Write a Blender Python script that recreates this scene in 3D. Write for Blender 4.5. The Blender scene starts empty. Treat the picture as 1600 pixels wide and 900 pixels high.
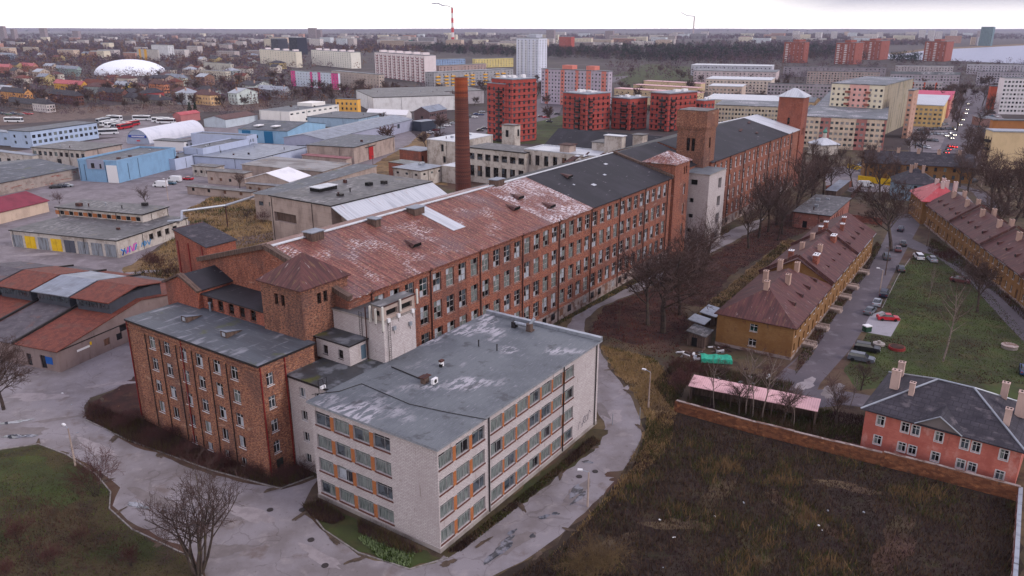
import bpy, math, random
import numpy as np
from mathutils import Vector, Matrix
rnd = random.Random(7)
sc = bpy.context.scene
col = sc.collection
# ------------------------------------------------------------------ camera
FPX, PIT, CAMH = 1224.36, 0.32236, 59.71
cd = bpy.data.cameras.new("camera"); cam = bpy.data.objects.new("camera", cd); col.objects.link(cam)
cd.sensor_width = 36.0; cd.lens = FPX / 1600 * 36.0
cd.clip_start = 0.5; cd.clip_end = 60000
cam.location = (0, 0, CAMH); cam.rotation_euler = (math.pi / 2 - PIT, 0, 0)
sc.camera = cam
# ------------------------------------------------------------------ world
SUN_AZ, SUN_EL = math.radians(112), math.radians(32)
w = bpy.data.worlds.new("World"); sc.world = w; w.use_nodes = True
nt = w.node_tree; N = nt.nodes; Lk = nt.links
for n in list(N): N.remove(n)
def wn(t, **k):
    n = N.new(t)
    for a, b in k.items(): setattr(n, a, b)
    return n
out = wn('ShaderNodeOutputWorld'); mixs = wn('ShaderNodeMixShader')
sky = wn('ShaderNodeTexSky', sky_type='NISHITA', sun_disc=False, sun_elevation=SUN_EL, sun_rotation=SUN_AZ)
b1 = wn('ShaderNodeBackground'); b1.inputs[1].default_value = 0.08
Lk.new(sky.outputs[0], b1.inputs[0])
tc = wn('ShaderNodeTexCoord'); sep = wn('ShaderNodeSeparateXYZ'); Lk.new(tc.outputs['Generated'], sep.inputs[0])
mp = wn('ShaderNodeMapping'); mp.inputs['Scale'].default_value = (1.6, 1.6, 9.0); Lk.new(tc.outputs['Generated'], mp.inputs[0])
nz = wn('ShaderNodeTexNoise'); nz.inputs['Scale'].default_value = 2.2; nz.inputs['Detail'].default_value = 6; Lk.new(mp.outputs[0], nz.inputs[0])
# brightness falls from left to right of the view (real cloud bank on the right)
mr = wn('ShaderNodeMapRange'); mr.inputs['From Min'].default_value = 0.10; mr.inputs['From Max'].default_value = 0.46
nadd = wn('ShaderNodeMath', operation='MULTIPLY_ADD'); nadd.inputs[1].default_value = 0.55; Lk.new(nz.outputs[0], nadd.inputs[0])
xm = wn('ShaderNodeMath', operation='ADD'); xm.inputs[1].default_value = -0.27; Lk.new(sep.outputs[0], xm.inputs[0])
Lk.new(xm.outputs[0], nadd.inputs[2]); Lk.new(nadd.outputs[0], mr.inputs[0])
cr = wn('ShaderNodeMix', data_type='RGBA'); cr.inputs[6].default_value = (1.60, 1.50, 1.38, 1); cr.inputs[7].default_value = (0.34, 0.33, 0.43, 1)
# the band just above the horizon is clear of cloud and warm
hz = wn('ShaderNodeMapRange'); hz.inputs['From Min'].default_value = 0.004; hz.inputs['From Max'].default_value = 0.030; hz.inputs['To Min'].default_value = 0.2
Lk.new(sep.outputs[2], hz.inputs[0])
mm = wn('ShaderNodeMath', operation='MULTIPLY'); Lk.new(mr.outputs[0], mm.inputs[0]); Lk.new(hz.outputs[0], mm.inputs[1]); Lk.new(mm.outputs[0], cr.inputs[0])
# zenith is greyer and bluer than the horizon
zr = wn('ShaderNodeMapRange'); zr.inputs['From Min'].default_value = 0.08; zr.inputs['From Max'].default_value = 0.6; Lk.new(sep.outputs[2], zr.inputs[0])
cz = wn('ShaderNodeMix', data_type='RGBA'); Lk.new(cr.outputs[2], cz.inputs[6]); cz.inputs[7].default_value = (0.79, 0.765, 0.96, 1); Lk.new(zr.outputs[0], cz.inputs[0])
b2 = wn('ShaderNodeBackground'); b2.inputs[1].default_value = 1.0; Lk.new(cz.outputs[2], b2.inputs[0])
mixs.inputs[0].default_value = 0.86; Lk.new(b1.outputs[0], mixs.inputs[1]); Lk.new(b2.outputs[0], mixs.inputs[2]); Lk.new(mixs.outputs[0], out.inputs[0])
# ------------------------------------------------------------------ sun behind overcast
sd = bpy.data.lights.new("sun", 'SUN'); so = bpy.data.objects.new("sun", sd); col.objects.link(so)
sd.energy = 1.5; sd.angle = math.radians(14); sd.color = (1.0, 0.93, 0.88)
sdir = Vector((math.sin(SUN_AZ) * math.cos(SUN_EL), math.cos(SUN_AZ) * math.cos(SUN_EL), math.sin(SUN_EL)))
so.rotation_euler = (-sdir).to_track_quat('-Z', 'Y').to_euler()
sc.view_settings.view_transform = 'Standard'; sc.view_settings.look = 'None'
sc.view_settings.exposure = 0.5; sc.view_settings.gamma = 1.0
sc.cycles.max_bounces = 4; sc.cycles.diffuse_bounces = 2; sc.cycles.volume_bounces = 2
# ------------------------------------------------------------------ surveying: photo pixel (1600x900) -> point on a plane of known height
CP, SP = math.cos(PIT), math.sin(PIT)
def at(px, py, z=0.0):
    x = px - 800; y = 450 - py; t = (z - CAMH) / (y * CP - FPX * SP)
    return Vector((x * t, (FPX * CP + y * SP) * t, z))
def height(bx, by, ty):
    q = at(bx, by); y = 450 - ty
    return CAMH + q.y * (y * CP - FPX * SP) / (FPX * CP + y * SP)
def azv(P, Q):  # azimuth (deg) of a level edge seen from P to Q, from its vanishing point
    x = P[0] + (P[1] - 41) * (Q[0] - P[0]) / (P[1] - Q[1])
    return math.degrees(math.atan((x - 800) / 1291.0))
def reach(O, d, px, z):  # how far along d from O until column px is met
    k = (px - 800) / FPX; dep0 = O.y * CP - (z - CAMH) * SP
    return (k * dep0 - O.x) / (d[0] - k * d[1] * CP)
AZ = 0.5976; AZD = math.degrees(AZ)
UU = Vector((math.sin(AZ), math.cos(AZ), 0)); VV = Vector((-math.cos(AZ), math.sin(AZ), 0)); C0 = Vector((-8.54, 78.71, 0))
def LW(u, v, z=0): return C0 + UU * u + VV * v + Vector((0, 0, z))
# ------------------------------------------------------------------ materials
def S(r, g, b, k=1.0):
    f = lambda c: ((c / 255 + 0.055) / 1.055) ** 2.4 if c > 10 else c / 255 / 12.92
    return tuple((f(c) ** 1.16) * k for c in (r, g, b)) + (1,)
MATS = {}
def mat(name, base, layers=(), rough=0.85, bump=0.0, bscale=6, brick=None, lines=(), coord='UV', metal=0.0, spec=0.3, vary=0.0, cracks=None):
    if name in MATS: return MATS[name]
    m = bpy.data.materials.new(name); m.use_nodes = True; MATS[name] = m
    t = m.node_tree; nd = t.nodes; lk = t.links; bs = nd['Principled BSDF']
    bs.inputs['Roughness'].default_value = rough; bs.inputs['Metallic'].default_value = metal
    bs.inputs['Specular IOR Level'].default_value = spec
    def new(ty, **k):
        n = nd.new(ty)
        for a, b in k.items(): setattr(n, a, b)
        return n
    def math_(op, a, b=None, c=None):
        n = new('ShaderNodeMath', operation=op)
        for i, v in enumerate((a, b, c)):
            if v is None: continue
            if isinstance(v, (int, float)): n.inputs[i].default_value = v
            else: lk.new(v, n.inputs[i])
        return n.outputs[0]
    if coord == 'UV': src = new('ShaderNodeUVMap').outputs[0]
    else: src = new('ShaderNodeNewGeometry').outputs['Position']
    oi = new('ShaderNodeObjectInfo'); off = math_('MULTIPLY', oi.outputs['Random'], 37.0 if coord == 'UV' else 0.0)
    va = new('ShaderNodeVectorMath', operation='ADD'); lk.new(src, va.inputs[0]); lk.new(off, va.inputs[1])
    if brick:
        c2, cm, bw, bh, ms = brick
        b = new('ShaderNodeTexBrick'); b.inputs['Color1'].default_value = base; b.inputs['Color2'].default_value = c2; b.inputs['Mortar'].default_value = cm
        b.inputs['Scale'].default_value = 1; b.inputs['Brick Width'].default_value = bw; b.inputs['Row Height'].default_value = bh; b.inputs['Mortar Size'].default_value = ms
        b.inputs['Bias'].default_value = -0.1
        lk.new(src, b.inputs[0]); cur = b.outputs[0]
    else:
        r = new('ShaderNodeRGB'); r.outputs[0].default_value = base; cur = r.outputs[0]
    for (c, s, lo, hi, st, *ex) in layers:
        mpn = new('ShaderNodeMapping'); mpn.inputs['Scale'].default_value = tuple(st) + ((1,) if len(st) == 2 else ()); lk.new(va.outputs[0], mpn.inputs[0])
        n = new('ShaderNodeTexNoise'); n.inputs['Scale'].default_value = s; n.inputs['Detail'].default_value = 5; n.inputs['Roughness'].default_value = 0.6
        n.noise_dimensions = '2D' if coord == 'UV' else '3D'
        lk.new(mpn.outputs[0], n.inputs[0])
        r = new('ShaderNodeMapRange'); r.inputs['From Min'].default_value = lo; r.inputs['From Max'].default_value = hi
        r.inputs['To Max'].default_value = ex[0] if ex else 1.0
        lk.new(n.outputs[0], r.inputs[0]); fo = r.outputs[0]
        if len(ex) > 1:
            n2 = new('ShaderNodeTexNoise'); n2.inputs['Scale'].default_value = ex[1][0]; n2.inputs['Detail'].default_value = 3; lk.new(va.outputs[0], n2.inputs[0])
            r2 = new('ShaderNodeMapRange'); r2.inputs['From Min'].default_value = ex[1][1]; r2.inputs['From Max'].default_value = ex[1][2]; lk.new(n2.outputs[0], r2.inputs[0]); fo = math_('MULTIPLY', fo, r2.outputs[0])
        x = new('ShaderNodeMix', data_type='RGBA'); lk.new(fo, x.inputs[0]); lk.new(cur, x.inputs[6]); x.inputs[7].default_value = c; cur = x.outputs[2]
    if lines:
        sx = new('ShaderNodeSeparateXYZ'); lk.new(src, sx.inputs[0])
        for (ax, per, wd, c, stg) in lines:
            fr = math_('FRACT', math_('DIVIDE', sx.outputs[ax], per)); k = math_('MULTIPLY', math_('LESS_THAN', fr, wd / per), stg)
            x = new('ShaderNodeMix', data_type='RGBA'); lk.new(k, x.inputs[0]); lk.new(cur, x.inputs[6]); x.inputs[7].default_value = c; cur = x.outputs[2]
    if cracks:
        cc, cs, cw = cracks; wv = new('ShaderNodeTexNoise'); wv.inputs['Scale'].default_value = cs * 2.5; lk.new(src, wv.inputs[0]); ad = new('ShaderNodeVectorMath', operation='MULTIPLY_ADD'); lk.new(wv.outputs[1], ad.inputs[0]); ad.inputs[1].default_value = (2.2, 2.2, 0); lk.new(src, ad.inputs[2])
        vo = new('ShaderNodeTexVoronoi', feature='DISTANCE_TO_EDGE'); vo.inputs['Scale'].default_value = cs; lk.new(ad.outputs[0], vo.inputs[0]); mk = new('ShaderNodeTexNoise'); mk.inputs['Scale'].default_value = .09; lk.new(src, mk.inputs[0])
        k = math_('MULTIPLY', math_('LESS_THAN', vo.outputs[0], cw), math_('GREATER_THAN', mk.outputs[0], .53)); x = new('ShaderNodeMix', data_type='RGBA'); lk.new(math_('MULTIPLY', k, .32), x.inputs[0]); lk.new(cur, x.inputs[6]); x.inputs[7].default_value = cc; cur = x.outputs[2]
    if vary:
        hsv = new('ShaderNodeHueSaturation'); lk.new(cur, hsv.inputs['Color'])
        lk.new(math_('MULTIPLY_ADD', oi.outputs['Random'], vary * 2, 1 - vary), hsv.inputs['Value']); cur = hsv.outputs[0]
    lk.new(cur, bs.inputs['Base Color'])
    if bump:
        n = new('ShaderNodeTexNoise'); n.inputs['Scale'].default_value = bscale; n.inputs['Detail'].default_value = 4; lk.new(src, n.inputs[0])
        bp = new('ShaderNodeBump'); bp.inputs['Strength'].default_value = bump; bp.inputs['Distance'].default_value = 0.1
        lk.new(n.outputs[0], bp.inputs['Height']); lk.new(bp.outputs[0], bs.inputs['Normal'])
    return m
def emis(name, c, st):
    m = bpy.data.materials.new(name); m.use_nodes = True; b = m.node_tree.nodes['Principled BSDF']
    b.inputs['Base Color'].default_value = c; b.inputs['Emission Color'].default_value = c; b.inputs['Emission Strength'].default_value = st; MATS[name] = m; return m
o11 = (1, 1)
DK = S(45, 40, 42)
def bricks(name, c1, c2, lt, dk, pal, mort):
    return mat(name, c1, [(dk, 2.0, .47, .56, (1, 2.2), .75), (lt, 2.7, .54, .62, (1, 2.6), .75), (pal, 5.5, .60, .70, (1, 1.6), .5), (dk, .5, .56, .66, (1.2, .5), .4), (S(88, 70, 70), .14, .5, .68, (1, .7), .5), (pal, .45, .66, .74, (.5, 1.6), .35), (dk, .3, .6, .72, (2.5, .2), .45)],
               brick=(c2, mort, .5, .17, .02), bump=.3)
brick_orange = bricks('brick_orange', S(152, 98, 76), S(116, 72, 60), S(188, 138, 102), S(94, 60, 56), S(196, 168, 148), S(146, 124, 112))
brick_mill = bricks('brick_mill', S(156, 92, 70), S(124, 70, 58), S(180, 118, 88), S(100, 58, 52), S(186, 164, 152), S(142, 120, 110))
brick_tower = bricks('brick_tower', S(146, 98, 80), S(114, 74, 62), S(170, 120, 92), S(76, 50, 48), S(186, 156, 134), S(130, 112, 102))
brick_red = bricks('brick_red', S(158, 88, 70), S(132, 70, 58), S(178, 112, 84), S(112, 62, 54), S(176, 150, 138), S(140, 112, 102))
brick_white = mat('brick_white', S(198, 190, 190), [(S(150, 138, 136), 3.5, .52, .68, (.5, 3), .45), (S(168, 158, 158), .25, .45, .7, (1, .5), .6), (S(120, 104, 98), 1.2, .66, .76, (1.6, .25), .6)],
                  brick=(S(184, 174, 174), S(140, 132, 134), .55, .2, .022), bump=.12)
plaster_white = mat('plaster_white', S(186, 178, 172), [(S(140, 128, 120), .35, .45, .66, (1, .7), .7), (S(110, 92, 82), 1.0, .62, .74, (1.8, .35), .7), (S(210, 204, 198), 1.5, .58, .7, o11, .6)], bump=.1)
concrete = mat('concrete', S(160, 152, 148), [(S(118, 108, 104), .3, .45, .68, (1, .6), .7), (S(96, 84, 76), 1.0, .62, .76, (2.2, .2), .7), (S(150, 135, 95), .25, .66, .76, o11, .3)], lines=[(1, 1.2, .05, S(110, 102, 100), .6)], bump=.1)
conc_beige = mat('concrete_beige', S(172, 156, 148), [(S(132, 116, 110), .3, .45, .66, (1, .6), .6), (S(112, 92, 84), 1.0, .62, .76, (2, .2), .6)], lines=[(1, 1.2, .05, S(120, 106, 102), .45)], bump=.1)
tar = mat('roof_felt', S(106, 110, 114), [(S(84, 88, 94), .12, .42, .62, o11, .7), (S(122, 124, 132), 3.5, .5, .7, (.25, 3), .6), (S(176, 172, 178), 1.3, .46, .52, (.35, 1.2), .85, (.10, .54, .62)), (S(160, 158, 166), 2.2, .66, .70, (.2, 2.0), .6), (S(64, 64, 68), .35, .60, .70, o11, .75), (S(74, 78, 88), 9, .5, .75, o11, .5)], rough=.6, lines=[(1, 1.0, .045, S(78, 80, 88), .55)], bump=.15, spec=.45)
tar_annex = mat('roof_felt_dark', S(80, 84, 92), [(S(66, 68, 76), .3, .42, .62, (1, .3), .8), (S(140, 140, 148), .35, .58, .7, (.5, 2.0), .7), (S(78, 82, 50), .18, .64, .7, o11, .8), (S(150, 148, 150), 1.2, .62, .74, (3, .3), .5)], rough=.65, lines=[(0, 1.0, .05, S(66, 68, 74), .5)], spec=.5)
tar_wet = mat('roof_felt_wet', S(62, 64, 68), [(S(112, 114, 120), .35, .5, .62, o11, .85), (S(86, 88, 40), .25, .58, .66, o11, .9), (S(40, 40, 42), 1.0, .5, .7, o11, .6)], rough=.5, spec=.5)
tar_old = mat('roof_felt_patched', S(86, 84, 86), [(S(150, 146, 148), .7, .5, .6, (.6, 1.8), .75, (.12, .45, .6)), (S(104, 102, 106), .2, .5, .66, o11, .6), (S(58, 54, 56), .6, .5, .66, o11, .8), (S(124, 112, 84), .2, .66, .72, o11, .4)], rough=.6, spec=.4, bump=.1)
black_roof = mat('roof_black', S(42, 40, 46), [(S(62, 58, 66), .2, .45, .65, (1, .5), .6), (S(46, 42, 48), .8, .5, .7, (.3, 1.5), .6), (S(150, 144, 150), .55, .70, .74, (.5, 3), .8)], rough=.7, lines=[(0, 1.0, .04, S(48, 44, 50), .5)], bump=.08)
rust_roof = mat('roof_rust', S(132, 84, 76), [(S(96, 58, 54), 1.1, .42, .58, (1.6, .16), .9), (S(158, 112, 90), 1.6, .56, .64, (1.8, .3), .6), (S(112, 92, 96), .13, .5, .66, o11, .6), (S(206, 198, 200), 2.6, .54, .59, (.45, 1.8), .85, (.14, .55, .64)), (S(186, 158, 128), 3.0, .61, .66, (.6, 1.5), .6)],
                rough=.6, lines=[(0, 1.24, .13, S(72, 44, 44), .75), (0, .62, .05, S(84, 52, 50), .5), (1, 2.0, .07, S(88, 56, 54), .5)], bump=.15)
rust_white = mat('roof_rust_pale', S(132, 88, 80), [(S(96, 60, 58), 1.1, .42, .58, (1.6, .16), .8), (S(164, 128, 104), 1.6, .56, .66, (1.8, .4), .6), (S(204, 198, 202), 1.9, .49, .54, (.5, 1.7), .85, (.2, .42, .56)), (S(186, 180, 184), 3.2, .58, .63, (.4, 1.6), .7)],
                 rough=.6, lines=[(0, 1.24, .12, S(76, 48, 48), .6), (1, 2.0, .07, S(88, 60, 58), .5)], bump=.15)
maroon_roof = mat('roof_maroon', S(100, 64, 62), [(S(74, 48, 48), .5, .42, .62, (2.0, .3), .8), (S(134, 108, 80), .7, .6, .7, (2.5, .6), .5), (S(170, 158, 156), .8, .67, .72, (2.5, .5), .6)],
                  rough=.65, lines=[(0, .6, .07, S(66, 42, 42), .8)], bump=.12)
tile_red = mat('roof_tile_red', S(122, 70, 58), [(S(96, 54, 48), .8, .42, .6, (1, 1), .8), (S(146, 94, 74), 1.5, .58, .7, (1, 2), .6), (S(100, 82, 76), .25, .58, .7, o11, .5)], lines=[(0, .45, .12, S(92, 46, 38), .75)], rough=.8, bump=.15)
tile_grey = mat('roof_tile_grey', S(96, 90, 96), [(S(76, 70, 76), .5, .42, .62, o11, .8), (S(122, 120, 118), .9, .6, .7, (1, 2), .6), (S(120, 86, 76), .3, .62, .7, o11, .5)], lines=[(0, .45, .1, S(84, 80, 88), .6)], rough=.8, bump=.15)
slate = mat('roof_slate', S(72, 68, 76), [(S(52, 48, 56), .5, .42, .62, o11, .8), (S(112, 104, 108), .4, .58, .7, (1, 2), .6)], brick=(S(66, 62, 70), S(46, 42, 48), 1.1, .9, .05), rough=.75, bump=.1)
metal_white = mat('roof_metal_pale', S(184, 186, 192), [(S(142, 146, 154), .4, .5, .7, (1.5, .15), .6), (S(130, 86, 60), .9, .64, .72, (2.5, .12), .7)], lines=[(0, .9, .07, S(130, 134, 142), .7)], rough=.45, spec=.5)
metal_grey = mat('roof_metal_grey', S(126, 132, 144), [(S(96, 100, 110), .3, .45, .68, o11, .7), (S(170, 172, 180), .5, .6, .72, (.4, 2), .6)], lines=[(0, 1.1, .07, S(88, 92, 100), .5)], rough=.55, spec=.5)
pink_metal = mat('roof_metal_pink', S(206, 168, 170), [(S(170, 130, 132), .5, .5, .7, o11, .6)], lines=[(0, .35, .06, S(150, 116, 118), .5)], rough=.55)
red_metal = mat('roof_metal_red', S(176, 82, 88), [(S(150, 66, 72), .4, .5, .7, o11, .6), (S(200, 150, 150), .3, .62, .7, (1, 2), .6)], lines=[(0, .5, .07, S(130, 58, 64), .5)], rough=.5)
metal_dark = mat('iron', S(52, 48, 50), rough=.6, metal=.3)
metal_lt = mat('zinc', S(160, 164, 172), [(S(120, 122, 128), 1.0, .5, .7, o11, .6)], rough=.4, metal=.4)
pipe_red = mat('pipe_red', S(126, 40, 38), rough=.6)
pipe_rust = mat('pipe_rust', S(92, 58, 50), [(S(64, 48, 48), 1.0, .4, .6, o11)], rough=.8)
frame_white = mat('frame_white', S(200, 198, 200), [(S(160, 156, 156), 2.0, .5, .7, o11, .6)], rough=.5)
frame_old = mat('frame_old', S(156, 150, 150), [(S(104, 94, 90), 1.5, .45, .6, o11, .8), (S(176, 172, 172), 1.0, .58, .66, o11, .8)], rough=.8, vary=.25)
frame_dark = mat('frame_dark', S(62, 54, 52), rough=.7)
frame_grey = mat('frame_grey', S(150, 148, 150), [(S(100, 92, 90), 1.5, .5, .65, o11, .8)], rough=.6)
glass_dark = mat('glass_dark', S(28, 28, 34), rough=.12, spec=.8)
glass_mid = mat('glass_sky', S(84, 92, 100), [(S(40, 44, 50), .8, .45, .6, o11, .8)], rough=.1, spec=.9)
glass_pale = mat('glass_pale', S(168, 172, 180), [(S(120, 124, 132), .9, .5, .65, o11, .7)], rough=.3, spec=.6)
glass_blind = mat('glass_curtain', S(132, 138, 136), [(S(78, 84, 84), 3.0, .45, .6, (3, .2), .9)], rough=.25, spec=.7)
board = mat('board', S(128, 96, 80), [(S(96, 74, 66), 1.5, .45, .6, (2, .5), .8)], rough=.85)
white_paint = mat('white_paint', S(214, 212, 214), rough=.5)
stone_white = mat('plinth_plaster', S(150, 136, 132), [(S(108, 82, 72), .6, .48, .6, o11, .9), (S(186, 178, 174), 1.0, .6, .7, o11, .6)], bump=.15)
void = mat('dark_interior', S(24, 22, 24), rough=.9)
rubber = mat('rubber', S(26, 26, 28), rough=.8)
orange_paint = mat('orange_panel', S(176, 116, 74), [(S(146, 90, 58), 1.0, .5, .7, (1, .5), .6)], brick=(S(166, 106, 66), S(146, 100, 70), .5, .2, .02), rough=.8)
wood_old = mat('old_wood', S(110, 92, 84), [(S(74, 60, 56), 1.2, .4, .6, (3, .4), .8)], rough=.9)
def plaster(r, g, b, dirt=.5):
    return mat('render_%d_%d_%d' % (r, g, b), S(r, g, b), [(S(r * .78, g * .76, b * .76), .3, .45, .7, (1, .6), dirt), (S(r * .6, g * .57, b * .55), 1.1, .62, .76, (1.6, .25), dirt)], bump=.06)
# ------------------------------------------------------------------ mesh building
class MB:
    def __init__(s): s.v = []; s.f = []; s.m = []
    def face(s, pts, m=0):
        i = len(s.v); s.v += [tuple(p) for p in pts]; s.f.append(tuple(range(i, i + len(pts)))); s.m.append(m)
    def box(s, x0, x1, y0, y1, z0, z1, m=0, top=None):
        i = len(s.v)
        s.v += [(x0, y0, z0), (x1, y0, z0), (x1, y1, z0), (x0, y1, z0), (x0, y0, z1), (x1, y0, z1), (x1, y1, z1), (x0, y1, z1)]
        for q in ((3, 2, 1, 0), (4, 5, 6, 7), (0, 1, 5, 4), (1, 2, 6, 5), (2, 3, 7, 6), (3, 0, 4, 7)): s.f.append(tuple(i + a for a in q))
        s.m += [m] * 6
        if top is not None: s.m[-5] = top
    def obox(s, o, ax, ay, az_, lx, ly, lz, m=0):  # oriented box from corner o
        o = Vector(o); ax = Vector(ax) * lx; ay = Vector(ay) * ly; az_ = Vector(az_) * lz; i = len(s.v)
        s.v += [tuple(p) for p in (o, o + ax, o + ax + ay, o + ay, o + az_, o + ax + az_, o + ax + ay + az_, o + ay + az_)]
        for q in ((3, 2, 1, 0), (4, 5, 6, 7), (0, 1, 5, 4), (1, 2, 6, 5), (2, 3, 7, 6), (3, 0, 4, 7)): s.f.append(tuple(i + a for a in q))
        s.m += [m] * 6
    def tube(s, p0, p1, r0, r1=None, n=6, m=0, cap=True):
        r1 = r0 if r1 is None else r1; p0 = Vector(p0); p1 = Vector(p1); d = (p1 - p0)
        if d.length < 1e-6: return
        d.normalize(); a = d.orthogonal().normalized(); b = d.cross(a); i = len(s.v)
        for p, r in ((p0, r0), (p1, r1)):
            for k in range(n):
                t = 2 * math.pi * k / n; s.v.append(tuple(p + a * (r * math.cos(t)) + b * (r * math.sin(t))))
        for k in range(n): s.f.append((i + k, i + (k + 1) % n, i + n + (k + 1) % n, i + n + k)); s.m.append(m)
        if cap and n > 3:
            s.f.append(tuple(i + n + k for k in range(n))); s.m.append(m); s.f.append(tuple(i + k for k in reversed(range(n)))); s.m.append(m)
    def path(s, pts, r, n=6, m=0):
        for a, b in zip(pts[:-1], pts[1:]): s.tube(a, b, r, r, n, m)
    def wall(s, p, d, n, L, z0, z1, holes=(), dep=.22, m=0, back=None, segs=(), rev=None):
        px, py = p; dx, dy = d; nx, ny = n; rev = m if rev is None else rev
        P = lambda t, z, o=0: (px + dx * t - nx * o, py + dy * t - ny * o, z)
        holes = [(max(a, .02), min(b, L - .02), c, e) for a, b, c, e in holes if b > 0 and a < L]
        zs = sorted(set([z0, z1] + [h[2] for h in holes] + [h[3] for h in holes])); zs = [z for z in zs if z0 <= z <= z1]
        sb = sorted(set([x for g in segs for x in g[:2]]))
        def mi(x):
            for g in segs:
                if g[0] <= x <= g[1]: return g[2]
            return m
        for a, b in zip(zs[:-1], zs[1:]):
            if b - a < 1e-4: continue
            hs = sorted([h for h in holes if h[2] < b - 1e-4 and h[3] > a + 1e-4]); x = 0; iv = []
            for h in hs:
                if h[0] > x: iv.append((x, h[0]))
                x = max(x, h[1])
            if x < L: iv.append((x, L))
            for u, v in iv:
                cuts = [u] + [q for q in sb if u < q < v] + [v]
                for c, e in zip(cuts[:-1], cuts[1:]): s.face([P(c, a), P(e, a), P(e, b), P(c, b)], mi((c + e) / 2))
        for (a, b, c, e) in holes:
            s.face([P(a, c), P(a, c, dep), P(b, c, dep), P(b, c)], rev); s.face([P(a, e), P(b, e), P(b, e, dep), P(a, e, dep)], rev)
            s.face([P(a, c), P(a, e), P(a, e, dep), P(a, c, dep)], rev); s.face([P(b, c), P(b, c, dep), P(b, e, dep), P(b, e)], rev)
            if back is not None:
                bk = back if isinstance(back, int) else rnd.choice(back)
                s.face([P(a, c, dep), P(b, c, dep), P(b, e, dep), P(a, e, dep)], bk)
    def mesh(s, name, mats):
        me = bpy.data.meshes.new(name); me.from_pydata(s.v, [], s.f)
        for m in mats: me.materials.append(m)
        nf = len(s.f)
        if nf:
            me.polygons.foreach_set('material_index', s.m)
            nl = len(me.loops); nrm = np.zeros(nf * 3, np.float32); me.polygons.foreach_get('normal', nrm); nrm = nrm.reshape(-1, 3)
            tot = np.zeros(nf, np.int32); me.polygons.foreach_get('loop_total', tot)
            vi = np.zeros(nl, np.int32); me.loops.foreach_get('vertex_index', vi); V = np.array(s.v, np.float32)[vi]
            n = np.repeat(nrm, tot, axis=0); h = np.hypot(n[:, 0], n[:, 1]) + 1e-9; flat = h < .05
            tx = np.where(flat, 1, -n[:, 1] / h); ty = np.where(flat, 0, n[:, 0] / h)
            u = V[:, 0] * tx + V[:, 1] * ty
            qx = np.where(flat, 0, -n[:, 2] * n[:, 0] / h); qy = np.where(flat, 1, -n[:, 2] * n[:, 1] / h); qz = np.where(flat, 0, h)
            v_ = V[:, 0] * qx + V[:, 1] * qy + V[:, 2] * qz
            uv = me.uv_layers.new(name='UVMap'); uv.data.foreach_set('uv', np.stack([u, v_], 1).astype(np.float32).ravel())
        me.update(); return me
    def build(s, name, mats, parent=None, loc=None, rot=None):
        if not isinstance(mats, (list, tuple)): mats = [mats]
        o = bpy.data.objects.new(name, s.mesh(name, mats)); col.objects.link(o)
        if parent: o.parent = parent
        if loc is not None: o.location = loc
        if rot is not None: o.rotation_euler = (0, 0, rot)
        return o
def tag(o, label=None, cat=None, group=None, kind=None):
    if label: o['label'] = label
    if cat: o['category'] = cat
    if group: o['group'] = group
    if kind: o['kind'] = kind
    return o
def empty(name, loc, rot, label, cat, group=None):
    o = bpy.data.objects.new(name, None); col.objects.link(o); o.location = loc; o.rotation_euler = (0, 0, rot)
    return tag(o, label, cat, group)
def inst(me, name, parent, loc, rot=0, scale=None):
    o = bpy.data.objects.new(name, me); col.objects.link(o); o.parent = parent; o.location = loc; o.rotation_euler = (0, 0, rot)
    if scale: o.scale = scale
    return o
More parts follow.
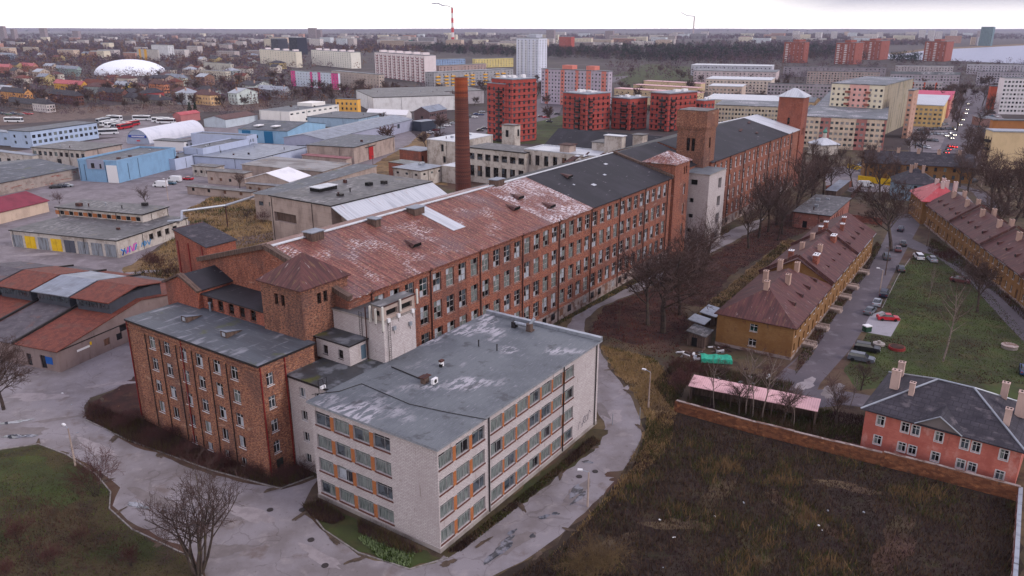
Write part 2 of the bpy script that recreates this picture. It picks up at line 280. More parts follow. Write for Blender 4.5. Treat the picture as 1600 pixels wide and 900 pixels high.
# windows: frame mesh (part) with a pane mesh (sub-part); meshes shared
sill_rust = mat('sill_rust', S(104, 66, 58), rough=.8)
PANES = [glass_dark, glass_mid, glass_pale, glass_blind, board, void]
WST = {  # frame material, columns, rows, pane weights
    'mill': (frame_old, 2, 3, (5, 5, 6, 1, 1, 2)), 'office': (frame_grey, 2, 1, (3, 5, 1, 5, 0, 0)), 'white': (frame_white, 2, 1, (6, 3, 1, 2, 0, 0)),
    'annex': (frame_white, 2, 2, (5, 5, 1, 1, 0, 1)), 'dark': (frame_dark, 2, 2, (6, 1, 0, 0, 1, 3)), 'void': (frame_dark, 2, 3, (3, 0, 0, 0, 0, 6)), 'house': (frame_white, 2, 2, (6, 3, 0, 2, 0, 0)), 'wingw': (frame_white, 2, 4, (5, 4, 4, 0, 0, 1))}
WC = {}
def wmesh(kind, wd, ht, var):
    k = (kind, round(wd, 2), round(ht, 2), var)
    if k in WC: return WC[k]
    fm, nc, nr, wt = WST[kind]; fr = MB(); pn = MB(); t = .075 if kind != 'mill' else .11; r2 = random.Random(hash((round(wd * 10), round(ht * 10), var)))
    fr.box(-wd / 2, -wd / 2 + t, 0, .08, 0, ht); fr.box(wd / 2 - t, wd / 2, 0, .08, 0, ht)
    fr.box(-wd / 2 + t, wd / 2 - t, 0, .08, 0, t); fr.box(-wd / 2 + t, wd / 2 - t, 0, .08, ht - t, ht)
    for i in range(1, nc):
        x = -wd / 2 + wd * i / nc + (wd * .12 if kind == 'office' else 0); mw = .06 if kind in ('mill', 'wingw') else .035; fr.box(x - mw, x + mw, .005, .075, t, ht - t)
    zr_ = [ht * i / nr for i in range(1, nr)]
    if kind in ('annex', 'house'): zr_ = [ht * .68]
    if kind == 'office': zr_ = [ht * .78]
    for z in zr_: mw = .06 if kind in ('mill', 'wingw') else .035; fr.box(-wd / 2 + t, wd / 2 - t, .01, .07, z - mw, z + mw)
    fr.box(-wd / 2 - .06, wd / 2 + .06, -.28, 0, -.09 if kind != 'office' else -.2, -.005, 1 if kind in ('office', 'mill') else 0)  # sill
    zb = [0] + zr_ + [ht]; xb = [-wd / 2 + wd * i / nc for i in range(nc + 1)]
    one = r2.choices(range(6), wt)[0]
    for a, b in zip(xb[:-1], xb[1:]):
        for c, e in zip(zb[:-1], zb[1:]):
            j = one if r2.random() < .45 else r2.choices(range(6), wt)[0]
            y = .045 if j != 5 else .6
            pn.face([(a, y, c), (b, y, c), (b, y, e), (a, y, e)], j)
    WC[k] = (fr.mesh('window', [fm, sill_rust if kind == 'office' else stone_white]), pn.mesh('pane', PANES), fr, pn); return WC[k]
FACES = {'F': lambda L, D: ((0, 0), (1, 0), (0, -1), 0, L), 'S': lambda L, D: ((0, D), (0, -1), (-1, 0), -math.pi / 2, D),
         'E': lambda L, D: ((L, 0), (0, 1), (1, 0), math.pi / 2, D), 'K': lambda L, D: ((L, D), (-1, 0), (0, 1), math.pi, L)}
def cols(n, wd, m0, m1, L):
    if n == 1: return [(m0 + L - m1) / 2 - wd / 2]
    st = (L - m0 - m1 - wd) / (n - 1); return [m0 + st * i for i in range(n)]
def roof_flat(L, D, h, ov, th, par, lip=.25):
    mb = MB()
    if par > 0:
        mb.box(.25, L - .25, .25, D - .25, h - .3, h, 0)
        for (a, b, c, e) in ((-ov, L + ov, -ov, lip), (-ov, L + ov, D - lip, D + ov), (-ov, lip, lip, D - lip), (L - lip, L + ov, lip, D - lip)): mb.box(a, b, c, e, h + .003, h + par, 1)
    else: mb.box(-ov, L + ov, -ov, D + ov, h + .003, h + th, 1, top=0)
    return mb
def roof_pitch(L, D, h, rise, ov, kind, axis='x', th=.18):
    """gable / hip / shed roofs with real thickness; 'x' = ridge along x"""
    mb = MB(); a, b, c, e = -ov, L + ov, -ov, D + ov
    if kind == 'gable':
        if axis == 'x': bot = [(a, c), (b, c), (b, e), (a, e)]; R = [(a, D / 2), (b, D / 2)]; fs = [((a, c), (b, c), R[1], R[0]), ((b, e), (a, e), R[0], R[1])]
        else: R = [(L / 2, c), (L / 2, e)]; fs = [((a, e), (a, c), R[0], R[1]), ((b, c), (b, e), R[1], R[0])]
    elif kind == 'hip':
        if L >= D: q = min(D / 2, L / 2 - .05); R = [(q, D / 2), (L - q, D / 2)]; fs = [((a, c), (b, c), R[1], R[0]), ((b, e), (a, e), R[0], R[1]), ((a, e), (a, c), R[0]), ((b, c), (b, e), R[1])]
        else: q = min(L / 2, D / 2 - .05); R = [(L / 2, q), (L / 2, D - q)]; fs = [((a, e), (a, c), R[0], R[1]), ((b, c), (b, e), R[1], R[0]), ((a, c), (b, c), R[0]), ((b, e), (a, e), R[1])]
    hh = h + .02
    if kind == 'shed':
        mb.face([(a, c, hh), (b, c, hh), (b, e, hh + rise), (a, e, hh + rise)]); mb.face([(a, c, hh - th), (a, e, hh + rise - th), (b, e, hh + rise - th), (b, c, hh - th)])
        mb.face([(a, c, hh - th), (b, c, hh - th), (b, c, hh), (a, c, hh)]); mb.face([(a, e, hh + rise - th), (a, e, hh + rise), (b, e, hh + rise), (b, e, hh + rise - th)])
        mb.face([(a, c, hh - th), (a, c, hh), (a, e, hh + rise), (a, e, hh + rise - th)]); mb.face([(b, c, hh - th), (b, e, hh + rise - th), (b, e, hh + rise), (b, c, hh)]); return mb
    eps = lambda p: p in R
    for f in fs:
        up = [(p[0], p[1], hh + (rise if eps(p) else 0)) for p in f]; mb.face(up)
        lo = [(p[0], p[1], hh - th + (rise if eps(p) else 0)) for p in f]; mb.face(list(reversed(lo)))
        mb.face([lo[0], lo[1], up[1], up[0]])
        if kind == 'gable': mb.face([lo[1], lo[2], up[2], up[1]]); mb.face([lo[3], lo[0], up[0], up[3]])
    return mb
FOOT = []
def bld(name, label, cat, O, az, L, D, h, wall=None, roof='flat', rm=None, rise=3, axis='x', ov=.3, par=0, faces=None, win='house', mode='mesh', group=None, pm=None, gable_m=None,
        plinth=None, segs=None, z0=0, chim=(), backs=None, th=.3, dep=.22, trims=()):
    """faces: {'F': [(x, z, w, h, kind|None) ...]} ; returns root"""
    root = empty(name, (O[0], O[1], z0), math.pi / 2 - math.radians(az), label, cat, group)
    FOOT.append((O[0], O[1], math.radians(az), L, D, h + z0))
    wall = wall or plaster_white; rm = rm or tar; faces = faces or {}; segs = segs or {}
    wm = [wall] + ([x for x in (backs or [glass_dark, glass_mid, glass_blind])])
    nb = len(wm) - 1; segm = []
    mb = MB(); ex = {}
    for fc in 'FSEK':
        p, d, n, rot, LL = FACES[fc](L, D); ws = faces.get(fc, [])
        holes = [(x, x + a, z, z + b) for (x, z, a, b, *_) in ws]
        sg = []
        for (a, b, mm_) in segs.get(fc, []):
            if mm_ not in wm: wm.append(mm_)
            sg.append((a, b, wm.index(mm_)))
        mb.wall(p, d, n, LL, 0, h, holes, dep=dep, back=(list(range(1, nb + 1)) if mode == 'mesh' else None), segs=sg)
        ex[fc] = (p, d, n, rot, LL, ws)
    if roof == 'gable':
        if axis == 'x': mb.face([(0, 0, h), (0, D / 2, h + rise), (0, D, h)]); mb.face([(L, 0, h), (L, D, h), (L, D / 2, h + rise)])
        else: mb.face([(0, 0, h), (L, 0, h), (L / 2, 0, h + rise)]); mb.face([(0, D, h), (L / 2, D, h + rise), (L, D, h)])
    if roof == 'shed': mb.face([(0, 0, h), (0, D, h + rise), (0, D, h)]); mb.face([(L, 0, h), (L, D, h), (L, D, h + rise)]); mb.face([(0, D, h), (0, D, h + rise), (L, D, h + rise), (L, D, h)])
    mb.build('wall', wm, root)
    if roof == 'flat': roof_flat(L, D, h, ov, th, par).build('roof', [rm, pm or wall], root)
    elif roof == 'arch':
        m = MB(); n = 14; pts = [(D / 2 - (D / 2 + ov) * math.cos(math.pi * i / n), h + rise * math.sin(math.pi * i / n)) for i in range(n + 1)]
        for q0, q1 in zip(pts[:-1], pts[1:]): m.face([(-ov, q0[0], q0[1]), (-ov, q1[0], q1[1]), (L + ov, q1[0], q1[1]), (L + ov, q0[0], q0[1])])
        m.build('roof', rm, root); m = MB()
        for x in (0, L): m.face([(x, q[0], q[1] - .15) for q in (pts if x == 0 else pts[::-1])])
        m.build('end_wall', wall, root)
    else: rf = roof_pitch(L, D, h, rise, ov, roof, axis).build('roof', rm, root)
    if cat in ('warehouse', 'workshop', 'industrial building', 'garage', 'shed') and roof == 'flat' and L > 9 and D > 9:
        rq = random.Random(int(L * 7 + D * 3))
        for i in range(rq.randint(2, 5)):
            x, y = rq.uniform(.12, .85) * L, rq.uniform(.12, .85) * D; m = MB(); t = rq.random(); zz = h + (par if par else th) - (.0 if not par else par + .05)
            if t < .5: m.tube((x, y, zz - .05), (x, y, zz + .8), .16, n=7); m.tube((x, y, zz + .8), (x, y, zz + .95), .3, n=7)
            else: a_ = rq.uniform(.5, 1.3); m.box(x, x + a_, y, y + a_ * 1.3, zz - .05, zz + rq.uniform(.4, 1.0))
            m.build('roof_vent', rq.choice([metal_dark, metal_lt, pipe_rust]), root)
        for x in (L * .33, L * .97): m = MB(); m.tube((x, -.1, .2), (x, -.1, h - .1), .07, n=5); m.build('downpipe', metal_dark, root)
        for y in (D * .3, D * .97): m = MB(); m.tube((-.1, y, .2), (-.1, y, h - .1), .07, n=5); m.build('downpipe', metal_dark, root)
    if mode != 'mesh':
        cnt = 0; rest = MB()
        for fc, (p, d, n, rot, LL, ws) in ex.items():
            for (x, z, a, b, *k) in ws:
                kd = k[0] if k and k[0] else win
                if kd == 'none': continue
                fm, pm_, fr, pn = wmesh(kd, a, b, rnd.randrange(7))
                loc = (p[0] + d[0] * (x + a / 2) - n[0] * dep, p[1] + d[1] * (x + a / 2) - n[1] * dep, z); cnt += 1
                if cnt <= 100:
                    wo = inst(fm, 'window', root, loc, rot); inst(pm_, 'pane', wo, (0, 0, 0))
                else:
                    for src, mo in ((fr, 6), (pn, 0)):
                        i0 = len(rest.v); cr_, sr_ = math.cos(rot), math.sin(rot)
                        rest.v += [(v[0] * cr_ - v[1] * sr_ + loc[0], v[0] * sr_ + v[1] * cr_ + loc[1], v[2] + loc[2]) for v in src.v]
                        rest.f += [tuple(i0 + q for q in f) for f in src.f]; rest.m += [(6 + q if mo == 6 else q) for q in src.m]
        if rest.v: tag(rest.build('windows', PANES + [WST[win][0], stone_white], root), kind='stuff')
    if plinth:
        pm2, ph = plinth; m = MB(); e = .06
        m.box(-e, L + e, -e, D + e, 0, ph); m.build('plinth', pm2, root)
    for (cx, cy, cz, cw, cl, ch, cm) in chim: chimney(root, cx, cy, cz, cw, cl, ch, cm)
    return root
def chimney(root, cx, cy, cz, cw, cl, ch, cm, cap=None):
    m = MB(); m.box(cx - cw / 2, cx + cw / 2, cy - cl / 2, cy + cl / 2, cz, cz + ch, 0); m.box(cx - cw / 2 - .06, cx + cw / 2 + .06, cy - cl / 2 - .06, cy + cl / 2 + .06, cz + ch + .003, cz + ch + .15, 0 if cap is None else 1)
    for s_ in (-.25, .25): m.box(cx - cw * .2, cx + cw * .2, cy + cl * s_ - .12, cy + cl * s_ + .12, cz + ch + .15, cz + ch + .2, 2)
    m.build('chimney', [cm, cap or cm, void], root)
def grid(xs, zs, wd, ht, kind=None): return [(x, z, wd, ht, kind) for z in zs for x in xs]
def place(A, top, az, xB, xC, h=None, Abase=None):
    """nearest corner A (ground pixel), roof pixel row above it, azimuth of the right-back edge, columns where both edges end"""
    O = at(*A); h = h if h is not None else height(A[0], A[1], top); a = math.radians(az)
    L = reach(O, (math.sin(a), math.cos(a)), xB, h); D = reach(O, (-math.cos(a), math.sin(a)), xC, h)
    return O, az, L, D, h
# ================================================================== GROUND
def bigz(n): return n * 0.004
def gridlines():
    a = [-14000, -9000, -6000, -3500, -2200, -1500, -1000, -700] + list(range(-500, 501, 100)) + [700, 1000, 1500, 2200, 3500, 6000, 9000, 14000]
    return a
g_wild = mat('ground_wild', S(84, 72, 62), [(S(112, 96, 72), .05, .42, .62, o11, .8), (S(66, 70, 44), .09, .5, .68, o11, .8), (S(56, 44, 42), .35, .48, .64, o11, .75), (S(128, 112, 90), 1.3, .6, .75, o11, .5), (S(88, 62, 54), .03, .5, .6, o11, .7)], coord='P', rough=.95, bump=.5, bscale=1.5)
g_town = mat('ground_town', S(72, 62, 64), [(S(92, 84, 84), .02, .5, .6, o11, .7), (S(74, 66, 54), .035, .5, .62, o11, .8), (S(108, 102, 104), .1, .64, .74, o11, .5)], coord='P', rough=.95)
g_asph = mat('asphalt', S(128, 120, 124), [(S(104, 96, 98), .12, .42, .62, o11, .8), (S(146, 138, 142), .35, .5, .7, o11, .7), (S(88, 76, 72), .6, .63, .72, o11, .6), (S(152, 146, 150), 6.0, .5, .7, o11, .25)], coord='P', rough=.8, bump=.15, bscale=4, cracks=(S(84, 74, 70), .22, .012))
g_road = mat('asphalt_road', S(100, 92, 98), [(S(88, 82, 88), .1, .42, .62, o11, .8), (S(124, 118, 124), .3, .55, .7, o11, .7), (S(84, 76, 76), 2.0, .6, .7, o11, .4)], coord='P', rough=.75, bump=.1, bscale=4, cracks=(S(70, 62, 60), .25, .014))
g_pave = mat('asphalt_pale', S(140, 134, 138), [(S(116, 108, 108), .15, .42, .62, o11, .8), (S(158, 150, 150), .5, .55, .7, o11, .6), (S(104, 88, 80), .22, .58, .68, o11, .6), (S(96, 86, 82), 1.6, .62, .70, o11, .6), (S(124, 116, 118), 8, .5, .7, o11, .5)], coord='P', rough=.85, bump=.1, bscale=4, cracks=(S(88, 78, 76), .2, .012))
g_lawn = mat('lawn', S(70, 80, 42), [(S(58, 56, 38), .12, .4, .6, o11, .9), (S(84, 78, 50), .25, .52, .68, o11, .8), (S(62, 50, 42), .7, .58, .7, o11, .7), (S(92, 100, 46), .08, .58, .7, o11, .5)], coord='P', rough=.95, bump=.5, bscale=2)
g_lawnb = mat('lawn_brown', S(78, 68, 48), [(S(60, 66, 34), .10, .45, .6, o11, .9), (S(60, 48, 42), .3, .5, .64, o11, .8), (S(92, 80, 58), .8, .6, .72, o11, .6)], coord='P', rough=.95, bump=.5, bscale=2)
g_weed = mat('weed_ground', S(64, 53, 45), [(S(54, 44, 40), .15, .42, .6, o11, .9), (S(84, 72, 54), .2, .56, .7, o11, .8), (S(60, 62, 38), .4, .56, .68, o11, .7)], coord='P', rough=1, bump=.6, bscale=2)
g_leaf = mat('fallen_leaves', S(82, 54, 48), [(S(60, 42, 40), .3, .42, .6, o11, .9), (S(104, 84, 66), .5, .56, .7, o11, .7)], coord='P', rough=1, bump=.4, bscale=3)
g_straw = mat('dry_grass', S(132, 108, 78), [(S(98, 80, 60), .2, .42, .6, o11, .9), (S(84, 80, 50), .12, .54, .68, o11, .7), (S(150, 128, 98), .9, .56, .7, o11, .7)], coord='P', rough=1, bump=.4, bscale=3)
g_dirt = mat('dirt', S(112, 94, 88), [(S(84, 70, 64), .25, .42, .62, o11, .8), (S(136, 122, 116), .6, .55, .7, o11, .6)], coord='P', rough=.95, bump=.2)
g_pud = mat('puddle', S(70, 72, 78), [(S(150, 150, 160), .7, .45, .55, o11, .6)], coord='P', rough=.03, spec=1.0)
g_slab = mat('paving_slabs', S(150, 146, 152), [(S(130, 126, 130), .5, .5, .7, o11, .5)], coord='P', rough=.8)
water_m = mat('lake_water', S(150, 152, 168), rough=.35, spec=.25)
G = MB(); gl = gridlines()
for i in range(len(gl) - 1):
    for j in range(len(gl) - 1):
        x0, x1, y0, y1 = gl[i], gl[i + 1], gl[j], gl[j + 1]
        if y1 <= -3500: continue
        far = y0 >= 400 or abs(x0 + x1) > 1400
        G.face([(x0, y0, 0), (x1, y0, 0), (x1, y1, 0), (x0, y1, 0)], 1 if far else 0)
tag(G.build('ground', [g_wild, g_town]), 'brown winter ground stretching from the weedy plot to the horizon', kind='structure')
# low wooded ridges that close the horizon
hm = mat('ridge_wood', S(92, 80, 92), [(S(72, 62, 74), .002, .4, .6, (1, 1, 1), .8), (S(110, 98, 108), .01, .55, .7, (1, 1, 1), .5)], coord='P', rough=1)
hb = MB(); rr_ = random.Random(2)
for D_, H_, st in ((9800, 17, 220), (11300, 26, 260), (12900, 34, 300)):
    x = -9500; zp = H_
    while x < 9500:
        zn = max(H_ * .6, min(H_ * 1.25, zp + rr_.uniform(-3, 3))); y = D_ + 250 * math.sin(x * .0011)
        hb.face([(x, y, 0), (x + st, y, 0), (x + st, y + 60, zn), (x, y + 60, zp)]); hb.face([(x, y + 60, zp), (x + st, y + 60, zn), (x + st, y + 700, 0), (x, y + 700, 0)]); zp = zn; x += st
tag(hb.build('hills', hm), 'low wooded ridges on the horizon', kind='structure')
FIELDB = []
def jag(P, amp, step, seed=1):
    r = random.Random(seed); out_ = []
    for i in range(len(P)):
        a, b = P[i], P[(i + 1) % len(P)]; d = (b - a); n = max(1, int(d.length / step)); q = Vector((-d.y, d.x, 0)).normalized()
        for k in range(n): out_.append(a + d * (k / n) + (q * r.uniform(-amp, amp) if k else Vector((0, 0, 0))))
    return out_
def patch(name, px, m, lev, amp=.25, step=3.0, label=None, kind='structure', world=None):
    P = [at(*q) for q in px] if world is None else [Vector((q[0], q[1], 0)) for q in world]
    if amp: P = jag(P, amp, step, len(px) + lev)
    ar = sum(P[i].x * P[(i + 1) % len(P)].y - P[(i + 1) % len(P)].x * P[i].y for i in range(len(P)))
    if ar < 0: P = P[::-1]
    mb = MB(); mb.face([(p.x, p.y, bigz(lev)) for p in P])
    return tag(mb.build(name, m), label, kind=kind)
# --- paved yards and roads
patch('yard', [(-260, 420), (-100, 290), (0, 240), (180, 215), (400, 190), (560, 205), (640, 205), (690, 240), (700, 262), (640, 262), (560, 275), (440, 285), (400, 292), (345, 312), (285, 330), (300, 350), (232, 395), (192, 424), (200, 450), (280, 462), (275, 560), (230, 590), (130, 625), (0, 700), (-260, 800)], g_asph, 1, .3, label='worn grey concrete yard between the sheds')
patch('road', [(-260, 800), (-60, 700), (0, 696), (60, 692), (110, 712), (160, 740), (188, 762), (176, 790), (215, 822), (300, 862), (338, 940), (560, 990), (700, 940), (760, 905), (840, 862), (915, 800), (970, 740), (1000, 690), (1001, 655), (985, 618), (955, 580), (938, 545), (914, 520), (915, 498), (940, 478), (1000, 455), (1050, 430), (1130, 385), (1185, 356), (1196, 340), (1150, 355), (1050, 412), (975, 450), (900, 492), (880, 520), (900, 560), (925, 600), (932, 640), (946, 668), (935, 692), (890, 730), (850, 760), (780, 812), (700, 862), (680, 880), (640, 888), (560, 868), (500, 826), (470, 800), (478, 780), (500, 745), (440, 765), (330, 742), (200, 692), (128, 652), (140, 615), (235, 575), (200, 540), (120, 545)], g_pave, 2, .3, 2.0, label='pale patched asphalt road sweeping round the white brick block')
patch('road', [(-240, 560), (80, 588), (200, 560), (228, 585), (130, 625), (140, 660), (60, 692), (-260, 760)], g_pave, 3, .3, label='pale apron in front of the red tiled sheds')
# lawn bottom left
patch('lawn', [(-300, 760), (-60, 716), (0, 704), (60, 694), (105, 712), (150, 742), (172, 770), (170, 795), (205, 828), (290, 868), (330, 960), (0, 1080), (-300, 1080)], g_lawnb, 4, .3, 1.5, label='green brown lawn at the bottom left')
patch('lawn', [(-40, 740), (10, 716), (60, 712), (100, 740), (125, 780), (95, 800), (40, 775), (-40, 790)], g_lawn, 5, .8, 1.5, label='greener patch of the lawn at the bottom left')
# verge in front of white block
patch('lawn', [(478, 790), (500, 782), (600, 832), (688, 872), (640, 888), (560, 862), (505, 826)], g_lawn, 5, .25, 1.0, label='mossy verge below the left face of the white block')
patch('verge', [(690, 866), (780, 790), (860, 728), (928, 670), (950, 672), (938, 695), (890, 732), (800, 800), (730, 848), (700, 872)], g_lawnb, 5, .3, 1.0, label='narrow weedy verge along the right face of the white block')
patch('verge', [(232, 575), (140, 632), (133, 655), (200, 686), (330, 732), (440, 760), (488, 740), (464, 728), (430, 746), (225, 656)], g_leaf, 5, .3, 1.0, label='leafy bank below the brick annexe')
# weed field and surroundings
patch('field', [(1000, 655), (1030, 640), (1060, 632), (1300, 690), (1590, 775), (1600, 1100), (820, 1100), (770, 905), (850, 862), (925, 800), (980, 740), (1004, 690)], g_weed, 2, .5, 2.0, label='dark overgrown plot inside the brick wall')
patch('verge', [(960, 580), (990, 615), (1010, 655), (1005, 700), (975, 750), (1000, 745), (1040, 700), (1060, 640), (1050, 590), (1020, 560), (940, 540)], g_straw, 3, .6, 1.5, label='strip of straw coloured grass beside the bend of the road')
patch('verge', [(918, 520), (945, 478), (1020, 450), (1060, 460), (1080, 520), (1000, 540)], g_leaf, 3, .6, 1.5, label='reddish leaf litter under the big bare tree')
patch('verge', [(1060, 470), (1040, 440), (1200, 350), (1290, 305), (1330, 320), (1240, 370), (1140, 430), (1100, 480)], g_leaf, 2, 1, 2, label='leaf covered bank between the mill and the ochre houses')
patch('verge', [(1080, 500), (1100, 478), (1230, 372), (1260, 380), (1135, 470), (1108, 500)], g_straw, 3, .7, 2, label='strip of dry grass behind the ochre house')
patch('lawn', [(870, 508), (905, 490), (1000, 440), (1140, 358), (1140, 348), (1000, 430), (862, 504)], g_lawnb, 3, .2, 2, label='grass strip along the foot of the mill')
patch('field', [(285, 330), (345, 300), (440, 300), (440, 425), (350, 400), (300, 455), (200, 430), (192, 418), (245, 392), (298, 352)], g_straw, 2, .8, 2.5, label='straw coloured waste ground beside the pipe')
patch('path', [(300, 398), (440, 372), (440, 362), (300, 380)], g_dirt, 3, .3, label='dirt path across the waste ground')
for i, (x, y, a_, b_) in enumerate(((985, 745, 4, 1.2), (1120, 770, 5, 1.6), (1250, 800, 6, 1.5), (1060, 820, 4, 1.2), (1400, 850, 6, 2), (1180, 860, 3, 1), (1320, 760, 4, 1.2), (960, 850, 4, 1))):
    FIELDB.append((x, y, a_, b_))
# streets on the right
def ribbon(name, pts, m, lev, label, amp=.15):
    """road strip from centre pixels and half widths in metres"""
    P = [(at(x, y), w_) for x, y, w_ in pts]; Lf, Rt = [], []
    for i, (p, w_) in enumerate(P):
        d = (P[min(i + 1, len(P) - 1)][0] - P[max(i - 1, 0)][0]).normalized(); n = Vector((-d.y, d.x, 0)); Lf.append(p + n * w_); Rt.append(p - n * w_)
    mb = MB(); r = random.Random(len(pts)); z = bigz(lev)
    for i in range(len(P) - 1):
        k = max(1, int((Lf[i + 1] - Lf[i]).length / 4)); 
        for j in range(k):
            f = lambda A, t: A[i].lerp(A[i + 1], t)
            a, b, c, e = f(Rt, j / k), f(Rt, (j + 1) / k), f(Lf, (j + 1) / k), f(Lf, j / k); mb.face([(q.x, q.y, z) for q in (a, b, c, e)])
    ROADS.append([(p, w_) for p, w_ in P]); return tag(mb.build(name, m), label, kind='structure')
ROADS = []
ribbon('road', [(1215, 645, 4.0), (1250, 590, 3.6), (1300, 540, 3.4), (1345, 478, 3.2), (1375, 425, 3.2), (1400, 380, 3.4), (1415, 350, 4.0), (1420, 335, 3.0)], g_road, 3, 'cracked street in front of the ochre row houses')
ribbon('road', [(1405, 372, 3.2), (1440, 388, 3.0), (1478, 400, 2.8), (1530, 438, 2.8), (1600, 512, 2.8), (1700, 610, 2.8)], g_road, 4, 'narrow street along the right hand ochre row')
ribbon('road', [(1240, 625, 3.5), (1310, 620, 3.0), (1360, 628, 2.6), (1400, 640, 2.6)], g_road, 4, 'worn lane towards the pink house')
patch('lawn', [(1402, 430), (1425, 402), (1475, 388), (1520, 428), (1600, 515), (1700, 620), (1700, 700), (1420, 600), (1340, 610), (1318, 580), (1350, 530)], g_lawn, 2, .4, 2, label='green lawn between the ochre house rows')
patch('parking', [(1360, 492), (1378, 486), (1407, 500), (1392, 526), (1346, 518)], g_slab, 4, 0, label='pale paved parking bay with a red car')
patch('path', [(1230, 575), (1262, 545), (1272, 552), (1245, 580)], g_dirt, 4, .2, label='dirt by the ochre house')
ribbon('road', [(1450, 320, 4), (1475, 285, 6), (1492, 250, 8), (1505, 215, 9), (1512, 185, 9), (1520, 160, 9), (1526, 140, 9)], g_road, 3, 'busy city street running to the upper right')
ribbon('path', [(1495, 290, 2.5), (1530, 300, 2.5), (1545, 315, 3), (1560, 330, 2)], g_road, 4, 'side road with a parked car at the right')
patch('yard', [(1420, 190), (1450, 178), (1560, 176), (1575, 195), (1556, 225), (1530, 260), (1480, 270), (1440, 262), (1420, 235)], g_asph, 2, .5, 4, label='large car park beside the apartment blocks')
ribbon('path', [(1500, 300, 1.2), (1540, 345, 1.2), (1600, 400, 1.2), (1700, 480, 1.2)], g_pave, 5, 'pale footpath behind the right hand ochre row')
patch('yard', [(1290, 262), (1390, 255), (1390, 300), (1330, 300), (1290, 290)], g_asph, 2, .4, 3, label='walled yard with parked cars and yellow fence')
# streets mid
patch('road', [(665, 218), (690, 200), (760, 176), (860, 150), (960, 120), (985, 118), (880, 160), (860, 215), (790, 225), (720, 225)], g_road, 3, .5, 5, label='street with parked cars behind the tall chimney')
patch('lawn', [(560, 270), (640, 225), (660, 205), (690, 218), (662, 245), (700, 250), (700, 290), (600, 280)], g_straw, 2, .5, 3, label='rough grass beside the sheds')
patch('lawn', [(745, 225), (762, 205), (840, 190), (880, 180), (900, 200), (860, 225)], g_lawn, 4, .5, 3, label='lawn among the terracotta blocks')
patch('yard', [(150, 215), (165, 190), (300, 180), (310, 195), (240, 212)], g_asph, 4, .5, 3, label='coach park behind the sheds')
patch('lawn', [(960, 118), (1010, 100), (1100, 106), (1080, 130), (990, 140)], g_lawn, 2, 2, 15, label='park grass at the edge of the pine wood')
# railway strip at left
patch('railway', [(-200, 190), (0, 176), (260, 160), (420, 158), (420, 172), (260, 176), (0, 196), (-200, 210)], g_dirt, 2, .5, 8, label='rusty railway strip beyond the coach park')
# lake (far right) : sheet a few metres above the plain's datum line
lk = MB(); P = [at(*q) for q in [(1385, 84), (1450, 77), (1600, 70), (1900, 64), (1900, 114), (1600, 100), (1480, 95), (1385, 92)]]
lk.face([(p.x, p.y, .35) for p in P]); tag(lk.build('lake', water_m), 'pale grey lake beyond the brick towers', kind='structure')
bz = MB(); P = [at(*q) for q in [(1385, 84), (1450, 76), (1600, 68.5), (1600, 71), (1450, 78.5), (1400, 86)]]; bz.face([(p.x, p.y, .4) for p in P]); tag(bz.build('reed_bank', g_straw), 'reed covered lake shore', kind='structure')
# puddles, patches, manholes on the roads
def blob(name, px, py, rx, ry, m, lev, seed, label, rot=0, n=18, group=None, kind='structure'):
    r = random.Random(seed); c = at(px, py); mb = MB(); P = []
    n = 40; ph = [r.uniform(0, 6.28) for _ in range(6)]
    for k in range(n):
        t = 2 * math.pi * k / n; q = 1 + .22 * math.sin(2 * t + ph[0]) + .16 * math.sin(3 * t + ph[1]) + .10 * math.sin(5 * t + ph[2]) + .07 * math.sin(8 * t + ph[3]) + .05 * math.sin(13 * t + ph[4]); x, y = rx * q * math.cos(t), ry * q * math.sin(t)
        P.append((c.x + x * math.cos(rot) - y * math.sin(rot), c.y + x * math.sin(rot) + y * math.cos(rot), bigz(lev)))
    mb.face(P); return tag(mb.build(name, m), label, kind=kind)
for i, (x, y, a, b) in enumerate(FIELDB): blob('field_patch', x, y, a, b, g_wild, 4 + i * .1, 300 + i, 'flattened straw coloured patch in the overgrown plot', i)
for i, (x, y, a, b, ro) in enumerate([(900, 768, 1.9, .6, 1.0), (905, 778, 1.6, .4, .9), (790, 850, 1.7, .6, .9), (776, 866, 1.8, .6, .8), (850, 808, .7, .45, .5), (868, 803, .5, .35, .5), (832, 838, .5, .3, .8), (30, 682, 2.2, .7, .1), (20, 660, 2.4, .6, .3), (215, 790, 1.6, .5, -.3), (800, 832, .8, .3, 1), (918, 722, .7, .4, 0)]):
    blob('puddle', x, y, a, b, g_pud, 13 + i * .15, i, 'shallow puddle reflecting the sky on the worn road', ro)
crack = mat('asphalt_patch', S(118, 110, 110), [(S(128, 120, 120), .8, .45, .6, o11, .8)], coord='P', rough=.9)
pale = mat('asphalt_worn', S(150, 142, 144), [(S(134, 126, 128), .6, .45, .6, o11, .8)], coord='P', rough=.9)
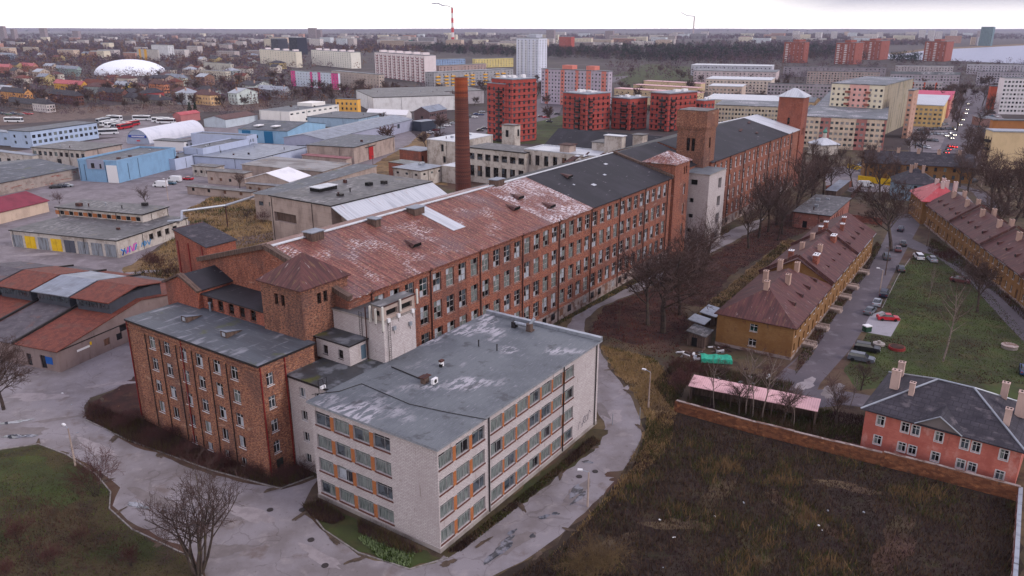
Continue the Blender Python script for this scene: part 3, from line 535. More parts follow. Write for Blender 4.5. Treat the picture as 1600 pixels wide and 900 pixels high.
for i, (x, y, a, b, ro, m) in enumerate([(30, 675, 4, 1.6, .2, crack), (90, 655, 3, .6, .4, crack), (150, 700, 5, 1.0, -.5, pale), (380, 800, 5, 1.2, -.5, pale), (800, 850, 3, 1.2, .9, crack), (900, 770, 3, 1.0, 1, crack), (960, 650, 2.5, 1.2, 1.2, pale), (975, 610, 1.5, .8, 1.2, pale), (60, 620, 5, 1.4, .1, pale), (180, 600, 4, .8, .2, pale), (1260, 600, 3, 1.2, 1.0, pale), (1300, 610, 3, 1.5, .8, crack), (940, 640, .9, 2.5, .4, crack), (500, 870, 4, .7, -.6, pale), (330, 640, 0.1, .1, 0, crack), (110, 440, 5, 1, .1, crack), (60, 398, 6, 1.5, .1, pale), (225, 425, 4, 1.2, .2, pale), (350, 860, 3, 1.1, .3, crack), (240, 780, 4, 1.2, -.5, crack)]):
    blob('road_patch', x, y, a, b, m, 6 + i * .2, i + 40, 'uneven repair patch in the asphalt', ro, 22)
iron = mat('manhole_iron', S(72, 66, 66), rough=.6, metal=.3)
for i, (x, y) in enumerate([(486, 844), (508, 884), (422, 797), (472, 797), (905, 745), (930, 737), (255, 800)]):
    mb = MB(); c = at(x, y); mb.tube((c.x, c.y, .02), (c.x, c.y, .1), .42, .4, 14); mb.build('manhole_cover', iron)
    tag(bpy.data.objects['manhole_cover' + ('' if i == 0 else '.%03d' % i)], ['round iron manhole cover on the road nearest the mossy verge', 'round iron manhole cover at the very bottom of the road', 'round iron manhole cover left of the alley mouth', 'round iron manhole cover in the mouth of the alley', 'round iron manhole cover left of the lamp post bend', 'round iron manhole cover right of its neighbour on the bend', 'round iron manhole cover near the multi stemmed tree'][i], 'manhole cover', 'manhole covers in the road')
dm_ = mat('verge_dirt', S(96, 82, 72), [(S(72, 62, 54), .8, .45, .6, o11, .8), (S(120, 108, 98), 1.5, .58, .7, o11, .6)], coord='P', rough=1, bump=.3); rg = random.Random(8)
for i, (x, y) in enumerate(((700, 880), (755, 848), (815, 792), (875, 742), (925, 700), (985, 725), (940, 782), (890, 828), (840, 868), (1000, 668), (984, 612), (955, 578), (560, 874), (520, 842), (470, 806), (330, 740), (250, 712), (180, 684), (136, 648), (100, 708), (165, 752), (185, 800), (250, 850), (430, 764), (60, 692), (230, 600), (160, 625), (925, 515), (990, 462), (1060, 428), (1130, 388))):
    blob('verge_dirt', x, y, rg.uniform(.8, 1.5), rg.uniform(.25, .5), dm_, 16 + i * .1, 200 + i, 'strip of dirt and dead leaves along the road edge', rg.uniform(0, 3))
km = mat('kerb_stone', S(140, 134, 132), [(S(104, 98, 96), 1.5, .45, .6, o11, .8)], coord='P', rough=.9)
def kerb(px, lb):
    P = [at(*q) for q in px]; m = MB()
    for a, b in zip(P[:-1], P[1:]):
        d = (b - a); n = Vector((-d.y, d.x, 0)).normalized(); m.obox(a - n * .08, d.normalized(), n, (0, 0, 1), d.length, .16, .12)
    tag(m.build('kerb', km), lb, kind='structure')
kerb([(0, 703), (60, 694), (105, 711), (150, 741), (173, 769), (171, 795), (206, 827), (290, 867), (320, 905)], 'low kerb along the bottom left lawn')
kerb([(478, 791), (506, 828), (560, 864), (640, 890), (700, 872)], 'low kerb along the mossy verge'); kerb([(134, 656), (200, 688), (330, 735), (438, 764), (490, 744)], 'low kerb along the leafy bank')
kerb([(1422, 404), (1404, 430), (1378, 482)], 'kerb at the left of the lawn')
# ================================================================== WHITE BRICK BLOCK (foreground)
rows4 = [11.2, 7.85, 4.45, 1.1]; fx = [.2, 3.4, 6.6] + [10.4 + 3.0 * i for i in range(6)] + [28.7]
Sx = [.7, 4.1, 7.5, 10.9]
R = bld('office_block', 'four storey white brick block with orange panels between its windows and a flat felt roof', 'office building', C0, AZD, 38.9, 20.9, 14.0, brick_white, 'flat', tar, ov=.35, th=.32,
        faces={'F': grid(fx, rows4, 2.55, 1.95), 'S': grid(Sx, rows4, 2.7, 1.95)}, win='office', mode='obj', pm=metal_lt, dep=.2)
for fc, xs, wd in (('F', fx, 2.55), ('S', Sx, 2.7)):
    p, d, n, rot, LL = FACES[fc](38.9, 20.9)
    for z in rows4:
        for a, b in zip(xs[:-1], xs[1:]):
            if b - a > 3.55 or (fc == 'F' and b - a < 2): continue
            m = MB(); m.box(a + wd + .03, b - .03, -.03, .02, z - .12, z + 1.82)
            o = m.build('orange_panel', orange_paint, R, (p[0], p[1], 0), rot)
m = MB(); m.box(38.55, 39.25, -.34, 21.2, 14.33, 14.85, 0); m.build('parapet', [metal_lt], R)
for i, u in enumerate((9.9, 28.2, 37.9)):
    m = MB(); m.tube((u, -.15, .3), (u, -.15, 14), .09, n=8); m.build('downpipe', metal_dark, R)
m = MB(); m.box(-.05, 39, -.06, 21, 0, .55); m.build('plinth', concrete, R)
# graffiti strokes on far end of long face: letters sprayed in dark paint
gm = mat('spray_dark', S(70, 66, 88), rough=.8); m = MB(); r = random.Random(3)
def stroke(m, pts, wdt, y=-.012, k=0):
    for a, b in zip(pts[:-1], pts[1:]):
        d = Vector((b[0] - a[0], 0, b[1] - a[1])); q = Vector((-d.z, 0, d.x)).normalized() * wdt / 2
        A = Vector((a[0], y, a[1])); B = Vector((b[0], y, b[1])); m.face([A - q, B - q, B + q, A + q], k)
for j, letter in enumerate([[(0, 0), (.1, .9), (.5, 1.2), (.6, .9)], [(.1, .2), (.5, .5), (.6, 0), (.2, -.1)], [(0, .2), (0, 1.1), (.5, 1.3), (.5, .7), (0, .5), (.6, .1)], [(0, .1), (0, 1), (.5, 1.1), (.6, .2), (.1, 0)], [(0, 0), (.3, 1.5), (.8, .9)]]):
    stroke(m, [(33.0 + j * .75 + q[0], 1.6 + .12 * j + q[1]) for q in letter], .09, -.02 - .001 * j)
m.build('graffiti', gm, R)
def roofthing(name, label, cat, u, v, z, build, rot=None, group=None):
    o = empty(name, LW(u, v, z), math.pi / 2 - AZ if rot is None else rot, label, cat, group); build(o); return o
ZR = 14.33
def ac(o):
    m = MB(); m.box(-.5, .5, -.2, .2, .1, .85); m.build('casing', white_paint, o); m = MB(); m.tube((.0, -.215, .48), (0, -.205, .48), .28, n=14); m.build('fan_grille', metal_dark, o); m = MB(); m.box(-.45, -.38, -.2, .2, 0, .1); m.box(.38, .45, -.2, .2, 0, .1); m.build('foot', metal_dark, o)
def uvr(px, py, z): 
    q = at(px, py, z) - C0; return q.dot(UU), q.dot(VV)
u, v = uvr(679, 600, ZR); roofthing('air_conditioner', 'white air conditioner unit on the felt roof beside rusty vent', 'air conditioner', u, v, ZR, ac)
def rustvent(o):
    m = MB(); m.box(-.5, .5, -.35, .35, 0, .9, 0); m.build('housing', [wood_old], o); m = MB(); m.box(-.75, .4, -.5, .5, .9, 1.0); m.box(.45, 1.0, -.35, .45, .8, .9); m.build('cap', pipe_rust, o)
u, v = uvr(664, 598, ZR); roofthing('roof_vent', 'squat vent with rusty red cap beside the air conditioner', 'roof vent', u, v, ZR, rustvent)
def stub(o):
    m = MB(); m.box(-.3, .3, -.2, .2, 0, .7); m.build('housing', white_paint, o); m = MB(); m.box(-.36, .36, -.26, .26, .7, .95); m.build('cap', pipe_rust, o); m = MB(); m.box(-.45, -.1, -.3, .1, 0, .4); m.build('flashing', void, o)
u, v = uvr(690, 572, ZR); roofthing('roof_vent', 'small white vent with rusty cap alone near the roof middle', 'roof vent', u, v, ZR, stub)
for (x, y, lb) in ((748, 541, 'thin black vent pipe on the felt roof, left of the pair'), (776.5, 548, 'thin black vent pipe on the felt roof, right of the pair')):
    u, v = uvr(x, y, ZR); roofthing('vent_pipe', lb, 'vent pipe', u, v, ZR, lambda o: (lambda m: (m.tube((0, 0, 0), (0, 0, .95), .09, n=8), m.tube((0, 0, .95), (0, 0, 1.02), .14, n=8), m.build('pipe', metal_dark, o)))(MB()), group='vent pipes on the felt roof')
def ductb(o):
    m = MB(); m.tube((-1.9, 0, .75), (.9, 0, .75), .3, n=12); m.build('duct', metal_lt, o); m = MB(); m.box(-2.3, -1.6, -.45, .45, 0, .95); m.build('fan_housing', metal_dark, o)
    m = MB(); m.tube((.9, 0, .1), (.9, 0, 1.2), .55, n=12); m.box(.5, 1.5, -.5, .5, 0, .25, 0); m.build('fan_drum', wood_old, o); m = MB(); m.tube((.9, .1, 1.0), (1.4, .6, 2.0), .28, n=12); m.build('outlet', metal_lt, o)
u, v = uvr(820, 515, ZR); roofthing('roof_duct', 'silver ventilation duct with rusty fan drum at the far edge of the felt roof', 'ventilation duct', u, v, ZR, ductb, rot=math.pi / 2 - AZ - math.pi / 2)
m = MB(); pts = [LW(*uvr(x, y, ZR), ZR + .06) for x, y in ((487, 617), (530, 612), (565, 600), (600, 615), (640, 632), (700, 645), (760, 656))]; m.path(pts, .05, 5); tag(m.build('cable', metal_dark), 'black cable trailing across the felt roof', 'cable')
m = MB(); pts = [LW(*uvr(x, y, ZR), ZR + .08) for x, y in ((612, 574), (660, 594))]; m.path(pts, .09, 5); tag(m.build('pipe', metal_dark), 'dark pipe on the felt roof between ladder foot and rusty vent', 'pipe')
def mast(o):
    m = MB()
    for x in (-.7, .7): m.tube((x, 0, 0), (x, 0, 1.9), .04, n=5)
    m.tube((-.7, 0, 1.0), (.7, 0, 1.0), .04, n=5); m.tube((-.7, 0, 1.8), (.7, 0, 1.8), .04, n=5); m.tube((0, -.6, 0), (0, 0, 1.8), .04, n=5); m.build('frame', metal_dark, o); m = MB(); m.box(-.35, .35, -.2, .2, .5, .9); m.build('floodlight', white_paint, o)
u, v = uvr(505, 612, ZR); roofthing('floodlight_rack', 'iron rack with white floodlight at the left corner of the felt roof', 'floodlight', u, v, ZR, mast)
# ================================================================== CONNECTOR
pth = plaster(190, 178, 176)
R = bld('link_building', 'white brick link building between the brick annexe and the white block', 'building', LW(3.9, 21.2), AZD, 16.3, 8.5, 13.9, brick_white, 'flat', tar_wet, ov=.25, th=.35, pm=metal_dark,
        faces={'S': grid([2.1, 5.2], [11.4, 7.9, 4.6, 1.2], 1.2, 1.5)}, win='white', mode='obj')
R = bld('roof_hut', 'low white rendered hut with mossy roof and blue door on the link roof', 'hut', LW(10.6, 24.4), AZD, 3.5, 6.7, 3.0, brick_white, 'flat', tar_wet, ov=.3, th=.22, pm=metal_dark,
        faces={'S': grid([1.3, 4.4], [.7], 1.0, 1.4, 'dark'), 'F': [(2.2, .2, 1.1, 2.2, 'none')]}, win='dark', mode='obj', z0=14.26)
m = MB(); m.box(2.25, 3.25, .1, .16, .2, 2.35); m.build('door', mat('door_blue', S(90, 108, 122), rough=.5), R)
R = bld('antenna_block', 'white brick stair block carrying phone antennas beside the mill', 'building', LW(14.2, 21.1), AZD, 6.7, 10.0, 20.3, brick_white, 'flat', tar_old, ov=.12, th=.25, pm=concrete)
m = MB(); zt = 20.56
m.wall((0, 0), (1, 0), (0, -1), 6.7, zt, 22.6, [(.7, 3.0, 21.1, 22.0), (3.7, 6.1, 21.1, 22.0)], .4, 0, 1); m.wall((0, 2.1), (0, -1), (-1, 0), 2.1, zt, 22.6, [(.5, 1.5, 21.1, 22.0)], .4, 0, 1)
m.wall((6.7, 0), (0, 1), (1, 0), 2.1, zt, 22.6); m.wall((6.7, 2.1), (-1, 0), (0, 1), 6.7, zt, 22.6); m.box(-.1, 6.8, -.1, 2.2, 22.603, 22.8, 2); m.build('machine_room', [conc_beige, void, tar_old], R)
m = MB()
for a in ((-.12, -.1, 22.9), (6.8, 2.2, 22.9)): pass
m.box(-.14, 6.84, -.14, -.1, 22.65, 22.85); m.build('coping', pipe_rust, R)
antm = mat('antenna_white', S(196, 192, 186), rough=.5)
for i, (x, y, z, hh) in enumerate([(-.35, -.3, 19.3, 3.6), (-.4, 1.0, 20.2, 2.2), (-.35, 2.1, 20.2, 2.4), (3.3, -.3, 21.2, 1.8), (6.95, -.3, 21.3, 2.2)]):
    o = empty('antenna', LW(14.2 + x, 21.1 + y, z), math.pi / 2 - AZ, ['tall white panel antenna at the corner of the stair block', 'white panel antenna in the middle of the left side', 'white panel antenna at the left rear of the machine room', 'white panel antenna between the two louvres', 'white panel antenna at the right corner by the mill'][i], 'antenna', 'phone antennas on the stair block')
    m = MB(); m.box(-.14, .14, -.1, .1, 0, hh); m.build('panel', antm, o); m = MB(); m.tube((0, .16, -.3), (0, .16, hh + .1), .04, n=5); m.build('bracket', metal_dark, o)
for i, (x, z) in enumerate([(.9, 20.5), (3.0, 20.6), (6.0, 20.4), (2.0, 19.0), (5.4, 18.6)]):
    o = empty('equipment_box', LW(14.2 + x, 21.1 - .02, z), math.pi / 2 - AZ, ['small white equipment box below the left louvre', 'small white equipment box below the gap between louvres', 'small white equipment box below the right louvre', 'grey blue junction box beside the ladder', 'grey blue junction box right of the ladder'][i], 'equipment box', 'boxes on the stair block')
    m = MB(); m.box(-.25, .25, -.32, 0, -.25, .3); m.build('case', white_paint if i < 3 else metal_lt, o); m = MB(); m.tube((0, -.1, -.25), (0.1, -.05, -.9), .03, n=5); m.build('cable', metal_dark, o)
def ladder(x, y, z0, z1, lb, alongx=True):
    o = empty('ladder', LW(14.2 + x, 21.1 + y, z0), math.pi / 2 - AZ, lb, 'ladder'); m = MB()
    for s_ in (-.25, .25): m.tube((s_, 0, 0) if alongx else (0, s_, 0), (s_, 0, z1 - z0) if alongx else (0, s_, z1 - z0), .035, n=5)
    k = .3
    while k < z1 - z0: m.tube((-.25, 0, k) if alongx else (0, -.25, k), (.25, 0, k) if alongx else (0, .25, k), .02, n=4); k += .3
    m.build('rails', metal_dark, o); return o
ladder(.9, -.2, 14.3, 20.3, 'iron ladder on the right face of the antenna block')
ladder(-.25, 4.2, 14.3, 21.3, 'iron ladder and pipe on the left face of the antenna block', False)
m = MB(); m.tube(LW(13.9, 24.2, 14.3), LW(13.9, 24.2, 22.2), .1, n=6); tag(m.build('flue_pipe', pipe_rust), 'tall rusty flue pipe on the left face of the antenna block', 'pipe')
# ================================================================== BRICK ANNEXE
cv = [54.7, 51, 47, 43.2, 39.2, 35.4]; ts = [60.8 - c - .7 for c in cv]
fs = grid(ts, [13.65, 10.15, 6.5], 1.6, 2.0, 'annex') + grid(ts, [3.05], 1.5, 1.9, 'white') + grid(ts[2:], [.1], 1.3, 1.35, 'white')
R = bld('brick_annexe', 'four storey orange brick annexe with grey felt roof and red downpipes', 'factory building', LW(-.6, 29.9), AZD, 9.6, 30.9, 16.9, brick_orange, 'flat', tar_annex, ov=.25, th=.3, pm=metal_dark,
        faces={'S': fs, 'F': grid([1.1], [13.6, 10.2, 6.6, 3.3], 1.15, 1.85, 'annex') + [(1.3, .1, 1.2, 2.2, 'none')]}, win='annex', mode='obj', dep=.18)
m = MB(); m.box(1.32, 2.48, .1, .17, .1, 2.28); m.build('door', mat('door_green', S(44, 58, 56), rough=.6), R)
for y in (30.75, 17.0): m = MB(); m.tube((-.14, y, .2), (-.14, y, 16.9), .1, n=6); m.build('downpipe', pipe_red, R)
for x in (.15, 4.25): m = MB(); m.tube((x, -.14, .2), (x, -.14, 16.9), .1, n=6); m.build('downpipe', pipe_red, R)
for t in ts: m = MB(); m.tube((-.1, 30.9 - t + .75, .3), (-.1, 30.9 - t + .75, 15.7), .07, n=6); m.build('vertical_duct', metal_dark, R)
m = MB(); m.box(-.16, -.003, -.1, 31, 15.9, 16.15); m.box(-.16, -.003, -.1, 31, 16.5, 16.7); m.box(-.16, 9.5, -.16, -.003, 15.9, 16.15); m.build('cornice', brick_orange, R)
def dorm(o):
    m = MB(); m.face([(0, -.7, 0), (0, .7, 0), (0, .7, .9), (0, -.7, .9)]); m.face([(0, -.7, 0), (0, -.7, .9), (3.2, 0, .05)]); m.face([(0, .7, 0), (3.2, 0, .05), (0, .7, .9)]); m.build('cheek', wood_old, o)
    m = MB(); m.face([(-.1, -.8, .92), (3.3, 0, .1), (-.1, .8, .92)]); m.face([(-.1, -.8, .98), (-.1, .8, .98), (3.3, 0, .16)]); m.build('lid', metal_grey, o); m = MB(); m.box(-.05, -.01, -.35, .35, .15, .75); m.build('pane', glass_pale, o)
for i, (x, y) in enumerate(((288, 503), (350, 527))):
    u, v = uvr(x, y, 17.2); roofthing('roof_hatch', ['wedge shaped roof hatch, the one farther left', 'wedge shaped roof hatch, the one nearer the tower'][i] + ' on the annexe roof', 'roof hatch', u, v, 17.2, dorm, group='roof hatches on the annexe')
u, v = uvr(329, 486, 17.2)
roofthing('vent_pipe', 'short metal vent pipe at the rear of the annexe roof', 'vent pipe', u, v, 17.2, lambda o: (lambda m: (m.tube((0, 0, 0), (0, 0, 1.3), .16, n=8), m.tube((0, 0, 1.25), (0, 0, 1.45), .26, n=8), m.build('pipe', metal_lt, o)))(MB()))
# ================================================================== PYRAMID TOWER by the annexe
R = bld('brick_tower', 'square brick tower with rusty pyramid roof beside the annexe', 'tower', LW(8.7, 31.3), AZD, 8.9, 8.6, 24.8, brick_tower, 'hip', maroon_roof, rise=3.7, ov=.45,
        faces={'S': [(2.9, 21.6, .75, 1.7, 'void'), (4.3, 21.6, .75, 1.7, 'void')], 'F': [(2.9, 21.8, .75, 1.7, 'void'), (4.1, 21.8, .75, 1.7, 'void')]}, mode='obj', dep=.3)
m = MB(); m.box(-.12, 9.02, -.12, 8.72, 24.2, 24.78); m.build('cornice', brick_tower, R)
# ================================================================== LOW BRICK HALL behind the annexe
R = bld('brick_hall', 'low brick hall with dark seamed roof behind the annexe', 'factory building', LW(9.2, 40.1), AZD, 6.2, 15.2, 19.6, brick_red, 'shed', black_roof, rise=0.01, ov=.3,
        faces={'S': grid([1.2 + 2.6 * i for i in range(5)], [17.5], 1.3, 1.7, 'void')}, mode='obj', dep=.2)
R2 = bld('brick_gable_house', 'brick end pavilion with stepped gable left of the low hall', 'factory building', LW(8.4, 55.4), AZD, 9, 8.4, 20.2, brick_red, 'gable', black_roof, rise=1.9, axis='x', ov=.3)
m = MB(); m.obox((-.35, -.4, 20.0), (1, 0, 0), (0, .913, .408), (0, -.4, .91), .9, 5.0, .35); m.obox((-.35, 8.8, 20.0), (1, 0, 0), (0, -.913, .408), (0, .4, .91), .9, 5.0, .35); m.build('coping', wood_old, R2)
m = MB(); m.box(1.5, 6, .2, 2.2, 19.65, 21.0, 0); m.face([(1.3, 0, 21.02), (6.2, 0, 21.02), (6.2, 2.4, 21.5), (1.3, 2.4, 21.5)], 1); m.build('skylight_box', [wood_old, tar_old], R)
# ================================================================== MAIN MILL
def mill(name, label, u0, v0, L, D, h, rise, colx, pipes, roofs, rowz=(17.75, 12.9, 8.1, 3.55), ww=2.15, wkind='mill', wall=brick_mill):
    fs = [(x, z, ww, 3.25, wkind if z != 0 else 'board') for x in colx for z in rowz]
    R = bld(name, label, 'factory building', LW(u0, v0), AZD, L, D, h, wall, 'none_', None, faces={'F': fs}, win=wkind, mode='obj', dep=.25) if False else None
    root = empty(name, LW(u0, v0), math.pi / 2 - AZ, label, 'factory building')
    mb = MB(); holes = [(a, a + c, z, z + e) for (a, z, c, e, _) in fs]
    mb.wall((0, 0), (1, 0), (0, -1), L, 0, h, holes, .25)
    for fc in 'SEK':
        p, d, n, rot, LL = FACES[fc](L, D); mb.wall(p, d, n, LL, 0, h)
    mb.face([(0, 0, h), (0, D / 2, h + rise), (0, D, h)]); mb.face([(L, 0, h), (L, D, h), (L, D / 2, h + rise)]); mb.build('wall', wall, root)
    for (x0, x1, m_, nm) in roofs:
        m = MB(); t = .2; o = .45
        k = rise / (D / 2); e0 = h - o * k
        m.face([(x0, -o, e0), (x1, -o, e0), (x1, D / 2, h + rise), (x0, D / 2, h + rise)]); m.face([(x1, D + o, e0), (x0, D + o, e0), (x0, D / 2, h + rise), (x1, D / 2, h + rise)])
        m.face([(x0, -o, e0 - t), (x1, -o, e0 - t), (x1, -o, e0), (x0, -o, e0)]); m.face([(x0, -o, e0 - t), (x0, 0, e0 - t), (x1, 0, e0 - t), (x1, -o, e0 - t)])
        ob = m.build('roof', m_, root); ob['label'] = nm; ob.location = (0, 0, .12)
    cnt = 0; rest = MB()
    for (x, z, a, b, kd) in fs:
        fm, pm_, fr, pn = wmesh(kd, a, b, rnd.randrange(9)); loc = (x + a / 2, .25, z); cnt += 1
        if cnt <= 100: wo = inst(fm, 'window', root, loc); inst(pm_, 'pane', wo, (0, 0, 0))
        else:
            for src, mo in ((fr, 6), (pn, 0)):
                i0 = len(rest.v); rest.v += [(v[0] + loc[0], v[1] + loc[1], v[2] + loc[2]) for v in src.v]; rest.f += [tuple(i0 + q for q in f) for f in src.f]; rest.m += [(6 + q if mo == 6 else q) for q in src.m]
    if rest.v: tag(rest.build('windows', PANES + [frame_old, stone_white], root), kind='stuff')
    m = MB(); m.box(-.02, L + .02, -.08, D, 0, 2.75); m.build('plinth', stone_white, root)
    m = MB()
    for x in colx:
        if rnd.random() < .8: m.box(x, x + 1.5, -.1, -.085, .9, 2.4, rnd.choice([0, 0, 1, 2]))
    m.build('boarded_opening', [glass_dark, board, frame_grey], root)
    for x in pipes: m = MB(); m.tube((x, -.2, .3), (x, -.2, h - .2), .12, n=6); m.tube((x, -.2, h - .3), (x, -.45, h), .2, .28, n=6); m.build('downpipe', pipe_rust, root)
    m = MB(); m.box(0, L, -.12, -.003, h - 1.0, h - .7); m.box(0, L, -.2, -.003, h - .35, h - .05); m.build('cornice', wall, root)
    return root
P0 = [4.6 + 13.68 * k for k in range(9)]
cx = [p + .75 + 3.42 * j for p in [-9.08] + P0 for j in range(4)]; cx = [c for c in cx if 3 < c < 113.8]
MA = mill('cotton_mill', 'long four storey orange brick mill with rusty roof and hundreds of small panes', 15, 28.6, 116.5, 34.8, 22.2, 4.9, cx, P0[:9],
          [(-.1, 56, rust_roof, 'rusty brown seamed roof'), (56, 73, rust_white, 'paler rusty roof with flaking white paint'), (73, 116.6, black_roof, 'black tarred roof')])
for s_ in (0,):  # gable coping at the left end
    m = MB(); k = 4.9 / 17.4; nrm = Vector((0, -k, 1)).normalized(); d = Vector((0, 1, k)).normalized()
    m.obox((-.5, -.3, 22.1), (1, 0, 0), d, nrm, 1.0, 18.3, .75); d2 = Vector((0, -1, k)).normalized(); n2 = Vector((0, k, 1)).normalized(); m.obox((-.5, 35.1, 22.1), (1, 0, 0), d2, n2, 1.0, 18.3, .75); m.build('coping', wood_old, MA)
    m = MB(); m.obox((116.1, -.3, 22.2), (1, 0, 0), d, nrm, .9, 18.2, .6); m.build('coping', wood_old, MA)
m = MB(); k = 4.9 / 17.4; nrm = Vector((0, -k, 1)).normalized(); d = Vector((0, 1, k)).normalized(); m.obox((33.5, 7.0, 22.2 + 7 * k + .14), (1, 0, 0), d, nrm, 3.6, 11.0, .08); m.build('roof_patch', metal_white, MA)
m = MB(); m.box(-.1, 73, 17.0, 17.8, 27.2, 27.34); m.box(73, 116.6, 17.1, 17.7, 27.2, 27.34); m.build('ridge_flashing', metal_white, MA)
for x, y, wd in ((9, 16.5, 2.6), (22, 15.5, 1.3), (33, 15.5, 2.8), (62, 17.5, 3.0)):
    zz = 22.2 + y * 4.9 / 17.4; m = MB(); m.box(x - wd / 2, x + wd / 2, y - 1, y + 1, zz - .3, zz + 1.2, 0); m.box(x - wd / 2 - .2, x + wd / 2 + .2, y - 1.2, y + 1.2, zz + 1.2, zz + 1.35, 1); m.build('roof_vent', [wood_old, metal_grey], MA)
for x, y in ((22, 7), (54, 8), (63, 5), (60, 11), (84, 13)):
    zz = 22.3 + y * 4.9 / 17.4; m = MB(); m.face([(x - 1.2, y - 1.2, zz - .1), (x + 1.2, y - 1.2, zz - .1), (x + .9, y - 1.4, zz + .5), (x - .9, y - 1.4, zz + .5)], 1); m.face([(x - .9, y - 1.4, zz + .5), (x + .9, y - 1.4, zz + .5), (x, y + 1.8, zz + .75)], 0)
    m.face([(x - 1.2, y - 1.2, zz - .1), (x - .9, y - 1.4, zz + .5), (x, y + 1.8, zz + .75)], 0); m.face([(x + 1.2, y - 1.2, zz - .1), (x, y + 1.8, zz + .75), (x + .9, y - 1.4, zz + .5)], 0); m.build('dormer_hatch', [maroon_roof, void], MA)
# stair tower with small pyramid
R = bld('brick_tower', 'narrow brick stair tower with flaking pyramid roof between the two mill wings', 'tower', LW(132.0, 28.0), AZD, 9.8, 8.8, 25.6, brick_mill, 'hip', rust_white, rise=2.6, ov=.5,
        faces={'F': [(5.9, 22.2, .8, 2, 'void'), (7.3, 22.2, .8, 2, 'void')] + grid([6.4], [16.5, 11, 5.5], 1.3, 3.0, 'mill')}, mode='obj', dep=.25)
m = MB()
for x, y, a_, b_ in ((84, 12, 1.6, 1.0), (86, 6.5, 1.4, .9), (81, 9, .5, .5), (96, 9, 1.0, .6), (104, 13, 1.4, .7)): k = 4.9 / 17.4; m.obox((x, y, 22.2 + y * k + .15), (1, 0, 0), (0, 1, k), (0, -k, 1), a_, b_, .04)
m.build('roof_patches', metal_white, MA)
MC = mill('mill_centre', 'dark roofed middle part of the mill between the stair towers', 131.6, 31.5, 28.0, 29.5, 22.2, 4.6, [], [], [(0, 28, black_roof, 'patched black roof')])
MBB = mill('mill_wing', 'far wing of the brick mill with grey black roof and tall windows', 160.0, 28.8, 93.0, 33.5, 22.2, 4.6, [4.0 + 4.42 * k for k in range(19)], [3.2 + 13.26 * k for k in range(7)],
           [(-.1, 78, black_roof, 'black tarred roof'), (78, 93.1, metal_white, 'new pale metal roof')], wkind='wingw', ww=1.7)
m = MB()
for x, y, a in ((52, 9, 5), (58, 5, 3), (70, 12, 4), (20, 8, 2)): m.obox((x, y, 22.5 + y * 4.6 / 16.75), (1, .2, .05), (-.2, 1, .27), (0, -.27, 1), a, .8, .1)
m.build('loose_sheet', pipe_rust, MBB)
R = bld('lift_block', 'white rendered block with empty square openings against the mill', 'building', LW(145.7, 23.6), AZD, 13.0, 7.6, 21.0, brick_white, 'flat', tar, ov=.15, th=.3, pm=concrete,
        faces={'S': [(2.2, 18.0, 2.1, 1.5), (2.2, 13.0, 1.3, 1.3), (2.2, 8.6, 1.4, 1.2), (2.0, 4.4, 1.4, 1.2)], 'F': [(7.3, 16.2, 2.6, 3.0), (7.3, 11.0, 2.6, 3.0), (7.3, 6.0, 2.6, 3.0), (7.3, 1.5, 2.4, 2.4)]}, backs=[void], dep=.9)
# big water tower
R = bld('brick_tower', 'tall square brick water tower with broad brick crown above the mill', 'tower', LW(155.0, 29.2), AZD, 8.3, 8.4, 37.0, brick_tower, 'flat', tar_old, ov=.1, th=.25, pm=wood_old,
        faces={'S': [(3.0, 25.8, 1.0, 3.6, 'void'), (4.5, 25.8, 1.0, 3.6, 'void'), (3.2, 20.0, 2.0, 3.0, 'void')], 'F': [(3.4, 26.5, 1.3, 3.0, 'void')]}, mode='obj', dep=.35)
m = MB(); m.box(-.35, 8.65, -.35, 8.75, 32.6, 36.99); m.build('crown', brick_orange, R); m = MB(); m.box(-.22, 8.52, -.22, 8.62, 32.0, 32.58); m.build('cornice', brick_tower, R)
m = MB()
for q in range(0): x = rnd.uniform(0, 8.3); y = rnd.uniform(0, 8.3); s_ = rnd.uniform(.15, .5); m.face([(x - s_, y, 37.3), (x + s_, y, 37.3), (x, y + .1, 37.3 + s_ * 1.5)])

R = bld('brick_tower', 'brick tower with pale metal pyramid roof at the far end of the mill', 'tower', LW(253.1, 28.4), AZD, 8.0, 9.2, 34.2, brick_red, 'hip', metal_white, rise=3.0, ov=.7,
        faces={'F': [(2.5, 20, .9, 2.4, 'void'), (4.3, 20, .9, 2.4, 'void')], 'S': [(4, 24, .9, 2.4, 'void')]}, mode='obj')
# chimney stack
mch = mat('brick_chimney', S(112, 60, 52), [(S(84, 42, 40), 1.2, .42, .6, (1, 2.5), .8), (S(146, 92, 68), 2.0, .56, .66, (1, 1.5), .7), (S(70, 44, 44), .5, .52, .62, (1, 3), .6)], brick=(S(100, 50, 44), S(120, 92, 84), .5, .17, .02), bump=.3)
mch2 = mat('brick_chimney_top', S(150, 80, 52), [(S(92, 46, 40), .8, .44, .58, (1, 1), .9), (S(184, 116, 72), 1.6, .55, .66, (1, 1), .8)], bump=.4)
c = LW(141, 105); o = empty('factory_chimney', c, 0, 'tall round brick chimney with iron hoops rising behind the mill roof', 'chimney')
m = MB(); m.tube((0, 0, 0), (0, 0, 38.5), 2.75, 2.12, n=24); m.build('shaft', mch, o); m = MB(); m.tube((0, 0, 38.5), (0, 0, 44.2), 2.12, 2.05, n=24); m.build('head', mch2, o)
m = MB()
for k in range(30): z = 3 + k * 1.2; r_ = 2.75 - .63 * z / 38.5; m.tube((0, 0, z), (0, 0, z + .12), r_ + .05, n=24, cap=False)
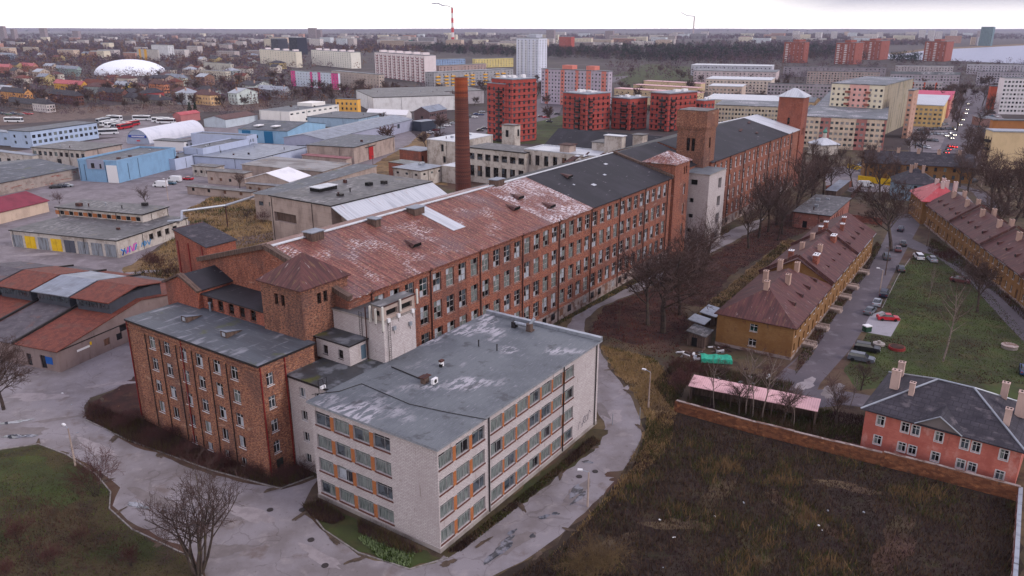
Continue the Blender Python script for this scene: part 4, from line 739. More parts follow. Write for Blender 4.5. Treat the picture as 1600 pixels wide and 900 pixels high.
m.build('hoop', pipe_rust, o); m = MB(); m.tube((0, 0, 44.2), (0, 0, 44.5), 2.15, 2.1, n=24); m.tube((0, 0, 44.5), (0, 0, 44.52), 1.7, 1.7, n=20, m=1); m.build('rim', [mch2, void], o)
# ================================================================== concrete hall with pale lean-to
R = bld('concrete_hall', 'grey concrete hall with stained flat roof and pale metal lean-to behind the mill', 'industrial building', LW(64.5, 84.8), AZD, 36.7, 21.7, 19.7, conc_beige, 'flat', tar_old, ov=.2, th=.3, pm=metal_dark,
        faces={'S': [(1.2, 13.6, 8.0, 2.4), (1.2, 4.2, 5.0, 2.6)]}, backs=[void, wood_old], dep=.9)
m = MB(); m.face([(0, 0, 19.75), (0, -16.5, 11.5), (36.7, -16.5, 11.5), (36.7, 0, 19.75)]); m.face([(0, 0, 19.55), (36.7, 0, 19.55), (36.7, -16.5, 11.3), (0, -16.5, 11.3)]); m.face([(0, 0, 19.55), (0, -16.5, 11.3), (0, -16.5, 11.5), (0, 0, 19.75)]); m.build('lean_to_roof', metal_white, R)
m = MB(); m.face([(3, 0, 0), (3, 0, 19.4), (3, -16, 11.3), (3, -16, 0)]); m.build('side_wall', conc_beige, R)
m = MB(); m.box(9, 15, 13.5, 17, 20.0, 20.9, 0); m.box(8.8, 15.2, 13.3, 17.2, 20.9, 21.1, 1); m.build('skylight', [void, metal_white], R)
m = MB(); m.box(22, 23.5, 9, 10.5, 20.0, 20.8, 0); m.build('roof_vent', [void], R)
# brick transformer tower with slate roof
R = bld('brick_tower', 'squat orange brick tower house with grey slate roof left of the mill', 'building', at(322, 386, 13) - Vector((0, 0, 13)), 34, 7.8, 11.5, 13, brick_red, 'shed', slate, rise=2.6, axis='x', ov=.3,
        faces={'F': [(.8, 9.2, 1.1, 1.1, 'white')]}, mode='obj')
for y in (1.5, 6.5, 10.5): m = MB(); m.box(-.12, -.003, y, y + .35, 0, 12.9); m.build('pilaster', pipe_red, R)
m = MB(); m.box(2.5, 6.5, -.9, 0, 8.3, 8.45); m.build('canopy', metal_white, R)
# ================================================================== INDUSTRIAL YARD, left
def pt(A, h, az, xB, xC):  # near corner given by its roof pixel at known height
    O = at(A[0], A[1], h); a = math.radians(az)
    return (Vector((O.x, O.y, 0)), az, reach(O, (math.sin(a), math.cos(a)), xB, h), reach(O, (-math.cos(a), math.sin(a)), xC, h), h)
def B(name, label, cat, g, **k):
    O, az, L, D, h = g
    return bld(name, label, cat, O, az, max(L, 1), max(D, 1), h, **k)
def auto(L, D, h, fF=None, fS=None):
    """fF=(cols, floors, w, h, first sill) -> windows evenly spread"""
    r = {}
    for k, f, LL in (('F', fF, L), ('S', fS, D), ('E', None, D)):
        if f and LL > 2.5:
            n, fl, ww, wh, s0 = f; ww = min(ww, LL / n * .62); st = (h - s0 - .4) / fl
            r[k] = grid([LL * (i + .5) / n - ww / 2 for i in range(n)], [s0 + st * j for j in range(fl)], ww, min(wh, st * .6))
    return r
# garage with yellow doors
g = pt((182, 377), 4.7, 18, 293, 15); O, az, L, D, h = g
R = B('garage_row', 'long low garage with yellow and grey doors, patched felt roof and graffiti', 'garage', g, wall=plaster_white, rm=tar_old, pm=metal_dark, ov=.25, th=.25, faces={'F': grid([L * .42 + 3.2 * i for i in range(4)], [2.0], 1.7, 1.7, 'dark')}, win='dark', mode='obj')
dg = mat('door_grey', S(140, 144, 152), [(S(100, 96, 96), .8, .45, .65, (2, .4), .8)], rough=.6); dy = mat('door_yellow', S(214, 178, 30), [(S(170, 140, 40), .6, .5, .7, o11, .5)], rough=.5); dd = mat('door_dark', S(84, 86, 98), rough=.6)
nd_ = 8; sp = D / nd_
for i in range(nd_):
    y = D - sp * (i + .88); m = MB(); m.box(-.1, -.01, y, y + sp * .38, .1, 3.6); m.box(-.1, -.01, y + sp * .4, y + sp * .78, .1, 3.6); m.build('garage_door', [dy if i in (1, 3) else (dd if i == 4 else dg)], R)
m = MB(); gcol = [mat('spray_blue', S(30, 120, 190)), mat('spray_pink', S(190, 90, 170)), mat('spray_navy', S(24, 44, 96)), mat('spray_teal', S(90, 140, 180))]
for j, (x0, k, letter) in enumerate([(0, 0, [(0, 1.8), (.9, .9), (.2, 0)]), (.4, 2, [(0, 0), (1.0, 1.7)]), (1.2, 0, [(0, 1.6), (.5, .1), (1.0, 1.2)]), (1.9, 1, [(0, .1), (.6, 1.8), (1.3, .3), (.1, .8)]), (2.9, 0, [(0, .1), (.3, 1.9)]), (3.5, 1, [(0, 1.9), (.5, .2), (1.3, 2.1)]), (4.3, 1, [(.2, .2), (.5, 1.9), (1.6, 2.1)]), (5.0, 0, [(0, .3), (.8, 1.8)]), (7.4, 3, [(0, .5), (.5, 1.7), (1.2, .4)]), (8.6, 3, [(0, .5), (.1, 1.9), (.9, 1.2), (.1, .6)]), (9.8, 3, [(0, 1.8), (.6, .4), (1.4, 1.9)])]):
    stroke(m, [(1.0 + x0 + q[0], .4 + q[1]) for q in letter], .38, -.015 - .003 * j, k)
m.build('graffiti', gcol, R)
g = pt((222, 336), 7.2, 18, 262, 88); O, az, L, D, h = g
R = B('clerestory_shed', 'narrow raised shed with orange panels and broken windows behind the garage', 'shed', g, wall=plaster_white, rm=tar_old, pm=metal_dark, ov=.4, th=.3, faces={'S': grid([D * (i + .3) / 9 for i in range(9)], [5.2], D / 9 * .45, 1.2)}, backs=[void])
m = MB()
for i in range(9): m.box(-.05, .01, D - D * (i + .3) / 9 + .05, D - D * (i + .3) / 9 + D / 9 * .48, 5.2, 6.4)
m.build('orange_panel', orange_paint, R)
blue = plaster(132, 164, 192, .3)
g = place((187, 286), 252, 14, 274, 121, h=8.3); O, az, L, D, h = g
R = B('blue_warehouse', 'sky blue windowless warehouse with white door panel and grey notch', 'warehouse', g, wall=blue, rm=tar_annex, par=.7, ov=.05, pm=blue, faces={})
m = MB(); m.box(-.25, -.05, 0.2, 5.0, 0, 7.0); m.build('door_panel', white_paint, R)
m = MB(); m.box(-.2, 0, 6, 14, 5.2, 9.02, 0); m.box(-.26, -.2, 7.2, 8, 5.6, 7.4, 1); m.box(-.26, -.2, 10.5, 12, 5.6, 7.6, 1); m.build('notch_wall', [plaster(150, 152, 168, .2), glass_dark], R)
m = MB(); 
for y, x in ((15.5, -.1), (-.1, 6)): m.tube((x if y > 0 else x, y if y > 0 else -.1, .5), (x, y if y > 0 else -.1, 7), .08, n=5)
m.build('downpipe', metal_dark, R)
g = place((137, 264), 236, 19.5, 190, 49); O, az, L, D, h = g
R = B('white_workshop', 'white two storey workshop with grey blotched roof and a row of square windows', 'workshop', g, wall=plaster_white, rm=tar_old, pm=metal_dark, ov=.4, th=.3, faces={'S': grid([D * (i + .2) / 10 for i in range(10)], [h - 3.2], 1.9, 1.9) + [(D * .45, 1.2, 2.6, 2.4, None)]}, segs={'F': [(0, 100, conc_beige)]})
wblue = plaster(172, 186, 208, .25)
g = pt((47, 206), 8.5, 19.5, 151, 12); O, az, L, D, h = g
B('blue_office', 'pale blue office building with two rows of windows beside the coaches', 'office building', g, wall=wblue, rm=tar_annex, pm=metal_dark, ov=.3, th=.3, faces=auto(L, D, h, (13, 2, 2.2, 1.6, 2.2), (2, 2, 1.5, 1.5, 2)))
g = pt((38, 210), 6.5, 19.5, 50, -60); O, az, L, D, h = g
B('blue_office', 'low pale blue extension at the left edge in front of the office building', 'office building', g, wall=wblue, rm=metal_grey, roof='shed', rise=2, ov=.3, faces=auto(L, D, h, None, (8, 1, 2, 1.3, 3)))
g = pt((50, 243), 5.0, 19.5, 60, -40); O, az, L, D, h = g
B('white_shed', 'low white rendered shed left of the white workshop', 'shed', g, wall=plaster_white, rm=metal_grey, roof='shed', rise=1.5, ov=.3, faces=auto(L, D, h, None, (6, 1, 2.4, 2.4, .5)))
g = pt((-60, 297), 4.6, 20, 122, -190); O, az, L, D, h = g
B('grey_shed', 'long grey roofed shed with brick stripes in its pale wall left of the blue warehouse', 'shed', g, wall=mat('striped_wall', S(160, 148, 142), [(S(120, 106, 100), .4, .45, .65, o11, .6), (S(140, 76, 62), .25, .6, .64, (1, 4), .8)]), rm=tar_annex, roof='gable', rise=2.5, axis='x', ov=.5, faces={})
g = pt((-50, 343), 3.8, 18, 74, -120); O, az, L, D, h = g
B('maroon_shed', 'cream shed with faded maroon metal roof at the left edge', 'shed', g, wall=plaster(196, 176, 160, .4), rm=mat('roof_maroon_metal', S(134, 60, 76), [(S(112, 50, 64), .3, .45, .65, o11, .7)], lines=[(0, .5, .06, S(100, 44, 58), .5)]), roof='gable', rise=2.6, axis='x', ov=.5)
# arch barn
g = place((234, 226), 214, 16, 319, 199, h=.6); O, az, L, D, h = g
R = B('arched_barn', 'white arched storage barn with blue sign on its grey end wall', 'barn', g, wall=plaster(160, 168, 186, .2), rm=mat('roof_barn', S(200, 200, 208), [(S(170, 172, 184), .2, .5, .7, o11, .5)], rough=.5), roof='arch', rise=7.2, ov=.3)
m = MB(); m.box(-.25, -.16, D * .1, D * .9, 3.4, 4.7, 0)
for i in range(13): m.box(-.29, -.251, D * .18 + i * D * .045, D * .18 + i * D * .045 + D * .03, 3.75, 4.4, 1)
m.build('sign', [mat('sign_blue', S(24, 70, 160)), white_paint], R)
m = MB(); m.box(-.2, -.16, D * .4, D * .55, 1.5, 2.2); m.build('small_sign', mat('sign_red', S(190, 80, 90)), R)
# pale lavender wall buildings
lav = plaster(176, 184, 204, .2)
for (A, top, h_, xB, xC, lb) in [((275, 266), 250, None, 322, 236, 'lowest pale blue warehouse behind the blue warehouse'), ((320, 258), 233, None, 391, 286, 'middle pale blue warehouse with dark flat roof'), ((388, 241), 214, None, 401, 298, 'tallest pale blue warehouse with three small windows')]:
    g = place(A, top, 19.5, xB, xC); O, az, L, D, h = g
    B('pale_warehouse', lb, 'warehouse', g, wall=lav, rm=tar_annex, pm=lav, par=.4, ov=.02, faces=({'F': grid([L * .3, L * .55], [h - 3], 1, 1.6)} if 'tallest' in lb else {}), group='pale blue warehouses')
g = pt((317, 208), 6.5, 19.5, 328, 304); O, az, L, D, h = g
B('white_shed', 'small white shed with windows between barn and warehouses', 'shed', pt((350 - 63, 222), 4.5, 19.5, 350 - 68 + 20, 240), wall=white_paint, rm=tar_annex, pm=metal_dark, faces={'F': grid([1.5, 4.5], [2], 1.4, 1.4)})
# long low roofs in the middle
g = pt((396, 250), 4.5, 19.5, 480, 300); O, az, L, D, h = g
B('grey_shed', 'low grey roofed shed with small white roof vent beside the pale warehouses', 'shed', g, wall=lav, rm=metal_grey, pm=metal_dark, ov=.3, th=.25)
g = pt((504, 268), 5.2, 19.5, 547, 378); O, az, L, D, h = g
B('grey_shed', 'wide shed with weathered pale grey corrugated roof behind the white roofed store', 'shed', g, wall=conc_beige, rm=mat('roof_corrugated', S(150, 148, 148), [(S(112, 106, 104), .2, .42, .6, (1, .4), .8), (S(176, 150, 124), .3, .62, .72, o11, .5)], lines=[(0, 1.2, .3, S(120, 118, 118), .5)]), roof='shed', rise=.8, ov=.4)
g = pt((452, 284), 5.0, 19.5, 484, 384); O, az, L, D, h = g
B('white_store', 'store with bright white sloping roof beside the concrete hall', 'warehouse', g, wall=conc_beige, rm=mat('roof_white', S(214, 212, 216), [(S(184, 182, 188), .2, .5, .7, o11, .5)], rough=.5), roof='gable', axis='x', rise=2.8, ov=.4, faces={'F': [(3, 1.5, 1.6, 1.3, None), (8, 1.5, 1.6, 1.3, None)]})
g = pt((432, 306), 8.5, 22, 588, 397); O, az, L, D, h = g
B('grey_hall', 'long grey felt roofed hall behind the concrete hall', 'warehouse', g, wall=conc_beige, rm=tar_annex, pm=metal_lt, ov=.3, th=.35, faces={'S': grid([1.5, 5.5], [4.8], 1.8, 1.4)})
for (A, h_, xB, xC, lb, rf, wl) in [((381, 272), 5.0, 394, 323, 'derelict beige house with boarded windows beside parked vans', tar_old, conc_beige), ((336, 262), 4.2, 350, 300, 'small rendered house with rusty porch roof at the road end', tar_old, plaster_white), ((392, 301), 2.8, 402, 292, 'collapsed low ruin with broken dark roof', tar_old, conc_beige), ((440, 292), 3.6, 452, 384, 'small beige outhouse with pale roof below the white store', metal_lt, conc_beige)]:
    g = pt(A, h_, 22, xB, xC); O, az, L, D, h = g
    B('derelict_house', lb, 'house', g, wall=wl, rm=rf, pm=wood_old, ov=.35, th=.25, faces={'S': grid([D * (i + .3) / 4 for i in range(4)], [1.4], 1.3, 1.2)}, backs=[board, void, glass_dark])
# beige hall etc.
g = pt((552.5, 231), 7.5, 19, 616, 479); O, az, L, D, h = g
R = B('beige_hall', 'beige panel hall with grey roof and tall red door', 'warehouse', g, wall=conc_beige, rm=tar_annex, pm=metal_dark, ov=.3, th=.3)
m = MB(); m.box(L * .34, L * .34 + 4.2, -.14, -.01, 0, 5.8); m.build('red_door', mat('door_red', S(170, 44, 48), rough=.6), R); m = MB(); m.box(L * .26, L * .5, -.3, -.05, 6.0, 6.25); m.build('door_rail', metal_dark, R)
g = pt((541, 248), 4.6, 19, 549, 472); O, az, L, D, h = g
B('tin_shed', 'low shed with faded maroon tin roof and white strip beside the beige hall', 'shed', g, wall=conc_beige, rm=mat('roof_tin', S(140, 100, 104), [(S(120, 66, 62), .3, .5, .6, o11, .8)]), roof='shed', rise=.6, ov=.4)
g = pt((507, 218), 6.5, 20, 644, 443); O, az, L, D, h = g
R = B('long_hall', 'long hall with ribbed grey metal roof and row of skylights', 'warehouse', g, wall=plaster(164, 166, 184, .2), rm=metal_grey, roof='gable', axis='x', rise=2.2, ov=.4, faces={'F': [(L * .8, 3, 3, 2.5, None)], 'S': [(D * .3, 1.2, 6, 1.8, None)]})
g = pt((449, 205), 7.0, 19.5, 508, 372); O, az, L, D, h = g
R = B('blue_hall', 'light blue hall with teal doors and grey roof', 'warehouse', g, wall=plaster(146, 178, 202, .3), rm=tar_annex, roof='gable', axis='y', rise=3.0, ov=.3, faces={'S': grid([D * .22, D * .33], [2.5], 2, 1.5)})
teal = mat('door_teal', S(20, 110, 150), rough=.5)
for y in (.30, .75): m = MB(); m.box(-.12, -.01, D * y, D * y + 5.5, 0, 6.4); m.build('teal_door', teal, R)
for x in (.3, .65): m = MB(); m.box(3, 8, D * x, D * x + 3, h + 1.4, h + 1.9); m.build('skylight', white_paint, R)
B('blue_hall', 'lower pale blue hall with dark flat roof behind the long hall', 'warehouse', pt((560, 186), 5.5, 19.5, 601, 480), wall=plaster(158, 178, 196, .3), rm=tar_annex, pm=metal_dark, ov=.3)
B('blue_hall', 'farthest pale hall with brown roof left of the white strip window hall', 'warehouse', pt((352, 187), 5, 19.5, 402, 318), wall=plaster(186, 194, 202, .3), rm=maroon_roof, roof='gable', rise=2, ov=.3)
B('crimson_shed', 'small crimson roofed depot building behind the barn', 'shed', pt((282, 180), 5, 19.5, 312, 270), wall=plaster(176, 120, 120, .3), rm=red_metal, roof='gable', rise=1.6, ov=.3)
g = pt((452, 175), 8.0, 24, 529, 405); O, az, L, D, h = g
R = B('white_hall', 'bright white hall with strip windows under its grey roof', 'warehouse', g, wall=plaster(222, 218, 214, .15), rm=tar_annex, pm=white_paint, ov=.15, th=.3, faces={'F': grid([L * (i + .15) / 9 for i in range(9)], [5.9], L / 9 * .5, 1.0) + grid([L * .3, L * .38], [1.0], 3, 1.6)})
m = MB(); m.box(L * .62, L * .9, D * .3, D * .8, 8.3, 10.5, 0); m.build('roof_house', [plaster(222, 218, 214, .15)], R)
g = pt((558, 156), 9.5, 19.5, 563, 524); O, az, L, D, h = g
B('yellow_office', 'small square yellow office cube at the corner of the white storage hall', 'office building', g, wall=plaster(226, 178, 98, .2), rm=tar_annex, pm=metal_dark, ov=.1, faces=auto(L, D, h, None, (5, 2, 1.5, 1.7, 2.2)))
g = pt((583, 153), 10.5, 70, 713, 556); O, az, L, D, h = g
B('storage_hall', 'huge windowless white storage hall behind the yards', 'warehouse', g, wall=plaster(206, 204, 206, .4), rm=tar_old, pm=metal_dark, ov=.2, th=.4)
B('storage_hall', 'second long pale storage hall behind the huge white one', 'warehouse', pt((600, 146), 10, 70, 756, 580), wall=plaster(170, 164, 168, .4), rm=tar_old, pm=metal_dark, ov=.2)
g = pt((635, 180), 4.0, 19.5, 643, 572); O, az, L, D, h = g
B('white_tent', 'long white storage tent in front of the storage hall', 'tent', g, wall=white_paint, rm=white_paint, roof='gable', axis='y', rise=3.0, ov=.1)
g = pt((671, 175), 7.5, 25, 698, 647); O, az, L, D, h = g
B('brick_workshop', 'dark brick workshop with grey roof and red gable', 'workshop', g, wall=plaster(112, 92, 94, .4), rm=metal_grey, roof='gable', axis='x', rise=3.0, ov=.3, faces=auto(L, D, h, (10, 1, 1.4, 1.6, 4.5), (1, 1, 1.4, 1.6, 3)))
B('dark_shed', 'dark green metal shed with grey roof beside the street', 'shed', pt((658, 191), 5.5, 40, 681, 644), wall=plaster(62, 68, 82, .2), rm=metal_grey, ov=.2, th=.25)
g = pt((712, 213.5), 11.3, AZD, 760, 667); O, az, L, D, h = g
B('white_block', 'white rendered block with black openings left of the tall chimney', 'industrial building', place((712, 262), 213.5, AZD, 770, 667, h=11.2), wall=plaster_white, rm=metal_white, pm=metal_white, ov=.1, faces={'S': [(8, 6.5, 1.6, 3.2), (9, 1.5, 1.6, 3)]}, backs=[void], dep=.6)
B('brick_ruin', 'roofless orange brick shed with mossy top beside the white block', 'ruin', pt((657, 237), 5.5, AZD, 681, 624), wall=brick_red, rm=metal_grey, pm=metal_lt, ov=.3, faces={'F': [(1, 0, 1.2, 3.5)]}, backs=[void])
B('brick_ruin', 'low overgrown brick ruin with a dark sunken roof', 'ruin', pt((640, 258), 5.5, AZD, 660, 607), wall=brick_red, rm=tar_wet, pm=wood_old, ov=.1)
g = pt((657, 268), 6.0, AZD, 692, 614); O, az, L, D, h = g
B('small_workshop', 'low white workshop with grey roof and small square windows', 'workshop', g, wall=plaster_white, rm=metal_grey, pm=wood_old, ov=.4, th=.35, faces=auto(L, D, h, (3, 1, 1.4, .9, 4.2), (3, 1, 1.4, .9, 4)))
B('small_workshop', 'white workshop wing with tiny windows right behind the grey roofed one', 'workshop', pt((712, 262), 6.5, AZD, 735, 690), wall=plaster_white, rm=metal_white, ov=.2, faces={})
# white mill annexes behind the chimney
g = pt((820, 240), 13.5, AZD, 850, 730); O, az, L, D, h = g
R = B('white_factory', 'white plastered two storey factory wing with rows of dark windows behind the chimney', 'factory building', g, wall=plaster_white, rm=tar_old, pm=metal_dark, ov=.3, th=.4, faces={'S': grid([D * (i + .25) / 7 for i in range(7)], [9.2], 2.6, 2.4, 'dark') + grid([D * (i + .25) / 7 for i in range(7)], [2.6], 2.4, 4.2, 'dark')}, win='dark', mode='obj')
g = pt((932, 245), 14.5, AZD, 960, 819); O, az, L, D, h = g
R = B('white_factory', 'taller white factory wing with pale roof and broken upright windows', 'factory building', g, wall=plaster_white, rm=metal_white, pm=metal_white, par=.4, ov=.05, faces={'S': grid([D * (i + .3) / 8 for i in range(8)], [9.0], 1.9, 3.8, 'dark') + grid([D * (i + .3) / 8 for i in range(4)], [3.6], 1.9, 1.8, 'dark')}, win='dark', mode='obj')
m = MB(); m.box(3, 8, D * .42, D * .55, h, h + 2.6, 0); m.box(2.7, 8.3, D * .40, D * .57, h + 2.6, h + 2.8, 1); m.build('roof_house', [conc_beige, pipe_rust], R)
B('white_tower', 'short white tower with two dark windows behind the white factory', 'tower', pt((804, 197), 18.5, AZD, 813, 784), wall=plaster_white, rm=tar_old, pm=wood_old, ov=.3, th=.3, faces={'S': [(2, 13.5, 1.6, 3.0)], 'F': [(2.2, 13.8, 1.6, 3.0)]}, backs=[void])
g = pt((1010, 246), 12.5, AZD, 1045, 848); O, az, L, D, h = g
B('dark_roof_hall', 'broad hall with weathered black pitched roof behind the white factory', 'factory building', (g[0], g[1], 26, g[3], g[4]), wall=plaster_white, rm=black_roof, roof='gable', axis='y', rise=6.5, ov=.3)
for (A, h_, xB, xC, lb, wl, rf) in [((958, 225), 17.5, 974, 925, 'white boxy head house with flat grey top on the mill roofs', plaster_white, tar_old), ((972, 214), 21.0, 978, 945, 'head house with pale overhanging lid beside the taller box', plaster_white, metal_white), ((1004, 212), 21.5, 1012, 989, 'crumbling white turret at the mill ridge', plaster_white, tar_old)]:
    B('head_house', lb, 'roof structure', pt(A, h_, AZD, xB, xC), wall=wl, rm=rf, pm=rf, ov=.4, th=.25)
m = MB()
r = random.Random(9)
c = LW(137, 58, 22.5)
for i in range(14): a = r.uniform(0, 6); q = c + UU * r.uniform(-8, 12) + VV * r.uniform(-5, 6); m.obox(q, (math.cos(a), math.sin(a), .3), (-math.sin(a), math.cos(a), 0), (0, 0, 1), r.uniform(1, 5), r.uniform(.3, 2), .15, r.randrange(2))
tag(m.build('roof_debris', [pipe_rust, metal_white]), 'scattered rusty and pale sheets on the mill roof beside the turret', 'debris', kind='stuff')
# red tiled sheds bottom left : one long building per roof strip
O = at(95, 582); az = 21; W_, Ls = 10.6, 40.0
a = math.radians(az); e1 = Vector((math.sin(a), math.cos(a), 0)); e2 = Vector((-math.cos(a), math.sin(a), 0))
drab = plaster(140, 124, 122, .5)
for i, (rm_, lb) in enumerate([(tile_red, 'nearest shed with red tiled roof and long red roof monitor'), (tile_grey, 'shed with faded grey tiled roof between the two red ones'), (tile_red, 'second red tiled shed, farther from the annexe'), (tile_grey, 'last grey tiled shed at the left edge')]):
    P = O + e2 * (W_ * i)
    R = bld('tiled_shed', lb, 'shed', P, az, Ls, W_, 4.2, drab, 'gable', rm_, rise=3.4, axis='y', ov=.35, faces=({'F': [(14, 2.6, 1.8, 1.3), (10, 1.2, 1.4, 1.4), (13, 1.2, 1.4, 1.4)], 'S': [(6, .2, 1.4, 2.6), (2.5, .2, 1.2, 2.4)]} if i == 0 else {}), backs=[glass_dark, board], group='tiled sheds at the left')
    zz = 4.2 + 3.4 * .55
    m = MB(); m.box(13.5, 26.5, 1.0, W_ - 1.0, zz, zz + 3.0, 0)
    for k in range(9): m.box(13.42, 13.49, 1.3 + k * .95, 2.0 + k * .95, zz + 1.3, zz + 2.5, 1)
    m.build('monitor_wall', [plaster(76, 78, 88, .5), glass_mid], R)
    q = roof_pitch(13.6, W_ - 1.6, zz + 3.0, 1.3, .5, 'gable', 'y').build('monitor_roof', rm_ if i != 1 else metal_grey, R); q.location = (13.2, .8, 0)
    m = MB(); m.obox((-.4, W_ - .2, 4.15), (1, 0, .17), (0, 1, 0), (-.17, 0, 1), 20.6, .4, .45); m.obox((20, W_ - .2, 7.6), (1, 0, -.17), (0, 1, 0), (.17, 0, 1), 20.4, .4, .45); m.build('fire_wall', metal_dark, R)
    if i == 0:
        m = MB(); m.box(4.0, 6.8, -.06, -.01, 2.4, 2.8, 0); m.box(6.9, 7.3, -.06, -.01, 2.7, 3.3, 1); m.build('sign', [white_paint, dy], R)
        m = MB(); m.box(-.06, -.01, 1.5, 3.2, 1.3, 2.7); m.build('blue_shutter', mat('shutter_blue', S(20, 90, 160)), R)
        m = MB(); m.box(0, 40, -.05, -.005, 3.9, 4.1); m.build('wall_cable', metal_dark, R)
# overhead heating pipe on posts
P = [at(262, 346, 4.9), at(284, 344, 5.2), at(284, 330, 7), at(352, 321, 7), at(400, 306, 7), at(440, 296, 7)]
o = empty('heating_pipe', (P[2].x, P[2].y, 0), 0, 'silver insulated heating pipe running on rusty posts over the waste ground', 'pipeline')
m = MB(); m.path([p - Vector((P[2].x, P[2].y, 0)) for p in P], .38, 8); m.build('pipe', metal_lt, o)
for p in (P[3], P[4]):
    q = p - Vector((P[2].x, P[2].y, 0)); m = MB(); m.tube((q.x, q.y, 0), (q.x, q.y, q.z), .22, n=6); m.box(q.x - .8, q.x + .8, q.y - .1, q.y + .1, q.z - .6, q.z - .35); m.build('post', pipe_rust, o)
# ================================================================== OCHRE ROW HOUSES
ochre = mat('ochre_render', S(148, 114, 76), [(S(128, 92, 54), .3, .45, .65, o11, .7), (S(110, 72, 54), .9, .6, .72, (1, .5), .7), (S(100, 84, 70), .8, .66, .74, (1.5, .3), .8)], brick=(S(138, 104, 70), S(124, 96, 66), .6, .2, .015), bump=.15)
def rowhouse(label, O, az, L, D, h, rise, hipS=False, nF=8, windF=True, chs=(), rm=maroon_roof, group=None, wall=ochre, face='F'):
    f = {}
    LL = L if face == 'F' else D
    xs = [LL * (i + .3) / nF for i in range(nF)]
    f[face] = grid(xs, [4.3], 1.05, 1.6) + [(x, 1.3, 1.05, 1.6, None) if i % 3 != 1 else (x, .2, 1.2, 2.7, 'dark') for i, x in enumerate(xs)]
    if hipS: f['S'] = [(D * .44, 4.2, 1.5, 1.5, None), (D * .44, 1.2, 1.5, 1.5, None)]
    R = bld('row_house', label, 'house', O, az, L, D, h, wall, 'none_', rm, faces=f, win='house', mode='obj', group=group) if False else None
    root = bld('row_house', label, 'house', O, az, L, D, h, wall, 'gable' if not hipS else 'hip', rm, rise=rise, axis='x' if face == 'F' else 'y', ov=.55, faces=f, win='house', mode='obj', group=group, plinth=(stone_white, .6))
    for (cx, cy, cz, cw, cl, ch, cm, sn) in chs: chimney(root, cx, cy, cz, cw, cl, ch, cm, white_paint if sn else None)
    return root
ppl = plaster(176, 150, 138, .6)
O = at(1235, 563); z = 6.6; azr = 33
gr = 'ochre row houses left of the street'
R = rowhouse('nearest ochre row house with hipped maroon roof, facing the turquoise tarpaulin', O, azr, 29.6, 14.6, z, 4.6, True, 8, True, [(7, 7.6, 10, 1.2, .9, 2.4, ppl, 0), (15, 5.5, 9.6, 1.2, .9, 2.4, ppl, 0), (15, 10, 9.6, 1.2, .9, 2.4, ppl, 0), (24, 6, 9.8, 1.2, .9, 2.4, ppl, 0), (24, 9.5, 9.8, 1.2, .9, 2.4, ppl, 0)], group=gr)
R = rowhouse('middle ochre row house with orange brick chimneys and raised fire walls', LW(0, 0) * 0 + O + Vector((math.sin(math.radians(azr)), math.cos(math.radians(azr)), 0)) * 29.9, azr, 27.2, 14.6, z + .3, 4.6, False, 7, True, [(5, 4.5, 9, 2.4, 1.1, 2.6, brick_red, 1), (5, 10, 9.5, 1.2, 1.0, 2.2, brick_red, 1), (13, 5.5, 9.6, 1.2, .9, 2.2, ppl, 0), (13, 9.5, 9.6, 1.2, .9, 2.2, ppl, 0), (23, 9.5, 9.6, 1.2, .9, 2.2, ppl, 0), (25, 5, 9, 2.4, 1.1, 2.6, brick_red, 1)], group=gr)
R = rowhouse('farthest ochre row house on the left of the street with four brick chimneys', O + Vector((math.sin(math.radians(azr)), math.cos(math.radians(azr)), 0)) * 57.4, azr, 26.2, 14.6, z + .1, 4.6, False, 7, True, [(4, 9.5, 9.6, 1.2, .9, 2.2, brick_red, 1), (10, 5.5, 9.6, 1.2, .9, 2.2, brick_red, 1), (10, 9.5, 9.6, 1.2, .9, 2.2, brick_red, 1), (17, 6.5, 9.8, 1.2, .9, 2.2, brick_red, 1)], group=gr)
a = math.radians(azr); e1 = Vector((math.sin(a), math.cos(a), 0)); e2 = Vector((-math.cos(a), math.sin(a), 0))
for i, dst in enumerate((29.75, 57.25)):
    p = O + e1 * (dst - .2); m = MB(); k = 4.6 / 7.3; m.obox((0, -.6, 6.9), (1, 0, 0), (0, 1, k), (0, -k, 1), .4, 8.0, .55); m.obox((0, 15.2, 6.9), (1, 0, 0), (0, -1, k), (0, k, 1), .4, 8.0, .55)
    tag(m.build('fire_wall', maroon_roof, None, p, math.pi / 2 - a), ['maroon capped fire wall between nearest and middle ochre house', 'maroon capped fire wall between middle and farthest ochre house'][i], 'fire wall')
# row house dormer slits
for i in range(13):
    u = 8 + i * 5.9; q = O + e1 * u + Vector((0, 0, 0)); k = 4.6 / 7.3; yy = 2.6; z0 = 6.65 + yy * k
    if abs(u - 29.8) < 2 or abs(u - 57.3) < 2: continue
    m = MB(); m.face([(-.5, yy - .6, z0 - .35), (.5, yy - .6, z0 - .35), (.35, yy - .6, z0 + .5), (-.35, yy - .6, z0 + .5)], 1); m.face([(-.5, yy - .6, z0 - .35), (-.35, yy - .6, z0 + .5), (0, yy + 1.3, z0 + .85)], 0); m.face([(.5, yy - .6, z0 - .35), (0, yy + 1.3, z0 + .85), (.35, yy - .6, z0 + .5)], 0); m.face([(-.35, yy - .6, z0 + .5), (.35, yy - .6, z0 + .5), (0, yy + 1.3, z0 + .85)], 0)
    tag(m.build('roof_hatch', [maroon_roof, void], None, q, math.pi / 2 - a), 'small maroon roof hatch on the street side of the ochre row', 'roof hatch', 'small hatches along the ochre row roof')
